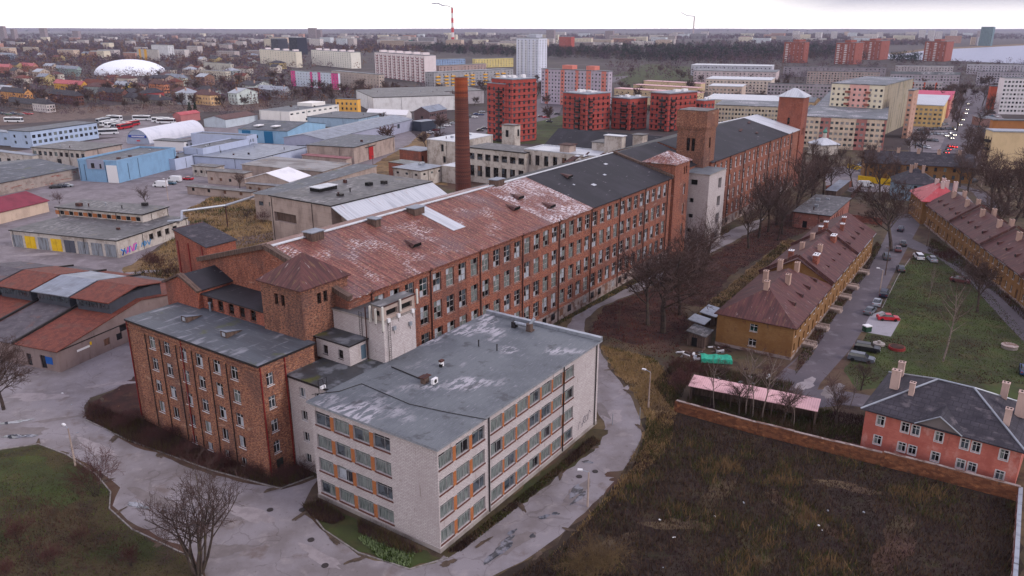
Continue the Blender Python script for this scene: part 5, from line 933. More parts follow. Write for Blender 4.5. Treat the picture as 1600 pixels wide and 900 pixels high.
# entrance steps
for i, u in enumerate((9, 20, 33, 43, 52, 66)):
    q = O + e1 * u - e2 * 0.05; m = MB(); m.box(-1.4, 1.4, -2.2, -.02, 0, .5); m.box(-1.4, -1.15, -2.4, -.02, 0, .85); m.box(1.15, 1.4, -2.4, -.02, 0, .85); m.box(-1.1, 1.1, -2.6, -2.2, 0, .25)
    tag(m.build('entrance_steps', conc_beige, None, q, math.pi / 2 - a), 'worn concrete entrance steps along the ochre row, door number %s from the near end' % ['one', 'two', 'three', 'four', 'five', 'six'][i], 'steps', 'entrance steps of the ochre row')
# second row (right)
Pf = at(1449, 319, 6.6); Pn = at(1600, 432, 6.6); d2 = (Pf - Pn); d2.z = 0; tot = d2.length; d2.normalize(); az2 = math.degrees(math.atan2(d2.x, d2.y)) + 90
segs_ = [(0, 24.6), (24.9, 25.4), (50.6, 26), (77, 26)]
for i, (s0, ln) in enumerate(segs_):
    q = Vector((Pf.x, Pf.y, 0)) - d2 * (s0 + ln)
    rowhouse(['farthest ochre house of the right hand row with white chimneys', 'second ochre house of the right hand row', 'third ochre house of the right hand row with red patched roof', 'nearest ochre house of the right hand row, cut by the frame'][i], q, az2, 13.5, ln, 6.6, 4.6, False, 8, True,
             [(5.2, ln * .25, 9.6, .9, 1.3, 2.4, ppl, 0), (8.5, ln * .3, 9.6, .9, 1.3, 2.4, ppl, 0), (5.2, ln * .75, 9.6, .9, 1.3, 2.4, ppl, 0), (8.5, ln * .8, 9.6, .9, 1.3, 2.4, ppl, 0)], group='ochre row houses right of the street', face='S')
a2_ = math.radians(az2)
for i, s0 in enumerate((24.75, 50.45, 76.8)):
    p = Vector((Pf.x, Pf.y, 0)) - d2 * (s0 + .15); m = MB(); k = 4.6 / 6.75; m.obox((-.6, 0, 6.75), (1, 0, k), (0, 1, 0), (-k, 0, 1), 7.35, .4, .5); m.obox((14.1, 0, 6.75), (-1, 0, k), (0, 1, 0), (k, 0, 1), 7.35, .4, .5)
    tag(m.build('fire_wall', maroon_roof, None, p, math.pi / 2 - a2_), ['maroon fire wall on the right hand row, farthest', 'maroon fire wall on the right hand row, middle', 'maroon fire wall on the right hand row, nearest'][i], 'fire wall')
m = MB(); rq = random.Random(6)
for i in range(40): y = -100 + i * 2.5; m.box(-.62, -.50, y, y + 2.3, 6.3, 6.45, 0 if rq.random() < .6 else 1)
tag(m.build('gutter', [metal_lt, pipe_rust], None, (Pf.x, Pf.y, 0), math.pi / 2 - a2_), 'patched pale gutter along the eaves of the right hand ochre row', 'gutter')
m = MB()
for i in range(34): x = i * 2.45; m.box(x, x + 2.3, -.64, -.52, 6.3 + (.3 if x > 29.5 else 0), 6.45 + (.3 if x > 29.5 else 0), 0 if rq.random() < .45 else 1)
tag(m.build('gutter', [metal_lt, pipe_rust], None, O, math.pi / 2 - math.radians(33)), 'patched gutter along the street eaves of the left ochre row', 'gutter')
for i in range(16):
    u = 4 + i * 5.6; q = Vector((Pf.x, Pf.y, 0)) - d2 * u; k = 4.6 / 6.75; xx = 2.4; z0 = 6.65 + xx * k; m = MB()
    m.face([(xx - .6, -.5, z0 - .35), (xx - .6, .5, z0 - .35), (xx - .6, .35, z0 + .5), (xx - .6, -.35, z0 + .5)], 1); m.face([(xx - .6, -.5, z0 - .35), (xx - .6, -.35, z0 + .5), (xx + 1.3, 0, z0 + .85)], 0); m.face([(xx - .6, .5, z0 - .35), (xx + 1.3, 0, z0 + .85), (xx - .6, .35, z0 + .5)], 0); m.face([(xx - .6, -.35, z0 + .5), (xx - .6, .35, z0 + .5), (xx + 1.3, 0, z0 + .85)], 0)
    tag(m.build('roof_hatch', [maroon_roof, void], None, q, math.pi / 2 - a2_), 'small maroon roof hatch on the right hand ochre row', 'roof hatch', 'small hatches along the right hand row roof')
# red roofed house
g = place((1437, 350), 308, 104, 1500, 1418, h=7.4); O_, az_, L, D, h = g
R = B('red_roof_house', 'ochre house with bright red hipped roof and five white chimneys', 'house', (O_, az_, 12, 17, h), wall=ochre, rm=red_metal, roof='hip', rise=4.4, ov=.6, faces={'F': grid([1.5, 5, 8.5], [1.3, 4.6], 1.1, 1.7), 'S': grid([2, 5, 8, 11, 14], [1.3, 4.6], 1.1, 1.7)}, win='house', mode='obj')
for cx_, cy_ in ((6, 5), (8, 8), (5.5, 10), (8, 12), (10, 6)): chimney(R, cx_, cy_, 10, 1.0, 1.3, 2.8, plaster(196, 176, 172, .4))
g = pt((1400, 286), 6.2, 108, 1464, 1388); O_, az_, L, D, h = g
R = B('slate_roof_house', 'house with dark slate hipped roof edged in pale flashing', 'house', (O_, az_, 14, 13, h), wall=plaster(140, 160, 176, .3), rm=slate, roof='hip', rise=4.6, ov=.6, faces={'F': grid([2, 6, 10], [1.3, 4], 1.1, 1.5)})
for cx_, cy_ in ((5, 5), (9, 5), (7, 9)): chimney(R, cx_, cy_, 9.5, .9, 1.2, 2.6, ppl)
g = pt((1352, 254), 6.5, 108, 1462, 1340); O_, az_, L, D, h = g
R = B('long_ochre_house', 'long ochre house with blue grey roof and pale chimneys behind the trees', 'house', (O_, az_, 40, 12, h), wall=ochre, rm=slate, roof='gable', axis='x', rise=4.4, ov=.5, faces={'F': grid([2 + 3.4 * i for i in range(11)], [1.3, 4.2], 1.1, 1.6)})
for k in range(5): chimney(R, 5 + 7.5 * k, 5.5, 9.8, 1.2, .9, 2.4, ppl)
# small chapel by the far end of the mill
o = empty('chapel', at(1285, 240), 0.3, 'small white chapel with pale pyramid roof and green onion dome', 'chapel')
m = MB(); m.box(-5, 5, -5, 5, 0, 5); m.build('wall', plaster_white, o); rf = roof_pitch(10, 10, 5, 3.2, .6, 'hip').build('roof', metal_white, o); rf.location = (-5, -5, 0)
m = MB(); m.tube((0, 0, 7.6), (0, 0, 10), .9, n=8); m.build('lantern', plaster_white, o); m = MB(); m.tube((0, 0, 10), (0, 0, 10.8), .7, 1.2, n=10); m.tube((0, 0, 10.8), (0, 0, 12.4), 1.2, .1, n=10); m.build('dome', mat('copper_green', S(90, 140, 128)), o)
# brick sheds beyond ochre row
g = place((1294, 362), 331, 33, 1329, 1240, h=4.8); O_, az_, L, D, h = g
R = B('brick_shed', 'pink brick shed with patched grey flat roof behind the ochre row', 'shed', g, wall=mat('brick_pink', S(168, 112, 100), [(S(140, 100, 92), .6, .45, .62, o11, .7), (S(180, 160, 152), .5, .6, .7, o11, .7)], brick=(S(150, 92, 82), S(140, 110, 104), .5, .17, .02)), rm=tar_old, pm=metal_dark, ov=.4, th=.25, faces={'S': [(3, .2, 1.4, 2.2), (8, 2.6, 1, 1)], 'F': grid([L * .1 + 3.2 * i for i in range(6)], [.8], 1.2, 3.0)}, backs=[board, glass_dark, void], group=None)
B('small_shed', 'narrow slatted shed with blue grey lean-to roof behind the brick shed', 'shed', place((1305, 312), 299, 33, 1328, 1290, h=3), wall=wood_old, rm=metal_grey, ov=.2, th=.12)
B('small_shed', 'low dark tool shed beside the leafy bank', 'shed', place((1303, 326), 316, 33, 1313, 1287, h=2.6), wall=wood_old, rm=tar_old, ov=.2, th=.12)
for (A_, B_, hh, mm_, lb) in [((1325, 345), (1378, 352), 2.2, brick_red, 'red brick garden wall behind the large bare tree'), ((1290, 300), (1330, 292), 2.4, brick_red, 'low brick wall of the parking yard'), ((1329, 313), (1345, 296), 2.4, pipe_rust, 'rusty orange metal fence beside the white van'), ((1324, 262), (1360, 270), 1.8, dy, 'yellow board fence at the left of the car yard'), ((1340, 283), (1392, 290), 2.4, dy, 'yellow board fence at the front of the car yard'), ((1380, 272), (1392, 290), 2.2, dy, 'yellow board fence at the side of the car yard')]:
    p, q = at(*A_), at(*B_); d = q - p; m = MB(); m.box(0, d.length, -.12, .12, 0, hh); tag(m.build('garden_wall' if mm_ is brick_red else 'board_fence', mm_, None, p, math.atan2(d.y, d.x)), lb, 'wall' if mm_ is brick_red else 'fence')
# ================================================================== PINK HOUSE
salmon = mat('pink_brick', S(188, 116, 104), [(S(160, 92, 82), .4, .42, .6, (1, .7), .7), (S(200, 160, 152), .3, .56, .68, (1, .6), .7), (S(140, 92, 84), .8, .64, .74, (1.5, .3), .6)], brick=(S(176, 106, 94), S(170, 112, 102), .5, .17, .02), bump=.2)
O_ = at(1598, 703, 6.5); O_.z = 0
ws = [(1.7, 1.0, 1.1), (5.0, 1.0, 1.1), (6.4, 1.0, 1.1), (9.4, 1.0, 1.1), (12.6, 1.0, 1.1), (14.0, 1.0, 1.1), (17.3, 1.0, 1.1)]
R = bld('pink_house', 'two storey salmon pink brick house with grey slate hipped roof and white windows', 'house', O_, 38, 15, 19.7, 6.4, salmon, 'hip', slate, rise=4.0, ov=.6, faces={'S': [(x, 4.3, w_, 1.5, 'house') for x, w_, _ in ws] + [(x, 1.2, w_, 1.4, 'house') for x, w_, _ in ws]}, win='house', mode='obj', dep=.12)
m = MB()
for x, w_, _ in ws:
    for z_, hh in ((4.3, 1.5), (1.2, 1.4)):
        y = 19.7 - x - w_
        for b in ((y - .1, y + w_ + .1, z_ - .12, z_ - .01), (y - .1, y + w_ + .1, z_ + hh + .01, z_ + hh + .1), (y - .12, y - .01, z_, z_ + hh), (y + w_ + .01, y + w_ + .12, z_, z_ + hh)): m.box(-.05, -.004, b[0], b[1], b[2], b[3])
tag(m.build('window_trim', frame_white, R), kind='stuff')
m = MB(); k = 4.0 / 7.5
for p, q in (((-.6, 20.3, 6.45), (7.5, 12.2, 10.5)), ((-.6, -.6, 6.45), (7.5, 7.5, 10.5)), ((7.5, 7.5, 10.5), (7.5, 12.2, 10.5)), ((15.6, 20.3, 6.45), (7.5, 12.2, 10.5)), ((15.6, -.6, 6.45), (7.5, 7.5, 10.5))): m.tube(p, q, .14, n=6)
m.build('ridge_flashing', metal_lt, R)
m = MB(); m.face([(-.62, 7.4, 6.55), (-.62, 12.6, 6.55), (-.62, 10, 8.3)], 0); m.build('pediment', plaster(120, 112, 112, .4), R)
m = MB(); m.face([(-.9, 7.0, 6.5), (-.9, 10, 8.5), (3.4, 10, 8.5), (.1, 7.0, 6.75)]); m.face([(-.9, 13.0, 6.5), (.1, 13.0, 6.75), (3.4, 10, 8.5), (-.9, 10, 8.5)]); m.build('dormer_roof', slate, R); m = MB(); m.tube((-.92, 7.0, 6.52), (-.92, 10, 8.52), .09, n=5); m.tube((-.92, 13.0, 6.52), (-.92, 10, 8.52), .09, n=5); m.build('dormer_flashing', metal_lt, R)
for cx_, cy_, cz_, w1, w2, hh in ((6, 17.5, 8, .8, 1.2, 2.9), (4.0, 14.8, 8, .7, .7, 2.4), (3.6, 2.6, 7.5, .8, .8, 2.7), (8.5, 1.5, 7.5, 1.0, 1.3, 3.6), (11, 4, 8, .8, .9, 2.9), (12, 18, 7, .8, .9, 3.0)): chimney(R, cx_, cy_, cz_, w1, w2, hh, plaster(190, 166, 158, .5))
# brick boundary wall
wallb = mat('wall_brick_orange', S(132, 84, 58), [(S(98, 62, 46), .8, .42, .6, (1, 2), .8), (S(176, 124, 88), .7, .58, .7, (1, 2), .6), (S(80, 62, 54), .5, .64, .72, o11, .7)], brick=(S(128, 72, 44), S(130, 104, 84), .5, .17, .02), bump=.3)
def bwall(pts, lb, hh, m_, cap, name='boundary_wall', step=7.0, thick=.35):
    o = empty(name, at(*pts[0]), 0, lb, 'wall'); base = at(*pts[0]); m = MB(); c_ = MB(); pil = []
    for a_, b_ in zip(pts[:-1], pts[1:]):
        p, q = at(*a_) - base, at(*b_) - base; d = (q - p); n = Vector((-d.y, d.x, 0)).normalized(); L_ = d.length; dn = d.normalized(); k = max(1, round(L_ / step))
        for i in range(k):
            hv = hh + rnd.uniform(-.18, .12); s0 = p + dn * (L_ * i / k) - n * thick / 2
            m.obox(s0, dn, n, (0, 0, 1), L_ / k - .004, thick, hv); c_.obox(s0 - n * .06 + Vector((0, 0, hv + .004)), dn, n, (0, 0, 1), L_ / k - .01, thick + .12, .1)
            pil.append(s0 - n * .08)
            mm2 = MB(); mm2.obox(s0 - n * .08 - dn * .2, dn, n, (0, 0, 1), .42, thick + .16, hv - .05); mm2.build('pier', m_, o)
    m.build('wall', m_, o); c_.build('coping', cap, o); return o
bwall([(1056, 643), (1180, 678), (1300, 708), (1460, 748), (1590, 783)], 'long orange brick boundary wall with grey coping along the overgrown plot', 2.1, wallb, stone_white)
bwall([(1590, 783), (1582, 905), (1576, 1000)], 'rusty brick boundary wall running down the right edge', 2.0, mat('wall_rust', S(132, 84, 80), [(S(180, 168, 170), .8, .5, .62, o11, .8)]), metal_lt, 'boundary_wall', 5)
# carport with pink roof
P0_, P1_ = at(1275, 641, 3.0), at(1079, 602, 3.0); d = P1_ - P0_; azc = math.degrees(math.atan2(d.x, d.y)) + 90
o = empty('carport', (P0_.x, P0_.y, 0), math.pi / 2 - math.radians(azc), 'long open fronted shed with faded pink metal roof among birches', 'shed'); Lc = d.length
m = MB(); m.face([(-.3, -.3, 3.0), (-.3, Lc + .3, 3.0), (3.4, Lc + .3, 3.5), (3.4, -.3, 3.5)][::-1]); m.face([(-.3, -.3, 2.9), (-.3, Lc + .3, 2.9), (3.4, Lc + .3, 3.4), (3.4, -.3, 3.4)]); m.face([(-.3, -.3, 2.9), (-.3, -.3, 3.0), (-.3, Lc + .3, 3.0), (-.3, Lc + .3, 2.9)]); m.build('roof', pink_metal, o)
m = MB(); m.box(3.1, 3.3, 0, Lc, 0, 3.3); m.box(0, 3.1, -.1, .05, 0, 2.95); m.box(0, 3.1, Lc - .05, Lc + .1, 0, 2.95); m.build('wall', wood_old, o)
for i in range(7): m = MB(); m.box(0, .15, i * Lc / 6.1, i * Lc / 6.1 + .15, 0, 2.95); m.build('post', wood_old, o)
# wood sheds and tarpaulin
for (A_, s_, hh, rm_, lb) in [((1100, 545), (4, 3.5), 2.6, tar_old, 'ramshackle dark wooden shed beside the leaf covered bank'), ((1098, 522), (3.4, 3), 2.2, metal_lt, 'tiny shed with pale tin roof, middle one of three'), ((1116, 510), (5, 3), 2.2, metal_lt, 'tiny shed with pale tin roof nearest the ochre gable')]:
    p = at(*A_); m_ = bld('wood_shed', lb, 'shed', p, 33, s_[0], s_[1], hh, wood_old, 'shed', rm_, rise=.5, ov=.3, faces={'S': [(.8, 0, 1.2, 1.9)]}, backs=[void])
p = at(1118, 566); o = empty('tarpaulin_stack', p, -.15, 'turquoise tarpaulin draped over a stack in the yard', 'tarpaulin')
m = MB(); tg = mat('tarp_turquoise', S(60, 168, 142), [(S(40, 130, 110), .8, .5, .65, o11, .7)], rough=.5)
nx_ = 8; T = [[(-2.8 + 5.6 * i / nx_ + rnd.uniform(-.1, .1), -1.2 + 2.4 * j / 3, (1.1 + .12 * math.sin(i * 2) + (.15 if j in (1, 2) else 0)) + rnd.uniform(-.06, .06)) for j in range(4)] for i in range(nx_ + 1)]
for i in range(nx_):
    for j in range(3): m.face([T[i][j], T[i + 1][j], T[i + 1][j + 1], T[i][j + 1]])
    m.face([(T[i][0][0], -1.35, .3), (T[i + 1][0][0], -1.3, .35), T[i + 1][0], T[i][0]])
m.build('tarpaulin', tg, o); m = MB(); m.box(-2.6, 2.6, -1.1, 1.1, 0, .95); m.build('stack', wood_old, o)
# junk piles
m = MB(); r = random.Random(5)
for (x, y, n, sp_) in ((1075, 560, 26, 1.6), (1128, 548, 16, 1.0), (1160, 590, 16, 3), (1175, 612, 10, 3), (232, 438, 10, .9), (1085, 548, 8, 1.2)):
    c = at(x, y)
    for i in range(n): q = c + Vector((r.gauss(0, sp_), r.gauss(0, sp_), 0)); a_ = r.uniform(0, 6.3); t_ = r.uniform(-.2, .6); m.obox(q, (math.cos(a_), math.sin(a_), t_), (-math.sin(a_), math.cos(a_), 0), (-t_ * math.cos(a_), -t_ * math.sin(a_), 1), r.uniform(.2, 1.6), r.uniform(.1, .6), r.uniform(.05, .35), r.randrange(4))
tag(m.build('scrap_heap', [wood_old, white_paint, metal_lt, pipe_rust]), 'scattered planks and scrap in the back yards', 'scrap', kind='stuff')
# ================================================================== POSTS, LAMPS
def lamp(x, y, h, lb, name='street_lamp', wood=False, arm=.9, ang=2.5, group='street lamps'):
    o = empty(name, at(x, y), ang, lb, 'street lamp' if not wood else 'utility pole', group if not wood else 'wooden poles'); m = MB(); m.tube((0, 0, 0), (0, 0, h), .15, .09, n=8); m.build('pole', wood_old if wood else conc_beige, o)
    if wood: m = MB(); m.box(-.7, .7, -.05, .05, h - .5, h - .35); m.build('crossarm', wood_old, o)
    else: m = MB(); m.tube((0, 0, h), (arm, 0, h + .25), .05, n=6); m.build('arm', metal_lt, o); m = MB(); m.box(arm - .1, arm + .55, -.16, .16, h + .18, h + .36); m.build('lamp_head', white_paint, o)
lamp(918, 792, 5.2, 'grey concrete lamp post on the inside of the road bend', ang=3.0); lamp(1013, 637, 6.4, 'concrete lamp post in the straw coloured grass', ang=2.6)
lamp(967, 516, 6.0, 'leaning wooden pole beside the mill road', wood=True); lamp(263, 313, 7.5, 'tall lamp post beside the two white vans'); lamp(583, 262, 5.5, 'wooden pole in front of the red door', wood=True)
for i, (x, y) in enumerate(((1490, 262), (1508, 268), (1533, 292), (1577, 330), (1374, 460), (118, 728))): lamp(x, y, 8 if i < 4 else 6, ['lamp post left of the city street', 'lamp post at the junction by the red roofed house', 'lamp post beside the side road with a parked car', 'lamp post by the pale path at the right edge', 'thin lamp post beside the parked cars of the ochre row', 'short lamp post at the edge of the lawn'][i])
for i, (x, y) in enumerate(((1383, 430), (1448, 385))): lamp(x, y, 7.5, ['wooden pole beside the ochre row parking', 'wooden pole at the head of the lawn'][i], wood=True)
for i, (x, y) in enumerate(((925, 656), (912, 652))):
    pass
o = empty('barrier_posts', at(957, 664), 0, 'two thin posts of a road barrier across the bend', 'barrier'); m = MB(); m.tube((0, 0, 0), (0, 0, 2), .06, n=6); m.build('post', metal_lt, o); m = MB(); m.tube((4.6, 2, 0), (4.6, 2, 2), .06, n=6); m.build('post', metal_lt, o)
o = empty('flower_bed', at(1401, 545), 0, 'round raised flower bed ringed with red blocks', 'flower bed'); m = MB(); m.tube((0, 0, 0), (0, 0, .5), 1.6, 1.5, n=18); m.build('ring', pipe_red, o); m = MB(); m.tube((0, 0, .5), (0, 0, .56), 1.3, 1.3, n=14); m.build('soil', g_leaf, o)
o = empty('stone_planter', at(1373, 539), 0, 'low grey stone planter beside the round flower bed', 'planter'); m = MB(); m.tube((0, 0, 0), (0, 0, .4), 1.1, 1.2, n=8); m.tube((0, 0, .4), (0, 0, .9), .3, .35, n=8); m.build('stone', concrete, o)
o = empty('waste_container', at(1354, 518), .3, 'dark green waste container with white lid beside the parking bay', 'waste container'); m = MB(); m.box(-.7, .7, -.6, .6, .1, 1.2); m.build('bin', mat('bin_green', S(40, 72, 54)), o); m = MB(); m.box(-.75, .75, -.65, .65, 1.2, 1.4); m.build('lid', white_paint, o)
o = empty('concrete_ring', at(1577, 544), 0, 'low round concrete well ring on the green lawn', 'well ring'); m = MB(); m.tube((0, 0, 0), (0, 0, .6), 1.4, n=18); m.build('ring', concrete, o); m = MB(); m.tube((0, 0, .6), (0, 0, .68), 1.5, n=18); m.build('cover', stone_white, o)
# ================================================================== MID CITY BLOCKS
terr = mat('terracotta', S(162, 78, 70), [(S(142, 68, 62), .2, .45, .6, o11, .5)], lines=[(1, 3.05, .38, S(66, 44, 52), .95)], rough=.8)
def flats(label, g, wall, floors, nF, nS, rm=None, cat='apartment block', name='apartment_block', ww=1.3, wh=1.3, s0=1.6, segs=None, extra=None, group=None, roof='flat', backs=None, rise=2, axis='x', par=0, pm=None):
    O, az, L, D, h = g
    R = B(name, label, cat, g, wall=wall, rm=rm or tar, pm=pm or rm or metal_lt, ov=.25, th=.5, par=par, roof=roof, rise=rise, axis=axis, faces=auto(L, D, h, (nF, floors, ww, wh, s0) if nF else None, (nS, floors, ww, wh, s0) if nS else None), segs=segs, group=group, backs=backs or [glass_dark, glass_mid, glass_blind, frame_grey])
    if extra: extra(R, L, D, h)
    return R
def equip(R, L, D, h):
    m = MB(); r = random.Random(int(L * 10))
    for i in range(7): x, y = r.uniform(.15, .75) * L, r.uniform(.15, .75) * D; m.box(x, x + L * .12, y, y + D * .12, h + .51, h + .9 + r.random() * 1.2)
    m.build('roof_plant', white_paint, R)
def balc(R, L, D, h, face='S', at_=(.3,), fl=9, wd=3, s0=1.6, m_=None):
    p, d, n, rot, LL = FACES[face](L, D); st = (h - s0 - .4) / fl
    for a_ in at_:
        for j in range(fl):
            m = MB()
            z = s0 + st * j - .9; x = LL * a_; b0 = (p[0] + d[0] * x, p[1] + d[1] * x, z); m.obox(b0, (d[0], d[1], 0), (n[0], n[1], 0), (0, 0, 1), wd, 1.3, 1.1); m.build('balcony', m_ or metal_dark, R)
gt = 'terracotta apartment blocks behind the mill'
for (A_, h_, az_, xB, xC, fl, nF, nS, lb, by) in [((790, 132), 30.5, 48, 839, 761, 9, 6, 4, 'tallest terracotta block with dark bands right of the factory chimney', 1), ((800, 125), 33, 48, 838, 768, 10, 5, 4, 'terracotta upper tower directly behind the tallest block', 0), ((917, 148), 21.5, 50, 954, 880, 6, 5, 5, 'terracotta block second from the left with two dark glazed strips', 1), ((985, 155), 18.5, 48, 1012, 957, 5, 3, 3, 'smallest terracotta block between two larger ones', 1), ((1046, 147), 22, 50, 1090, 1017, 6, 6, 4, 'terracotta block left of the water tower', 1), ((1100, 158), 18, 50, 1117, 1088, 5, 3, 2, 'terracotta block mostly hidden by the water tower', 0)]:
    g = pt(A_, h_, az_, xB, xC)
    R = flats(lb, g, terr, fl, nF, nS, metal_grey, group=gt, extra=equip, backs=[glass_dark, glass_mid], s0=1.3, ww=1.5, wh=1.9)
    if by: balc(R, g[2], g[3], g[4], 'S', (.55,), fl, 4, 1.3); balc(R, g[2], g[3], g[4], 'F', (.08,), fl, 2.6, 1.3)
gp = plaster(176, 166, 178, .25); salm = mat('render_salmon', S(200, 130, 118), [(S(176, 112, 102), .3, .45, .7, o11, .4)])
g = pt((951, 112), 27, 39, 957, 846); D = g[3]
R = flats('grey nine storey slab with salmon pink stripes behind the terracotta blocks', g, gp, 9, 1, 20, tar, segs={'S': [(D * .06, D * .11, salm), (D * .30, D * .36, salm), (D * .52, D * .57, salm), (D * .68, D * .75, salm), (D * .90, D * .97, salm)]})
m = MB(); m.box(2, 9, D * .55, D * .7, 27.5, 30.5); m.box(2, 9, D * .22, D * .34, 27.5, 30.5); m.build('lift_house', salm, R)
g = pt((842, 60), 47, 40, 855, 807)
R = flats('tall sixteen storey white tower block on the left of the pine wood', g, plaster(206, 208, 220, .2), 16, 3, 6, tar, backs=[glass_dark, glass_mid, glass_blind]); balc(R, g[2], g[3], g[4], 'S', (.15, .4, .75), 16, 3.5, 1.6, white_paint)
m = MB(); m.box(3, 12, 6, 16, 47.5, 51); m.build('lift_house', plaster(176, 178, 190, .2), R)
wp = plaster(214, 202, 204, .2)
g = pt((663, 87), 29, 58, 681, 585); R = flats('long nine storey pale pink slab in the middle distance', g, wp, 9, 0, 22, tar, ww=2.2, s0=1.2); balc(R, g[2], g[3], g[4], 'S', [(i + .5) / 11 for i in range(11)], 9, 4, 1.2, plaster(150, 110, 116, .2))
m = MB(); D = g[3]
for i in range(6): m.box(2, 10, D * (i + .3) / 6, D * (i + .3) / 6 + 6, 29.5, 32)
m.build('lift_house', wp, R)
g = pt((548, 82), 23, 55, 563, 486); R = flats('white seven storey slab left of the pale pink one', g, plaster(216, 212, 204, .2), 8, 0, 18, tar, ww=2.4, s0=1.2)
D = g[3]; m = MB(); [m.box(2, 10, D * (i + .3) / 5, D * (i + .3) / 5 + 6, 23.5, 26) for i in range(5)]; m.build('lift_house', wp, R)
g = pt((462, 81), 23, 55, 471, 405); R = flats('cream seven storey slab at the left end of the white row', g, plaster(214, 206, 192, .2), 8, 0, 14, tar, ww=2.4, s0=1.2)
D = g[3]; m = MB(); [m.box(2, 10, D * (i + .3) / 4, D * (i + .3) / 4 + 6, 23.5, 26) for i in range(4)]; m.build('lift_house', wp, R)
mag = mat('render_magenta', S(206, 84, 146), rough=.7)
g = pt((528, 115), 15.5, 42, 531, 454); D = g[3]
flats('white block with magenta panels and projecting bays', g, plaster(196, 202, 214, .15), 5, 0, 16, tar, segs={'S': [(0, D * .1, mag), (D * .42, D * .47, mag), (D * .58, D * .64, mag), (D * .86, D, mag)]})
g = pt((592, 117), 15.6, 50, 600, 518); flats('beige five storey block right of the magenta panelled one', g, plaster(178, 164, 156, .4), 5, 2, 16, tar)
ybal = mat('balcony_yellow', S(220, 170, 60))
g = pt((678, 114), 15, 46, 802, 664); R = flats('long grey five storey block with yellow balconies', g, plaster(160, 158, 162, .4), 5, 22, 4, tar); balc(R, g[2], g[3], g[4], 'F', [.02, .12, .2, .36, .44, .6, .76, .84], 4, 5, 1.6, ybal)
for (A_, h_, az_, xB, xC, c_, fl, nF, nS, lb) in [
    ((682, 93), 13, 50, 727, 676, (140, 160, 190), 4, 12, 2, 'pale blue four storey block behind the yellow balconies'), ((742, 92), 13, 60, 802, 738, (206, 190, 134), 4, 14, 2, 'pale yellow block with red stair panel near the pine wood'), ((686, 103), 13, 46, 760, 680, (170, 150, 146), 4, 14, 2, 'brownish four storey block between blue and grey ones'),
    ((1386, 188), 15.5, 25, 1391, 1258, (206, 188, 170), 5, 1, 16, 'cream and mauve five storey block in front of the tall pale one'),
    ((1345, 134), 15, 22, 1351, 1200, (168, 160, 166), 5, 0, 26, 'long grey five storey block behind the far mill tower'), ((1240, 160), 13, 22, 1246, 1100, (206, 196, 178), 4, 0, 22, 'long cream block with pale blue roof right behind the water tower'), ((1222, 168), 12.5, 22, 1228, 1118, (200, 188, 168), 4, 0, 20, 'nearer cream block with dark roof humps behind the mill wing'),
    ((1205, 126), 12, 22, 1211, 1103, (204, 190, 180), 4, 0, 18, 'pale block with white roof left of the long grey one'), ((1160, 136), 11, 22, 1166, 1107, (198, 180, 168), 3, 0, 9, 'low cream block in front of the white roofed one'), ((1213, 113), 13, 22, 1218, 1084, (196, 182, 184), 4, 0, 20, 'pinkish row of four storeys below the pine wood'), ((1206, 104), 13, 22, 1210, 1080, (186, 186, 196), 4, 0, 20, 'farthest white roofed row below the pine wood'),
    ((1473, 129), 13, 20, 1500, 1348, (186, 176, 178), 4, 3, 24, 'row with bright white roof sheets and orange entrances'), ((1500, 117), 15, 16, 1506, 1392, (170, 162, 170), 5, 0, 22, 'grey five storey row below the lake, beside the red gabled end'), ((1375, 113), 14, 18, 1382, 1262, (176, 160, 156), 5, 0, 24, 'grey pink five storey row below the brick towers'), ((1600, 113), 14, 14, 1606, 1528, (166, 160, 170), 5, 0, 16, 'grey row at the right edge below the lake'), ((1490, 104), 12, 14, 1496, 1400, (180, 172, 176), 4, 0, 20, 'row with pale roof patches near the lone brick tower'), ((1610, 102), 12, 14, 1620, 1512, (176, 172, 182), 4, 0, 20, 'pale roofed row at the lake shore, right edge'), ((1385, 106), 12, 14, 1390, 1225, (150, 142, 150), 4, 0, 24, 'dim grey row left below the brick towers'),
    ((1343, 119), 9, 30, 1346, 1270, (216, 172, 110), 3, 2, 12, 'ochre gabled row with white skylights beside the white roofed row'),
    ((1475, 166), 13, 30, 1484, 1400, (214, 184, 132), 4, 0, 10, 'yellow four storey block with white roof beside the car park'), ((1485, 157), 12, 30, 1492, 1400, (206, 140, 132), 3, 0, 4, 'pink rendered block with crimson roof behind the yellow one'),
    ((1272, 160), 9, 30, 1282, 1240, (222, 196, 160), 3, 2, 4, 'small cream gabled house behind the far mill tower'), ((1290, 178), 7, 25, 1300, 1258, (190, 140, 90), 2, 1, 3, 'low brown extension beside the cream gabled house')]:
    g = pt(A_, h_, az_, xB, xC); D = g[3]; sg = None
    if 'mauve' in lb: mv = plaster(172, 122, 116, .3); sg = {'S': [(D * .2, D * .33, mv), (D * .64, D * .77, mv), (D * .97, D, mv)]}
    if 'orange entrances' in lb: oe = mat('entry_orange', S(190, 90, 60)); sg = {'S': [(D * (i + .4) / 7, D * (i + .55) / 7, oe) for i in range(7)]}
    rm_ = metal_white if ('white' in lb or 'pale blue roof' in lb or 'pale roof' in lb) else tar
    if 'crimson' in lb: rm_ = mat('roof_crimson', S(180, 84, 110))
    flats(lb, g, plaster(*c_), fl, nF, nS, rm_, segs=sg, ww=1.5, roof='gable' if 'gabled' in lb else 'flat', axis='y', rise=2.5)
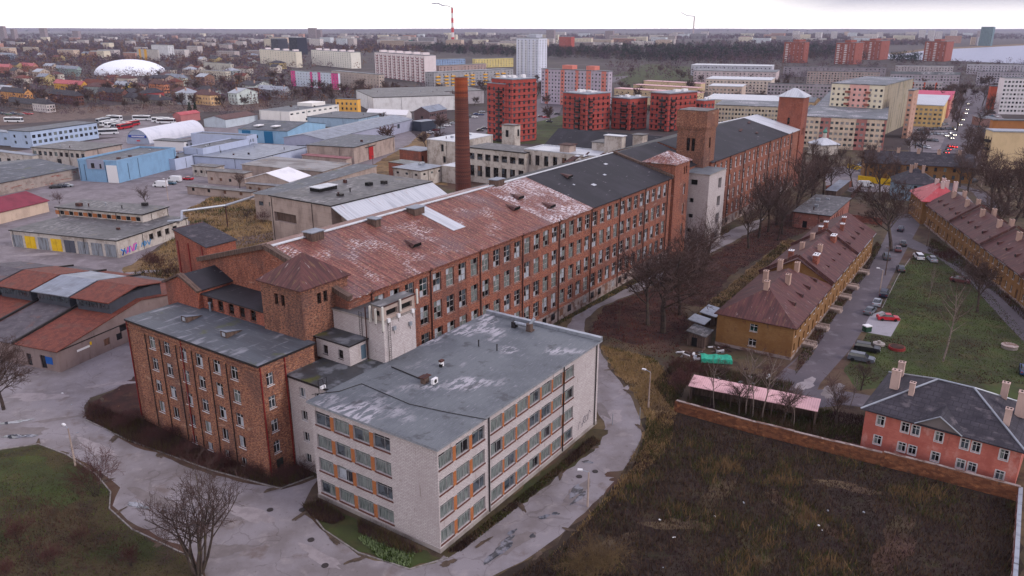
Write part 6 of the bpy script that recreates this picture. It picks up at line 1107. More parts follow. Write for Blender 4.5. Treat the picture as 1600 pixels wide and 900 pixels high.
for (A_, h_, xB, xC, lb) in [((1090, 146), 8, 1100, 960, 'pink roofed row nearest the terracotta blocks'), ((1090, 138), 8.5, 1098, 990, 'pink roofed row second from the terracotta blocks'), ((1095, 131), 9, 1102, 1006, 'pink roofed row farthest from the terracotta blocks'), ((1045, 155), 8, 1050, 960, 'cream row in front of the pink roofed rows')]:
    g = pt(A_, h_, 40, xB, xC); flats(lb, g, plaster(200, 180, 150, .3), 2, 0, 14, pink_metal if 'pink roofed row' in lb and 'cream' not in lb else tar, group='low rows behind the terracotta blocks')
# tall pale block with blank concrete gable
yb, pk = plaster(214, 204, 184, .2), plaster(212, 168, 160, .2)
g = pt((1383, 134), 28.5, 36.5, 1428, 1300); D = g[3]; L = g[2]
R = flats('tall cream and pink block with blank stained concrete gable', g, yb, 9, 0, 10, tar, segs={'S': [(D * .35, D * .72, pk)], 'F': [(0, L, mat('gable_concrete', S(160, 150, 134), [(S(92, 88, 84), .12, .55, .66, (3, .25), .8), (S(120, 112, 70), .1, .6, .7, o11, .5)], lines=[(1, 2.9, .12, S(130, 120, 108), .5)]))]})
balc(R, L, D, 28.5, 'S', (.28, .66), 8, 2.6, 1.6, plaster(150, 96, 84, .3))
g = pt((1428, 142), 26, 36.5, 1436, 1420); flats('narrow pinkish wing with single windows beside the blank gable', g, plaster(184, 150, 134, .3), 9, 1, 1, tar)
# brick towers on the horizon
bt = plaster(150, 90, 80, .3)
for i, (A_, xB, xC, top) in enumerate([(1258, 1265, 1226, 66), (1338, 1350, 1307, 67), (1378, 1391, 1345, 64), (1480, 1491, 1446, 65)]):
    g = pt((A_, top), 34, 40, xB, xC)
    R = flats(['brick red tower block, leftmost of four near the lake', 'brick red tower block with white balconies, second from the left', 'brick red tower block with bright top, third from the left', 'brick red tower block alone at the lake shore, rightmost'][i], g, bt, 12, 1, 5, tar, group='brick red tower blocks', backs=[glass_pale, glass_dark])
    m = MB(); m.box(2, L * .3 + 8, g[3] * .3, g[3] * .6, 34.5, 38); m.build('lift_house', bt, R); balc(R, g[2], g[3], 34, 'S', (.08, .45) if i != 0 else (.1,), 11, 4, 1.6, white_paint)
# right edge blocks
g = pt((1570, 122), 25, 100, 1700, 1562); flats('white nine storey slab with long window bands at the right edge', g, plaster(206, 202, 206, .2), 8, 22, 0, tar, ww=3.4, wh=1.4, s0=1.8)
g = pt((1549, 135), 17, 100, 1567, 1546); flats('brick orange gable block left of the white slab', g, plaster(170, 84, 62, .3), 1, 0, 0, tar)
g = pt((1553, 206), 16, 100, 1720, 1541); R = flats('pale yellow block with flat roof at the right edge', g, plaster(206, 184, 150, .25), 4, 0, 3, metal_lt); balc(R, g[2], g[3], 16, 'S', (.4,), 4, 4, 1.6, metal_dark)
g = pt((1552, 188), 16, 100, 1620, 1548); flats('orange brown block with grey roof just behind the pale yellow one', g, plaster(166, 116, 74, .3), 4, 0, 0, tar)
B('supermarket', 'low supermarket hall with brown roof strip by the car park', 'shop', pt((1536, 186), 5, 100, 1562, 1520), wall=plaster(150, 120, 116, .3), rm=tar, ov=.3)
# ================================================================== OLD TOWN HOUSES (left middle distance)
r = random.Random(21)
hs = [((38, 146), 9, 0, 45, (226, 160, 96), slate, 'orange house with slate blue hipped roof at the left edge'), ((72, 163), 6, 50, 80, (206, 196, 196), slate, 'white cottage with grey gable roof near the railway'), ((118, 150), 7, 77, 122, (120, 74, 62), slate, 'dark brick house with grey hipped roof'), ((127, 133), 8, 84, 130, (224, 168, 70), red_metal, 'yellow house with pink and red roof'), ((168, 132), 9, 128, 176, (206, 170, 166), tile_red, 'pale villa with red tiled roof and gables'), ((190, 146), 7, 153, 194, (130, 84, 76), slate, 'dark brick house beside the pine tree'), ((200, 134), 7, 178, 210, (226, 190, 90), metal_lt, 'yellow house with pale roof behind dark brick one'),
      ((226, 146), 8, 217, 256, (176, 70, 72), slate, 'house with red upper floor and grey lower one'), ((255, 132), 8, 232, 262, (220, 140, 100), maroon_roof, 'orange house with brown roof right of the yellow one'), ((290, 146), 9, 274, 312, (176, 182, 186), metal_lt, 'pale green grey house with silver roof'), ((328, 149), 8, 302, 344, (222, 180, 130), maroon_roof, 'cream house with steep gable among bare trees'), ((370, 146), 9, 356, 402, (196, 206, 204), metal_lt, 'pale mint house with light roof'), ((398, 134), 8, 372, 425, (190, 196, 194), slate, 'long grey green house right of the mint one'),
      ((285, 122), 8, 254, 293, (190, 196, 186), metal_grey, 'pale house with green tint beside the white dome'), ((352, 112), 10, 312, 360, (206, 196, 180), tar, 'cream four storey block behind the old town'), ((355, 101), 10, 318, 365, (200, 190, 176), tar, 'cream block farther back behind the old town'), ((120, 108), 9, 86, 124, (150, 170, 166), metal_grey, 'house with green grey roof left of the white dome'), ((52, 103), 8, 24, 55, (190, 130, 110), red_metal, 'small house with crimson roof left of the dome'), ((14, 105), 8, -6, 18, (180, 110, 100), red_metal, 'crimson roofed house at the far left edge'), ((20, 86), 9, -4, 24, (150, 170, 196), metal_grey, 'blue roofed house at the far left edge'),
      ((145, 84), 9, 127, 149, (222, 180, 110), metal_grey, 'small yellow house above the dome'), ((395, 138), 8, 380, 402, (130, 90, 84), tar, 'dark house among the trees by the railway'), ((55, 74), 14, 26, 60, (196, 180, 166), tar, 'beige office block on the left skyline'), ((445, 142), 6, 402, 452, (160, 160, 168), metal_lt, 'pale shed beside the railway trees'), ((68, 165), 4, 0, 70, (150, 130, 124), slate, 'long low railway shed at the left'), ((250, 157), 4, 120, 270, (150, 138, 130), slate, 'long low pale wall shed along the railway')]
for i in range(70):
    y_ = r.choice([r.uniform(88, 118), r.uniform(100, 160)]); x_ = r.uniform(-20, 440)
    if abs(x_ - 182) < 75 and y_ < 128: continue
    p_ = at(x_, y_)
    if any((p_.x - f[0]) ** 2 + (p_.y - f[1]) ** 2 < 30 ** 2 for f in FOOT): continue
    h_ = r.uniform(5, 9); wl_ = r.choice([(190, 176, 164), (170, 150, 140), (150, 120, 108), (200, 192, 184), (176, 160, 120), (160, 166, 166)]); L_, D_ = r.uniform(9, 13), r.uniform(12, 24)
    bld('town_house', 'small pitched roof house among the trees of the old town left of the magenta block', 'house', p_, r.uniform(20, 45), L_, D_, h_, plaster(*wl_), r.choice(['hip', 'gable']), r.choice([slate, slate, metal_grey, maroon_roof, metal_lt, tile_red]), rise=3.2, axis='y', ov=.5, faces=auto(L_, D_, h_, (2, 2, 1.1, 1.4, 1.2), (4, 2, 1.1, 1.4, 1.2)), group='small houses in the old town')
for (A_, h_, xC, xB, c_, rm_, lb) in hs:
    c_ = tuple(int(v * .8 + sum(c_) / 3 * .2) for v in c_)
    g = pt(A_, h_, 35, xB, xC)
    fl = max(1, int(h_ / 3)); L, D = g[2], g[3]
    B('town_house', lb, 'house', (g[0], g[1], max(6, min(L, 30)), max(7, min(D, 60)), h_), wall=plaster(*c_), rm=rm_, roof='flat' if rm_ is tar else ('hip' if r.random() < .6 else 'gable'), axis='y', rise=3.5, ov=.5, faces=auto(max(6, min(L, 30)), max(7, min(D, 60)), h_, (3, fl, 1.2, 1.5, 1.2), (max(3, int(min(D, 60) / 3.5)), fl, 1.2, 1.5, 1.2)), chim=[(3, 4, h_ + 2, 1, 1, 2.5, ppl)] if rm_ is not tar else ())
# white dome
o = empty('sports_dome', at(182, 119), 0, 'large white inflated sports dome among the trees', 'dome'); m = MB(); na, nb_ = 28, 8
for i in range(na):
    for j in range(nb_):
        q = lambda i_, j_: (46 * math.cos(2 * math.pi * i_ / na) * math.cos(math.pi / 2 * j_ / nb_), 40 + 34 * math.sin(2 * math.pi * i_ / na) * math.cos(math.pi / 2 * j_ / nb_), 19 * math.sin(math.pi / 2 * j_ / nb_))
        m.face([q(i, j), q(i + 1, j), q(i + 1, j + 1), q(i, j + 1)] if j < nb_ - 1 else [q(i, j), q(i + 1, j), q(i, j + 1)])
ob = m.build('membrane', mat('membrane_white', S(222, 224, 232), rough=.6), o); [setattr(p, 'use_smooth', True) for p in ob.data.polygons]
for (A_, h_, az_, xB, xC, c_, fl, nF, nS, lb) in [((246, 78), 22, 45, 248, 213, (186, 180, 176), 7, 0, 9, 'grey block with yellow stair strips behind the dome'), ((262, 71), 25, 45, 271, 236, (206, 206, 210), 8, 2, 5, 'white block with dark stripes behind the dome'), ((360, 100), 12, 45, 362, 318, (190, 186, 178), 3, 0, 12, 'long pale school block right of the dome')]:
    g = pt(A_, h_, az_, xB, xC); D = g[3]; flats(lb, g, plaster(*c_), fl, nF, nS, tar, segs={'S': [(D * .1, D * .2, ybal), (D * .35, D * .48, ybal)]} if 'yellow' in lb else None)
# ================================================================== SKYLINE
r = random.Random(77)
def far(px, d, wd, h, c_, lb, name='distant_block', cat='apartment block', group='distant blocks on the skyline', dp=14, az=None, nf=None):
    x = (px - 800) / 1291.0 * d; az = 30 + r.uniform(-12, 12) if az is None else az
    fl = nf or max(3, int(h / 3)); n = max(3, int(wd / 4))
    return bld(name, lb, cat, (x, d), az, dp, wd, h, plaster(*[int(v) for v in c_]), 'flat', tar, ov=.1, th=.6, pm=metal_lt, faces={'S': grid([wd * (i + .5) / n - .9 for i in range(n)], [1.6 + (h - 2) / fl * j for j in range(fl)], 1.8, 1.4)} if wd < 70 else {'S': grid([2], [1.6 + (h - 2) / fl * j for j in range(fl)], wd - 4, 1.2)}, group=group)
cols_ = [(206, 198, 196), (190, 180, 178), (178, 166, 164), (196, 176, 160), (150, 144, 150), (200, 204, 210), (180, 140, 128), (214, 204, 186)]
zones = [(-40, 420, 60, 1500, 5200, (9, 18), (20, 55), 'pale low block in the tree covered suburbs left of the magenta block'), (420, 700, 44, 2200, 4800, (14, 27), (30, 90), 'pale block in the distant estate left of the striped chimney'), (700, 1060, 48, 2100, 5200, (12, 27), (30, 90), 'pale block in the distant estate beyond the pine wood'), (1060, 1240, 14, 3000, 6000, (14, 27), (30, 80), 'pale block on the skyline above the pine wood'), (1240, 1560, 26, 2600, 5200, (10, 30), (24, 80), 'pale block on the far shore of the lake')]
for (x0, x1, n, d0, d1, hr, wr, lb) in zones:
    for i in range(n): far(r.uniform(x0, x1), d0 * (d1 / d0) ** r.random(), r.uniform(*wr), r.uniform(*hr), r.choice(cols_), lb, group=lb.replace('pale ', 'pale blocks: ').replace('block', 'blocks', 1)[:60])
far(432, 1750, 26, 34, (70, 70, 84), 'dark glass office tower, left one of a pair', cat='office tower', group=None, dp=24, az=40); far(462, 1800, 30, 36, (50, 52, 70), 'dark glass office tower, right one of a pair', cat='office tower', group=None, dp=26, az=40)
far(1553, 2600, 34, 58, (104, 128, 136), 'green glass tower on the far shore of the lake', cat='office tower', group=None, dp=30, az=40); far(1542, 2700, 24, 46, (180, 170, 176), 'pale tower beside the green glass one', group=None)  # haze is painted into the green tower: its wall colour is lightened for distance
far(639, 2500, 70, 20, (50, 96, 92), 'teal striped hall in the distant estate', group=None)
far(893, 2100, 40, 34, (176, 92, 84), 'brick red slab in the distant estate beyond the wood', group=None)
for i, (px, h) in enumerate(((1249, 40), (1256, 36), (1285, 34), (1310, 38), (1382, 36), (1448, 44), (1462, 42), (1475, 38), (1497, 42))): far(px, 3600, 26, h, (200, 194, 196), 'slim pale tower on the ridge beyond the lake', group='slim towers beyond the lake')
for i, (px, h) in enumerate(((4, 60), (20, 48), (68, 52), (120, 40), (492, 52), (500, 44), (866, 44), (958, 40))): far(px, 3700, 40, h, (150, 136, 140), 'broad grey tower on the left half of the skyline', group='broad towers on the skyline')
# striped power station chimney and its smoke
o = empty('power_station_chimney', ((707 - 800) / 1291 * 3300, 3300, 0), 0, 'very tall red and white striped chimney trailing smoke on the skyline', 'chimney')
sr, sw = mat('stripe_red', S(190, 48, 52)), mat('stripe_white', S(214, 206, 206)); m = MB(); Hc = 128
for k in range(7): m.tube((0, 0, Hc * k / 7), (0, 0, Hc * (k + 1) / 7), 6.5 - .35 * k, 6.15 - .35 * k, n=14, m=k % 2 if k else 0, cap=False)
m.build('shaft', [sr, sw], o)
o2 = empty('thin_chimney', ((1084 - 800) / 1291 * 6500, 6500, 0), 0, 'thin distant chimney with a bent plume right of the centre skyline', 'chimney'); m = MB(); m.tube((0, 0, 0), (0, 0, 132), 6, 4.5, n=10); m.build('shaft', plaster(170, 150, 150, .1), o2)
sm = bpy.data.materials.new('smoke'); sm.use_nodes = True; n_ = sm.node_tree.nodes; l_ = sm.node_tree.links; n_.remove(n_['Principled BSDF']); vv = n_.new('ShaderNodeVolumePrincipled'); vv.inputs['Color'].default_value = (.86, .82, .84, 1); vv.inputs['Density'].default_value = .014; vv.inputs['Absorption Color'].default_value = (.6, .58, .6, 1); l_.new(vv.outputs[0], n_['Material Output'].inputs['Volume'])
def plume(c, path, lb):
    mb = MB(); rr = random.Random(4)
    for k in range(len(path)):
        p = Vector(path[k][:3]); rad = path[k][3]; seg = 8; ring = 5; i0 = len(mb.v)
        for a_ in range(ring + 1):
            for b_ in range(seg): th = math.pi * a_ / ring; ph = 2 * math.pi * b_ / seg; q = rad * (1 + rr.uniform(-.18, .18)); mb.v.append((p.x + q * 1.9 * math.sin(th) * math.cos(ph), p.y + q * math.sin(th) * math.sin(ph), p.z + q * .62 * math.cos(th)))
        for a_ in range(ring):
            for b_ in range(seg): mb.f.append((i0 + a_ * seg + b_, i0 + a_ * seg + (b_ + 1) % seg, i0 + (a_ + 1) * seg + (b_ + 1) % seg, i0 + (a_ + 1) * seg + b_)); mb.m.append(0)
    tag(mb.build('smoke', sm, None, c), lb, 'smoke', kind='stuff')
plume(((707 - 800) / 1291 * 3300, 3300, 0), [(-2 - 9 * k, 0, 130 + 3.0 * k - .12 * k * k + 2.2 * math.sin(k * 1.3), 3.2 + .22 * k) for k in range(9)], 'grey smoke drifting left from the striped chimney')
plume(((1084 - 800) / 1291 * 6500, 6500, 0), [(-5 - 14 * k, 0, 134 + (1.5 * k if k < 4 else 6 + 7 * (k - 4)), 5.5) for k in range(8)], 'pale smoke bending up from the thin distant chimney')
# ================================================================== VEHICLES
tyre = rubber; carglass = mat('car_glass', S(40, 44, 52), rough=.08, spec=.9); chrome = mat('lamp_clear', S(190, 190, 194), rough=.2); redl = mat('lamp_red', S(150, 30, 30), rough=.3)
lit_w = emis('headlight_lit', (1, .9, .7, 1), 6.0); lit_r = emis('tail_light_lit', (1, .06, .05, 1), 4.0)
def paint(n, c): return mat('car_paint_' + n, S(*c), rough=.28, spec=.6)
CP_ = {'white': paint('white', (206, 206, 210)), 'silver': paint('silver', (150, 154, 162)), 'grey': paint('grey', (96, 100, 108)), 'black': paint('black', (34, 34, 40)), 'blue': paint('blue', (48, 66, 110)), 'navy': paint('navy', (34, 42, 66)), 'red': paint('red', (176, 28, 48)), 'maroon': paint('maroon', (96, 40, 50)), 'teal': paint('teal', (56, 92, 112)), 'green': paint('green', (50, 84, 66)), 'beige': paint('beige', (170, 160, 144))}
def prism(m, prof, y0, y1, ins=0.0, mi=0, top=None):
    """closed side profile (x,z) extruded over the width, upper points pulled in by ins"""
    zs = [p[1] for p in prof]; zm, zM = min(zs), max(zs); f = lambda z: ins * (z - zm) / (zM - zm + 1e-6)
    A = [(x, y0 + f(z), z) for x, z in prof]; B_ = [(x, y1 - f(z), z) for x, z in prof]; n = len(prof)
    m.face(A, mi); m.face(B_[::-1], mi)
    for i in range(n): j = (i + 1) % n; m.face([A[j], A[i], B_[i], B_[j]], mi)
VM = {}
def car_mesh(kind):
    if kind in VM: return VM[kind]
    if kind == 'car': L_, W2, body, cab, wz = 4.4, .88, [(-2.2, .3), (-2.2, .62), (-2.1, .84), (-1.0, .95), (1.35, .98), (2.1, .92), (2.2, .6), (2.2, .3)], [(-1.15, .93), (-.45, 1.4), (1.0, 1.44), (1.75, .97)], .32
    if kind == 'wagon': L_, W2, body, cab, wz = 4.7, .92, [(-2.35, .34), (-2.35, .7), (-2.2, .95), (-1.1, 1.05), (2.3, 1.08), (2.35, .6), (2.35, .34)], [(-1.25, 1.03), (-.5, 1.62), (1.9, 1.62), (2.25, 1.06)], .36
    if kind == 'van': L_, W2, body, cab, wz = 5.6, 1.0, [(-2.8, .35), (-2.8, .9), (-2.5, 1.2), (-1.7, 2.1), (-1.3, 2.4), (2.75, 2.4), (2.8, .9), (2.8, .35)], None, .36
    if kind == 'bus': L_, W2, body, cab, wz = 12.0, 1.27, [(-6, .4), (-6, 1.2), (-5.7, 2.9), (-5.4, 3.3), (5.9, 3.3), (6, 2.9), (6, .4)], None, .5
    b = MB(); prism(b, body, -W2, W2, .06 if kind in ('car', 'wagon') else .1)
    if cab: x0, x1 = cab[1][0], cab[2][0]; z = cab[1][1]; b.box(x0 - .05, x1 + .05, -W2 + .26, W2 - .26, z - .03, z + .03)
    bm_ = b.mesh('body', [CP_['white']]); g_ = MB()
    if cab: prism(g_, cab, -W2 + .09, W2 - .09, .18)
    elif kind == 'van':
        g_.face([(-2.62, -.85, 1.15), (-2.62, .85, 1.15), (-1.85, .8, 2.05), (-1.85, -.8, 2.05)][::-1])
        for s_ in (-1, 1): g_.face([(-2.2, s_ * (W2 - .02), 1.3), (-1.3, s_ * (W2 - .02), 1.3), (-1.3, s_ * (W2 - .05), 1.95), (-1.75, s_ * (W2 - .05), 1.95)])
    else:
        for s_ in (-1, 1): g_.face([(-5.7, s_ * (W2 - .01), 1.55), (5.6, s_ * (W2 - .01), 1.55), (5.6, s_ * (W2 - .05), 2.75), (-5.7, s_ * (W2 - .05), 2.75)])
        g_.face([(-6.03, -1.1, 1.3), (-6.03, 1.1, 1.3), (-5.74, 1.08, 2.85), (-5.74, -1.08, 2.85)]); g_.face([(6.03, -1, 1.6), (6.03, 1, 1.6), (6.02, 1, 2.7), (6.02, -1, 2.7)])
    gm_ = g_.mesh('windows', [carglass]); w_ = MB(); w_.tube((0, -.11, 0), (0, .11, 0), wz, n=12); wm_ = w_.mesh('wheel', [tyre]); h_ = MB(); h_.box(-.04, .04, -.16, .16, -.07, .07); hm = h_.mesh('headlight', [chrome]); tm = h_.mesh('tail_light', [redl])
    if kind == 'bus': r_ = MB(); r_.box(-1.6, 1.6, -.9, .9, 3.3, 3.55); rm_ = r_.mesh('roof_unit', [CP_['silver']])
    else: rm_ = None
    VM[kind] = (bm_, gm_, wm_, hm, tm, L_, W2, wz, rm_); return VM[kind]
BC = {}
def vehicle(kind, px, py, ang, colr, label, detail=True, group=None, lit=None, z=0.02):
    """ang: heading of the front in degrees, clockwise from the view direction"""
    bm_, gm_, wm_, hm, tm, L_, W2, wz, rm_ = car_mesh(kind)
    if (kind, colr) not in BC: q = bm_.copy(); q.materials[0] = CP_[colr]; BC[(kind, colr)] = q
    nm = {'car': 'parked_car', 'wagon': 'parked_car', 'van': 'white_van', 'bus': 'coach'}[kind]; cat = {'car': 'car', 'wagon': 'car', 'van': 'van', 'bus': 'coach'}[kind]
    if lit: nm = 'driving_car'
    o = empty(nm, at(px, py, z), math.pi / 2 - math.radians(ang) + math.pi, label, cat, group)
    inst(BC[(kind, colr)], 'body', o, (0, 0, 0)); inst(gm_, 'windows', o, (0, 0, .001))
    if rm_: inst(rm_, 'roof_unit', o, (0, 0, 0))
    for sx in (-1, 1):
        for sy in (-1, 1): inst(wm_, 'wheel', o, (sx * L_ * .3, sy * (W2 - .1), wz))
    if detail or lit:
        for sy in (-1, 1):
            hl = inst(hm, 'headlight', o, (-L_ / 2 - .01, sy * W2 * .68, .68)); tl = inst(tm, 'tail_light', o, (L_ / 2 + .01, sy * W2 * .72, .78))
            if lit == 'w': hl.data = HLIT
            if lit == 'r': tl.data = TLIT
    return o
h_ = MB(); h_.box(-.06, .06, -.2, .2, -.1, .1); HLIT = h_.mesh('headlight', [lit_w]); TLIT = h_.mesh('tail_light', [lit_r])
for (k, x, y, a, c, lb) in [('wagon', 1381, 462, 30, 'navy', 'black estate car, farthest of three in a row beside the parking bay'), ('car', 1370, 476, 30, 'silver', 'silver grey hatchback, middle of three beside the parking bay'), ('car', 1359, 489, 40, 'grey', 'dark silver saloon, nearest of three beside the parking bay'), ('car', 1387, 500, 100, 'red', 'bright red hatchback standing on the pale paved bay'),
        ('wagon', 1354, 548, 115, 'black', 'long black saloon parked on the verge beside the planter'), ('wagon', 1345, 564, 120, 'grey', 'dark grey car nosed in beside the long black saloon'), ('car', 1407, 360, 30, 'navy', 'dark blue car parked under the big bare tree'), ('car', 1411, 383, 25, 'black', 'black car ahead of the maroon one on the street'), ('car', 1403, 392, 25, 'maroon', 'small maroon car on the left side of the street'), ('wagon', 1385, 404, 20, 'grey', 'grey off roader beside the last ochre house'),
        ('car', 1407, 423, 20, 'black', 'black car at the head of the lawn'), ('wagon', 1435, 404, 12, 'white', 'white car parked at the head of the lawn'), ('car', 1456, 408, 12, 'silver', 'pale silver car parked beside the white one'), ('car', 1500, 441, 130, 'maroon', 'dark maroon car on the narrow street by the right row'),
        ('van', 1352, 292, 100, 'white', 'white panel van behind the pink brick shed'), ('van', 251, 292, -80, 'white', 'white panel van, nearer of two by the lamp post'), ('van', 273, 284, -80, 'white', 'white panel van, farther of two by the lamp post'), ('car', 267, 288, 100, 'teal', 'dark teal car squeezed between the two white vans'), ('car', 294, 281, -80, 'red', 'red car at the right of the white vans'),
        ('car', 105, 292, 70, 'silver', 'silver car beside the striped shed'), ('car', 96, 293, 70, 'navy', 'dark blue car left of the silver one by the striped shed'), ('car', 87, 294, 70, 'black', 'black car leftmost of three by the striped shed'), ('wagon', 1520, 285, 60, 'black', 'black car with red tail light on the side road'), ('car', 1601, 582, 30, 'blue', 'blue car cut by the right edge on the lawn')]:
    vehicle(k, x, y, a, c, lb)
for (x, y, a, c, lb) in [(179, 188, -70, 'white', 'white coach with dark window band at the back of the coach park'), (162, 192, 10, 'silver', 'silver coach, leftmost of the row facing forward'), (169, 196, 15, 'white', 'white coach, second in the row'), (177, 198, 15, 'white', 'white coach, third in the row'), (187, 200, 12, 'silver', 'silver coach next to the red ones'), (196, 201, 12, 'red', 'red coach, nearer of the two red ones'), (207, 197, 12, 'red', 'red coach, farther of the two red ones'),
        (168, 210, 70, 'white', 'long white coach parked across the front of the coach park'), (222, 188, 95, 'white', 'white city bus behind the barn'), (252, 191, 95, 'white', 'white coach at the right of the coach park'), (260, 193, 95, 'white', 'white coach in front of its twin at the right'), (22, 191, 95, 'white', 'white coach beyond the blue office roof')]:
    vehicle('bus', x, y, a, c, lb, False, 'coaches in the coach park')
r = random.Random(5); cl = list(CP_)
for i in range(10): x = 672 + i * 9; vehicle('car', x, 208 - i * 3.6, 65, ['white', 'maroon', 'silver', 'white', 'silver', 'red', 'white', 'grey', 'blue', 'silver'][i], 'parked car in the row beside the dark shed, number %s from the left' % ['one', 'two', 'three', 'four', 'five', 'six', 'seven', 'eight', 'nine', 'ten'][i], False, 'cars parked beside the dark shed')
for (x, y, c) in ((750, 205, 'black'), (757, 202, 'navy'), (742, 184, 'white'), (752, 180, 'blue'), (845, 183, 'maroon'), (853, 184, 'red'), (858, 191, 'navy'), (870, 179, 'black')): vehicle('car', x, y, 80, c, '%s car on the tarmac among the terracotta blocks %s' % (c, 'left' if x < 800 else 'right') + (' near' if y > 183 else ' far'), False, 'cars among the terracotta blocks')
ncar = 0
for row, (x0, y0, x1, y1, n) in enumerate([(1436, 204, 1490, 201, 10), (1432, 210, 1476, 210, 9), (1428, 218, 1462, 221, 7), (1438, 197, 1478, 195, 8), (1560 - 30, 199, 1556, 197, 5), (1526, 206, 1550, 205, 4), (1535, 176, 1560, 177, 6), (1532, 181, 1556, 183, 4), (1430, 227, 1450, 232, 4)]):
    for i in range(n):
        t = i / max(1, n - 1); vehicle('car', x0 + (x1 - x0) * t + r.uniform(-.8, .8), y0 + (y1 - y0) * t + r.uniform(-.5, .5), r.choice((10, 190)), r.choice(['silver', 'white', 'grey', 'navy', 'black', 'silver', 'maroon', 'teal']), 'parked car among the many in the car park by the yellow block', False, 'cars in the big car park')
for i, (x, y) in enumerate(((1512, 163), (1510, 172), (1508, 178), (1503, 188), (1499, 196), (1492, 203), (1485, 209), (1490, 212), (1478, 213), (1486, 217))): vehicle('car', x, y, 192, r.choice(['silver', 'white', 'grey']), 'oncoming car with lit headlights on the busy street', False, 'oncoming cars on the busy street', 'w')
for i, (x, y) in enumerate(((1484, 230), (1481, 235), (1478, 240), (1491, 231))): vehicle('car', x, y, 12, ['red', 'grey', 'black', 'red'][i], ['farthest', 'middle', 'nearest', 'right hand'][i] + ' of four cars queuing with red tail lights', False, 'cars queuing with red lights', 'r')
for i, (x, y, c) in enumerate(((1340, 262, 'silver'), (1346, 258, 'navy'), (1352, 264, 'white'), (1360, 262, 'black'), (1368, 264, 'maroon'), (1348, 268, 'grey'))): vehicle('car', x, y, 60, c, c + ' car inside the yellow fenced yard', False, 'cars in the yellow fenced yard')
for i in range(8): vehicle('car', 1 + i * 6.5, 178 + (i % 3), 80, r.choice(cl), 'parked car behind the blue office building', False, 'cars behind the blue office')
# ================================================================== VEGETATION
bark = mat('bark', S(84, 72, 68), [(S(56, 48, 46), 3, .45, .6, (1, 1), .8), (S(110, 104, 70), 1.5, .6, .7, o11, .5)], rough=.95)
bark_dark = mat('bark_dark', S(64, 54, 52), rough=.95); twig_m = mat('twigs', S(88, 70, 66), rough=.95, vary=.15); twig_y = mat('twigs_yellow', S(104, 86, 62), rough=.95); birch = mat('birch_bark', S(132, 118, 112), [(S(60, 52, 50), 2, .58, .64, (1, 3), .9)], rough=.8); twig_r = mat('twigs_reddish', S(84, 52, 50), rough=.95)
def branch(r, m, p, d, L, rad, lev, mx, ch, up, nseg=3, sh=.62, m2=None, rmin=.012):
    tgt = m if lev <= 1 else m2; pts = [Vector(p)]; dd = Vector(d).normalized()
    for s_ in range(nseg):
        dd = (dd + Vector((r.gauss(0, .13), r.gauss(0, .13), r.gauss(0, .08) + up * .1))).normalized(); pts.append(pts[-1] + dd * (L / nseg))
    for s_ in range(nseg): ra, rb = max(rmin, rad * (1 - .55 * s_ / nseg)), max(rmin * .7, rad * (1 - .55 * (s_ + 1) / nseg)); tgt.tube(pts[s_], pts[s_ + 1], ra, rb, 6 if lev == 0 else (4 if lev == 1 else 3), cap=False)
    if lev >= mx: return
    n = ch[lev]
    for i in range(n):
        t = (.25 if lev else .45) + (.75 if lev else .55) * (i + r.random() * .7) / n; t = min(t, .99); k = int(t * nseg); q = pts[k].lerp(pts[k + 1], t * nseg - k); ax = (pts[k + 1] - pts[k]).normalized(); o = ax.orthogonal().normalized(); a_ = r.uniform(0, 6.283) if lev else 2.4 * i + r.uniform(-.4, .4)
        side = (Matrix.Rotation(a_, 3, ax) @ o); sp_ = r.uniform(.5, 1.0); nd2 = (ax * (1.0 - .25 * sp_) + side * sp_).normalized(); branch(r, m, q, nd2, L * sh * r.uniform(.75, 1.15) * (1 - .25 * t if lev else 1), rad * (.5 if lev else .48) * (1.1 - .4 * t), lev + 1, mx, ch, up, 2 if lev else 3, sh, m2, rmin)
def make_tree(seed, H, mx=4, ch=(8, 6, 6, 5), stems=1, up=.5, rad=None, sh=.62, base=.5, mats=(bark, twig_m), rmin=.014):
    r = random.Random(seed); m, m2 = MB(), MB(); rad = rad or H * .02
    for s_ in range(stems):
        a_ = 6.283 * s_ / stems + r.uniform(-.3, .3); d = Vector((math.cos(a_) * (.28 if stems > 1 else .04), math.sin(a_) * (.28 if stems > 1 else .04), 1)); branch(r, m, (math.cos(a_) * .25 * (stems > 1), math.sin(a_) * .25 * (stems > 1), -.1), d, H * base * (1 if stems == 1 else r.uniform(.75, 1.1)), rad * (1 if stems == 1 else .6), 0, mx, ch, up, 4, sh, m2, rmin)
    zt = max(v[2] for v in m2.v); k = H / zt
    for q in (m, m2): q.v = [(v[0] * k, v[1] * k, v[2] * k) for v in q.v]
    return m.mesh('trunk', [mats[0]]), m2.mesh('crown', [mats[1]])
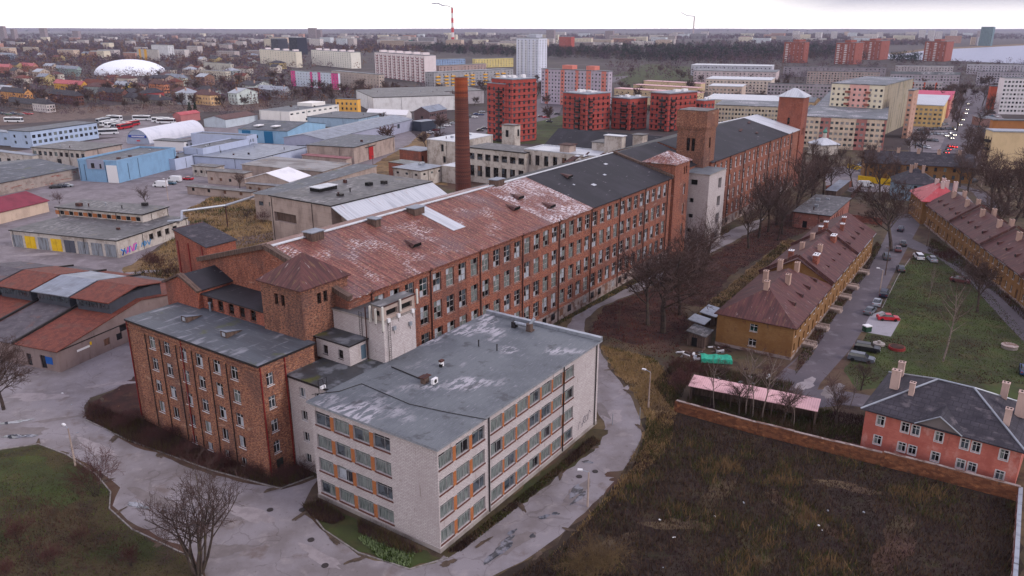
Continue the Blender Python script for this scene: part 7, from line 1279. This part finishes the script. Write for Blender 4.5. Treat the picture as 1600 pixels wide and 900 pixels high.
TR = {'big': [make_tree(s_, 10, 4, (11, 7, 6, 5), rmin=.016, up=.9) for s_ in (1, 2, 3)], 'stem': [make_tree(11, 10, 4, (5, 5, 4, 3), stems=8, up=1.1, base=.62, mats=(bark, twig_m), rmin=.012, sh=.6)], 'mid': [make_tree(s_, 10, 3, (10, 8, 7), rmin=.022, up=.9) for s_ in (21, 22, 23, 24)],
      'birch': [make_tree(s_, 10, 3, (16, 6, 5), up=.8, rad=.11, sh=.33, base=.85, mats=(birch, twig_m), rmin=.011) for s_ in (31, 32)], 'bush': [make_tree(s_, 10, 3, (6, 6, 5), stems=7, up=.5, rad=.10, base=.65, mats=(bark_dark, twig_r), rmin=.02) for s_ in (41, 42)],
      'ybush': [make_tree(51, 10, 3, (7, 6, 5), stems=8, up=.2, rad=.10, base=.6, mats=(twig_y, twig_y), rmin=.018)], 'far': [make_tree(s_, 10, 2, (12, 14), rmin=.10, rad=.2, mats=(bark_dark, twig_m)) for s_ in (61, 62, 63)]}
def tree(kind, p, h, label, group=None, name='bare_tree', cat='tree', wide=1.0):
    t, c = rnd.choice(TR[kind]); o = empty(name, p, rnd.uniform(0, 6.28), label, cat, group); k = h / 10
    inst(t, 'trunk', o, (0, 0, 0), 0, (k * wide, k * wide, k)); inst(c, 'crown', o, (0, 0, 0), 0, (k * wide, k * wide, k)); return o
def tpx(kind, x, y, top, label, **k):
    h = max(1.5, height(x, y, top)); return tree(kind, at(x, y), min(h, 22), label, **k)
tpx('stem', 311, 896, 706, 'large multi stemmed bare tree at the bottom left edge of the road')
tpx('bush', 150, 775, 694, 'sprawling bare shrub on the lawn left of the large multi stemmed tree', name='bare_shrub', cat='shrub'); tpx('big', 6, 640, 528, 'bare tree cut by the left edge near the tiled sheds')
tpx('big', 1036, 520, 352, 'largest bare tree standing on leaf litter by the mill road', wide=1.25); tpx('big', 1012, 508, 392, 'bare tree left of the largest one on the leaf litter', wide=1.1); tpx('big', 1062, 492, 372, 'bare tree behind the largest one on the leaf litter', wide=1.1)
tpx('stem', 1098, 425, 318, 'slender bare tree in front of the white lift block', wide=.9); tpx('stem', 1080, 436, 335, 'bare tree left of the slender one before the lift block', wide=1.0)
tpx('big', 1392, 392, 283, 'broad dark bare tree at the head of the ochre street', wide=1.15); tpx('big', 1527, 487, 392, 'tall bare tree on the lawn before the right hand ochre row'); tpx('birch', 1473, 565, 436, 'white stemmed birch on the lawn', wide=.9); tpx('birch', 1450, 470, 405, 'thin birch near the top of the lawn', wide=.8)
for i, (x, y, t) in enumerate(((1170, 388, 300), (1185, 372, 285), (1200, 362, 268), (1213, 352, 262), (1240, 338, 248), (1264, 322, 238), (1275, 312, 236), (1286, 306, 232), (1222, 366, 290), (1245, 318, 232), (1215, 376, 310))): tpx('mid', x, y, t, 'dark bare tree in the thicket in front of the far mill wing', group='thicket in front of the mill wing', wide=.95)
for i, (x, y, t, k) in enumerate(((1116, 640, 556, 'birch'), (1165, 648, 534, 'birch'), (1176, 652, 560, 'birch'), (1190, 655, 545, 'birch'), (1240, 668, 600, 'birch'), (1155, 652, 590, 'mid'), (1222, 664, 590, 'mid'), (1308, 668, 590, 'mid'), (1064, 620, 570, 'bush'), (1090, 600, 560, 'bush'), (1078, 590, 556, 'bush'), (1050, 585, 548, 'bush'), (1232, 640, 600, 'mid'), (1135, 600, 560, 'mid'), (1200, 600, 560, 'bush'), (1105, 618, 585, 'bush'))):
    tpx(k, x, y, t, {'birch': 'thin pale stemmed birch', 'mid': 'small bare tree', 'bush': 'tangled bare shrub'}[k] + [' at the left end of the pink roofed shed', ', tallest, in front of the pink roofed shed', ' just right of the tallest birch', ' with twin stems behind the wall', ' leaning at the right end of the pink roofed shed', ' with mossy limbs behind the wall', ' behind the wall at the shed end', ' beside the clothes lines of the pink house', ' at the left end of the boundary wall', ' left of the turquoise tarpaulin', ' below the scrap heap', ' at the edge of the straw grass', ' behind the right part of the pink roof', ' between tarpaulin and pink roof', ' under the ochre gable', ' close to the pink roof corner'][i], name={'birch': 'birch_tree', 'mid': 'bare_tree', 'bush': 'bare_shrub'}[k], cat='shrub' if k == 'bush' else 'tree')
for i, (x, y, t, k, lb) in enumerate(((229, 322, 287, 'mid', 'small round crowned bare tree beside the lamp post road'), (93, 318, 296, 'bush', 'bushy evergreen looking shrub by the maroon shed'), (412, 350, 322, 'bush', 'bare bush against the concrete hall'), (385, 348, 325, 'mid', 'low bare tree in the straw grass by the pipe post'), (298, 450, 412, 'bush', 'bramble bush below the orange brick tower house'), (270, 442, 398, 'bush', 'wide bramble thicket left of the orange tower house'), (245, 430, 390, 'bush', 'bramble bush at the yard edge'), (235, 420, 388, 'bush', 'low bramble beside the garage corner'), (300, 420, 392, 'bush', 'bramble behind the orange tower house'),
        (375, 297, 268, 'mid', 'thin bare tree beside the derelict beige house'), (922, 550, 520, 'bush', 'leafless bush at the right corner of the white block'), (1345, 610, 560, 'mid', 'scrubby bare tree beside the dark grey car'), (1327, 640, 585, 'birch', 'leaning pale birch by the lane'))): tpx(k, x, y, t, lb, name='bare_shrub' if k == 'bush' else 'bare_tree', cat='shrub' if k == 'bush' else 'tree')
tpx('ybush', 925, 915, 830, 'yellowish spreading shrub at the bottom edge of the plot', name='yellow_shrub', cat='shrub')
for i, (x, y, t) in enumerate(((1352, 280, 222), (1375, 312, 226), (1332, 292, 238), (1298, 300, 245), (1392, 300, 240), (1362, 258, 215), (1310, 262, 222), (1270, 262, 214), (1282, 275, 225))): tpx('mid', x, y, t, 'bare tree around the yellow fenced yard', group='trees around the yellow fenced yard')
for i, (x, y, t) in enumerate(((1565, 318, 228), (1590, 325, 222), (1548, 335, 250), (1582, 352, 262), (1512, 300, 240), (1500, 292, 232), (1520, 275, 215), (1530, 262, 206), (1540, 255, 200), (1515, 252, 196), (1598, 370, 290), (1566, 372, 300), (1540, 290, 226), (1555, 360, 290), (1508, 238, 190), (1522, 228, 186), (1600, 340, 240), (1575, 335, 240))): tpx('mid', x, y, t, 'dark bare tree in the copse at the right edge', group='copse at the right edge', wide=1.15)
for i, (x, y, t) in enumerate(((1440, 240, 205), (1430, 232, 200), (1445, 228, 196), (1422, 240, 208), (1495, 205, 170), (1488, 190, 158), (1480, 176, 146), (1470, 172, 140), (1492, 168, 134), (1485, 155, 128), (1462, 160, 132), (1498, 180, 146), (1535, 165, 130), (1545, 178, 142), (1538, 190, 158), (1528, 200, 166))): tpx('mid', x, y, t, 'street tree beside the busy city street', group='trees beside the busy city street', wide=1.1)
# hedges and undergrowth: twig masses (nobody could count them)
def vn(p, sc_, seed):
    G_ = np.random.RandomState(seed).uniform(-1, 1, (256, 256)); q = p / sc_; i = np.floor(q).astype(int); t = q - i; t = t * t * (3 - 2 * t); a, b = i[:, 0] % 256, i[:, 1] % 256; a1, b1 = (a + 1) % 256, (b + 1) % 256
    return (G_[a, b] * (1 - t[:, 0]) + G_[a1, b] * t[:, 0]) * (1 - t[:, 1]) + (G_[a, b1] * (1 - t[:, 0]) + G_[a1, b1] * t[:, 0]) * t[:, 1]
def tuft_mesh(name, polys, n, hr, wr, mats_, label, cl=.0, seed=1, lean=.35, z0=0.0, world=None):
    rs = np.random.RandomState(seed); PV = []; 
    for poly in polys:
        P = [at(*q) for q in poly]; P = np.array([(p.x, p.y) for p in P]); PV.append(P)
    ar = []
    for P in PV: x, y = P[:, 0], P[:, 1]; ar.append(abs(np.dot(x, np.roll(y, 1)) - np.dot(y, np.roll(x, 1))) / 2)
    pts = []; HB = np.array([(p_.x, p_.y) for p_ in [at(*q_) for q_ in ((1355, 490), (1378, 483), (1410, 500), (1394, 529), (1340, 520))]])
    for P, A_ in zip(PV, ar):
        k = int(n * A_ / sum(ar)); lo, hi = P.min(0), P.max(0); got = np.zeros((0, 2))
        while len(got) < k:
            q = rs.uniform(lo, hi, (k * 3, 2)); ins = np.zeros(len(q), bool); j = len(P) - 1
            for i in range(len(P)):
                c = ((P[i, 1] > q[:, 1]) != (P[j, 1] > q[:, 1])) & (q[:, 0] < (P[j, 0] - P[i, 0]) * (q[:, 1] - P[i, 1]) / (P[j, 1] - P[i, 1] + 1e-12) + P[i, 0]); ins ^= c; j = i
            hin = np.zeros(len(q), bool); j = len(HB) - 1
            for i in range(len(HB)):
                hin ^= ((HB[i, 1] > q[:, 1]) != (HB[j, 1] > q[:, 1])) & (q[:, 0] < (HB[j, 0] - HB[i, 0]) * (q[:, 1] - HB[i, 1]) / (HB[j, 1] - HB[i, 1] + 1e-12) + HB[i, 0]); j = i
            got = np.vstack([got, q[ins & ~hin]])
        pts.append(got[:k])
    p = np.vstack(pts); N_ = len(p)
    f = vn(p, 9, seed) * 1.1 + vn(p, 3.5, seed + 1) * .8 + vn(p, 1.4, seed + 2) * .6 + rs.normal(0, .3, N_)
    _ = np.sin(p[:, 0] * .31 + 1.3 * np.sin(p[:, 1] * .23)) * np.sin(p[:, 1] * .27 + 1.1 * np.sin(p[:, 0] * .19)) + .5 * np.sin(p[:, 0] * .9 + p[:, 1] * .7) + rs.normal(0, .35, N_)
    h = rs.uniform(hr[0], hr[1], N_) * (1 + cl * np.clip(f, -1, 1)); wdt = rs.uniform(wr[0], wr[1], N_); a_ = rs.uniform(0, 6.283, N_); lx, ly = rs.normal(0, lean, N_) * h, rs.normal(0, lean, N_) * h
    V = np.zeros((N_, 3, 3)); V[:, 0, 0] = p[:, 0] - np.cos(a_) * wdt; V[:, 0, 1] = p[:, 1] - np.sin(a_) * wdt; V[:, 1, 0] = p[:, 0] + np.cos(a_) * wdt; V[:, 1, 1] = p[:, 1] + np.sin(a_) * wdt; V[:, 2, 0] = p[:, 0] + lx; V[:, 2, 1] = p[:, 1] + ly; V[:, 2, 2] = h; V[:, :, 2] += z0
    me = bpy.data.meshes.new(name); me.vertices.add(N_ * 3); me.vertices.foreach_set('co', V.ravel()); me.loops.add(N_ * 3); me.loops.foreach_set('vertex_index', np.arange(N_ * 3)); me.polygons.add(N_); me.polygons.foreach_set('loop_start', np.arange(0, N_ * 3, 3))
    for m in mats_: me.materials.append(m)
    mi = np.clip(((f + 1.3) / 2.6 * len(mats_)).astype(int), 0, len(mats_) - 1); me.polygons.foreach_set('material_index', mi.astype(np.int32)); me.update(calc_edges=True)
    o = bpy.data.objects.new(name, me); col.objects.link(o); return tag(o, label, kind='stuff')
def gm(n, r, g, b): return mat('grass_' + n, S(r * 1.08, g * 1.08, b * 1.06), rough=1, spec=.1)
W1, W2_, W3, W4, W5 = gm('dark', 62, 48, 45), gm('brown', 88, 72, 60), gm('olive', 72, 74, 46), gm('straw', 140, 118, 88), gm('purple', 74, 56, 60)
fieldp = [(1004, 690), (1030, 645), (1060, 650), (1180, 682), (1300, 712), (1460, 752), (1588, 788), (1582, 1000), (900, 1000), (790, 905), (870, 862), (930, 805), (982, 745)]
tuft_mesh('weeds', [fieldp], 60000, (.15, .8), (.03, .08), [W1, W5, W2_, W1, W2_, W3, gm('ochreweed', 112, 92, 70)], 'dense dead weeds over the walled plot', .5, 3)
tuft_mesh('dry_grass', [[(960, 580), (990, 615), (1010, 655), (1005, 700), (975, 750), (1000, 745), (1040, 700), (1060, 640), (1050, 590), (1020, 560), (940, 540)], [(1000, 690), (960, 760), (900, 830), (860, 870), (905, 830), (975, 760)]], 12000, (.2, .6), (.03, .07), [W2_, W4, W4, W3], 'tall straw coloured grass beside the road bend', .4, 4)
tuft_mesh('dry_grass', [[(285, 332), (345, 302), (440, 302), (440, 425), (350, 400), (300, 455), (205, 430), (245, 392), (298, 352)]], 16000, (.3, .9), (.05, .14), [W2_, W4, W4, W2_, W3], 'straw coloured grass on the waste ground by the pipe', .4, 5)
tuft_mesh('leaf_litter', [[(918, 522), (945, 480), (1020, 450), (1060, 462), (1090, 520), (1040, 560), (960, 545)], [(1060, 470), (1040, 440), (1200, 352), (1290, 308), (1330, 322), (1240, 372), (1140, 432), (1100, 480)]], 16000, (.08, .4), (.05, .12), [W1, W5, gm('leaf', 96, 56, 50), W2_], 'leaf litter and dead stalks on the bank', .3, 6)
tuft_mesh('dry_grass', [[(1080, 500), (1100, 478), (1230, 374), (1262, 382), (1137, 470), (1110, 500)], [(872, 508), (905, 490), (1000, 440), (1140, 362), (1140, 352), (1000, 434), (866, 504)]], 12000, (.1, .5), (.04, .1), [W2_, W4, W3, W2_], 'dry grass beside the mill road and behind the ochre house', .3, 7)
lawnp = [(-100, 770), (0, 706), (60, 696), (105, 714), (150, 744), (172, 772), (170, 797), (205, 830), (290, 870), (325, 940), (-100, 1000)]
tuft_mesh('lawn_grass', [lawnp], 30000, (.05, .22), (.03, .07), [gm('lawn1', 98, 94, 56), W3, W2_, gm('lawn2', 84, 96, 48), W1, W2_], 'rough winter grass on the bottom left lawn', .3, 8)
tuft_mesh('undergrowth', [[(-60, 790), (60, 775), (130, 800), (200, 850), (280, 900), (250, 960), (-60, 960)]], 4500, (.1, .7), (.015, .05), [W1, W5, twig_r, W2_], 'dark bramble undergrowth on the bottom left lawn', .6, 9, .7)
for i, (x, y, t) in enumerate(((30, 850, 806), (85, 884, 846), (205, 884, 850), (10, 912, 870), (125, 850, 818))): tpx('bush', x, y, t, 'low leafless shrub scattered over the bottom left lawn', name='bare_shrub', cat='shrub', group='shrubs on the bottom left lawn')
hed = [twig_r, W2_, W5, gm('hedge_olive', 84, 76, 52), twig_r]
for i, (x, y, t) in enumerate(((150, 652, 626), (190, 672, 648), (240, 694, 668), (290, 712, 686), (345, 732, 704), (395, 746, 720), (440, 752, 724), (475, 742, 716), (215, 655, 634), (270, 685, 662))): tpx('bush', x, y, t, 'low leafless shrub in the bank below the brick annexe', name='bare_shrub', cat='shrub', group='shrubs below the brick annexe', wide=1.8)
tuft_mesh('hedge', [[(228, 660), (140, 634), (134, 652), (200, 690), (330, 735), (440, 762), (492, 744), (466, 730), (440, 738), (330, 712)]], 15000, (.3, 1.5), (.015, .05), hed, 'long unkempt reddish brown hedge below the brick annexe', .35, 10, .3)
tuft_mesh('hedge', [[(474, 792), (500, 783), (540, 812), (520, 820), (490, 812)], [(560, 815), (600, 834), (660, 862), (640, 868), (590, 850), (560, 832)]], 4000, (.3, 1.1), (.03, .07), hed, 'reddish shrubs at the foot of the white block', .3, 11)
tuft_mesh('ground_cover', [[(560, 842), (600, 836), (650, 862), (640, 886), (600, 878)]], 3000, (.1, .5), (.06, .14), [gm('moss', 84, 96, 50), gm('ivy', 110, 122, 92), gm('moss2', 66, 80, 40)], 'bright green ivy below the left face of the white block', .2, 12)
tuft_mesh('ground_cover', [[(700, 864), (780, 800), (860, 738), (926, 682), (938, 690), (860, 752), (790, 808), (720, 862)]], 7000, (.08, .45), (.04, .1), [W1, W3, W2_, W1], 'weeds along the right face of the white block', .5, 13)
tuft_mesh('lawn_grass', [[(1405, 432), (1425, 404), (1475, 390), (1520, 430), (1600, 518), (1640, 600), (1500, 600), (1420, 590), (1345, 605), (1320, 580), (1350, 530)]], 26000, (.05, .25), (.05, .12), [gm('lawn3', 76, 88, 44), W3, gm('lawn3', 76, 88, 44), W2_, W1, W2_], 'winter grass on the lawn between the ochre rows', .3, 14)
tuft_mesh('undergrowth', [[(1060, 560), (1120, 575), (1180, 590), (1240, 600), (1210, 640), (1085, 580), (1050, 640), (1020, 600)], [(1280, 640), (1350, 650), (1345, 695), (1200, 668), (1070, 640), (1075, 620), (1270, 655)]], 20000, (.1, .9), (.03, .08), [W1, W5, W3, W2_], 'tangled undergrowth in the back yards', .5, 15)
tuft_mesh('front_garden', [[(1242, 586), (1264, 562), (1312, 484), (1352, 432), (1377, 386), (1370, 378), (1332, 430), (1292, 490), (1247, 558)], [(1448, 392), (1500, 420), (1560, 462), (1640, 540), (1640, 520), (1560, 440), (1500, 400), (1455, 372)]], 12000, (.1, .9), (.03, .08), [W1, W5, W3, W2_, twig_r], 'scruffy front gardens along the ochre rows', .5, 16)
# far-off woods: masses of bare and evergreen crowns
def in_foot(x, y, mrg=1.5):
    for (ox, oy, a_, L_, D_, h_) in FOOT:
        dx, dy = x - ox, y - oy; u_ = dx * math.sin(a_) + dy * math.cos(a_); v_ = -dx * math.cos(a_) + dy * math.sin(a_)
        if -mrg < u_ < L_ + mrg and -mrg < v_ < D_ + mrg: return True
    return False
tw1, tw2, tw3, tw4 = gm('wood_purple', 92, 74, 88), gm('wood_brown', 88, 70, 66), gm('wood_dark', 66, 54, 66), gm('wood_ochre', 112, 84, 66)
pn1, pn2 = gm('pine', 34, 52, 42), gm('pine_dark', 24, 38, 34)
def wood(name, polys, n, h, cw, mats_, label, tri=34, ts=1.3, seed=1, clump=1.0):
    r = random.Random(seed); rs = np.random.RandomState(seed); C = []
    for poly, k in polys:
        xs, ys = [q[0] for q in poly], [q[1] for q in poly]; got = 0; tries = 0
        while got < k and tries < k * 12:
            tries += 1; x, y = r.uniform(min(xs), max(xs)), r.uniform(min(ys), max(ys)); ins = False; j = len(poly) - 1
            for i in range(len(poly)):
                if (ys[i] > y) != (ys[j] > y) and x < (xs[j] - xs[i]) * (y - ys[i]) / (ys[j] - ys[i]) + xs[i]: ins = not ins
                j = i
            if not ins: continue
            p = at(x, y)
            if p.y > 6000 or (p.y < 2500 and in_foot(p.x, p.y, 2)): continue
            C.append((p.x, p.y, h * r.uniform(.7, 1.25), r.random())); got += 1
    C = np.array(C); n_ = len(C); T = n_ * tri; ci = np.repeat(np.arange(n_), tri); d = rs.normal(0, 1, (T, 3)); d /= np.linalg.norm(d, axis=1)[:, None]; rr = rs.uniform(.25, 1, T) ** .5; H_ = C[ci, 2]
    c0 = np.stack([C[ci, 0], C[ci, 1], H_ * .58], 1) + d * rr[:, None] * np.stack([H_ * cw, H_ * cw, H_ * .42], 1)
    far_k = np.clip(np.hypot(C[ci, 0], C[ci, 1]) / 1500, .7, 2.2); s_ = (ts * far_k)[:, None]; V = np.stack([c0 + rs.normal(0, .6, (T, 3)) * s_ for _ in range(3)], 1); V[:, :, 2] = np.maximum(V[:, :, 2], .1)
    me = bpy.data.meshes.new(name); me.vertices.add(T * 3); me.vertices.foreach_set('co', V.ravel()); me.loops.add(T * 3); me.loops.foreach_set('vertex_index', np.arange(T * 3)); me.polygons.add(T); me.polygons.foreach_set('loop_start', np.arange(0, T * 3, 3))
    for m in mats_: me.materials.append(m)
    mi = np.clip((C[ci, 3] * len(mats_)).astype(int), 0, len(mats_) - 1); me.polygons.foreach_set('material_index', mi.astype(np.int32)); me.update(calc_edges=True)
    o = bpy.data.objects.new(name, me); col.objects.link(o); return tag(o, label, kind='stuff')
rct = lambda a, b, c, d: [(a, b), (c, b), (c, d), (a, d)]
bare = [tw1, tw2, tw1, tw3, tw4]
wood('suburb_trees', [(rct(-60, 62, 660, 84), 2600), (rct(-60, 84, 400, 112), 1200), (rct(-60, 112, 460, 150), 560), ([(-40, 150), (660, 150), (660, 160), (400, 168), (-40, 170)], 160), (rct(400, 84, 680, 112), 120)], 0, 11, .42, bare, 'bare trees filling the distant suburbs', seed=2)
wood('suburb_trees', [(rct(-60, 47, 1700, 62), 3600)], 0, 13, .5, [tw1, tw3, tw1], 'hazy belt of trees below the horizon', tri=20, ts=1.6, seed=3)
wood('bare_wood', [([(400, 66), (1340, 66), (1340, 96), (1100, 100), (960, 96), (860, 92), (620, 82), (400, 78)], 1900), (rct(950, 96, 1100, 130), 120), (rct(1100, 92, 1240, 104), 100), (rct(1200, 46, 1450, 72), 1100)], 0, 14, .4, [tw1, tw3, tw1, tw2], 'broad bare wood in the middle distance', seed=4)
wood('pine_wood', [([(625, 76), (860, 78), (1060, 74), (1310, 76), (1310, 93), (1060, 100), (940, 96), (860, 92), (720, 88)], 1700), (rct(1310, 86, 1350, 96), 60), (rct(1390, 95, 1440, 99), 50)], 0, 16, .36, [pn1, pn2, tw3], 'dark green pine wood in the middle distance', tri=44, seed=5)
wood('estate_trees', [(rct(1100, 100, 1600, 132), 420), (rct(1100, 132, 1560, 175), 130), (rct(960, 120, 1110, 175), 60), (rct(640, 118, 860, 150), 60)], 0, 10, .45, [tw3, tw2, tw1], 'bare trees between the apartment rows', tri=60, ts=.8, seed=6)
wood('bare_wood', [(rct(-60, 164, 400, 182), 260)], 0, 5, .6, [tw4, tw2, tw3, tw1], 'brown scrub along the railway at the left', tri=60, ts=.5, seed=8)
wood('bare_wood', [([(395, 168), (530, 140), (620, 140), (640, 150), (520, 158), (420, 180)], 70)], 0, 10, .5, [tw4, tw2, tw3], 'russet scrub beside the railway', tri=110, ts=.6, seed=7)
# individually readable trees in the middle distance
r = random.Random(31); cnt = 0
for (x0, y0, x1, y1, n, lb, grp) in [(0, 120, 300, 172, 46, 'bare tree among the old town houses', 'trees among the old town houses'), (300, 110, 460, 172, 34, 'bare tree beside the railway left of the magenta block', 'trees beside the railway'), (455, 140, 640, 162, 26, 'bare tree in the scrub behind the white hall', 'trees behind the white hall'), (690, 120, 860, 175, 16, 'bare tree among the slabs left of the terracotta blocks', 'trees left of the terracotta blocks'), (960, 110, 1240, 176, 34, 'bare tree among the cream apartment rows', 'trees among the cream rows'), (1240, 130, 1430, 185, 20, 'bare tree behind the tall cream block', 'trees behind the tall cream block'), (1430, 120, 1560, 160, 22, 'bare tree beyond the yellow block', 'trees beyond the yellow block'), (845, 160, 1060, 200, 12, 'bare tree between the terracotta blocks', 'trees between the terracotta blocks'), (560, 190, 700, 260, 5, 'spindly bare tree beside the sheds', 'trees beside the sheds')]:
    k = 0; t_ = 0
    while k < n and t_ < n * 20:
        t_ += 1; p = at(r.uniform(x0, x1), r.uniform(y0, y1))
        if in_foot(p.x, p.y, 3): continue
        tree('far', p, r.uniform(7, 13), lb, grp, wide=1.1); k += 1
for x, y, lb in ((298, 186, 'dark conifer, left one of a pair behind the barn'), (307, 186, 'dark conifer, right one of a pair behind the barn'), (200, 150, 'dark conifer between two old town houses')):
    o = empty('conifer', at(x, y), 0, lb, 'tree'); m = MB(); m.tube((0, 0, 0), (0, 0, 3), .25, n=6); m.build('trunk', bark, o); m = MB(); rr = random.Random(x)
    for i in range(420): z = rr.uniform(1, 11); q = (11.5 - z) * .28 * rr.uniform(.5, 1); a_ = rr.uniform(0, 6.3); c = Vector((q * math.cos(a_), q * math.sin(a_), z)); m.face([c + Vector((rr.gauss(0, .35), rr.gauss(0, .35), rr.gauss(0, .3))) for _ in range(3)])
    m.build('crown', pn1, o)
m = MB(); r = random.Random(15)
for i in range(24):
    x, y = r.choice([(r.uniform(940, 1560), r.uniform(730, 890)), (r.uniform(1060, 1250), r.uniform(560, 640)), (r.uniform(20, 260), r.uniform(580, 690)), (r.uniform(940, 1500), r.uniform(740, 890))]); c = at(x, y); a_ = r.uniform(0, 6.3)
    if in_foot(c.x, c.y, .5): continue
    m.obox(c + Vector((0, 0, .25 if x > 900 and y > 700 else .03)), (math.cos(a_), math.sin(a_), 0), (-math.sin(a_), math.cos(a_), 0), (0, 0, 1), r.uniform(.1, .45), r.uniform(.08, .3), r.uniform(.04, .15), r.randrange(3))
tag(m.build('litter', [white_paint, metal_lt, board]), 'scraps of litter scattered over the plot, yards and road', kind='stuff')
# ================================================================== HAZE
hz_m = bpy.data.materials.new('haze'); hz_m.use_nodes = True; n_ = hz_m.node_tree.nodes; l_ = hz_m.node_tree.links; n_.remove(n_['Principled BSDF']); v_ = n_.new('ShaderNodeVolumePrincipled'); v_.inputs['Color'].default_value = (.80, .82, 1.0, 1); v_.inputs['Density'].default_value = 4e-5; l_.new(v_.outputs[0], n_['Material Output'].inputs['Volume'])
m = MB(); m.box(-14500, 14500, -3700, 14500, -1, 175); tag(m.build('haze', hz_m), 'thin violet evening haze over the city', kind='stuff')
print('objects', len(bpy.data.objects))
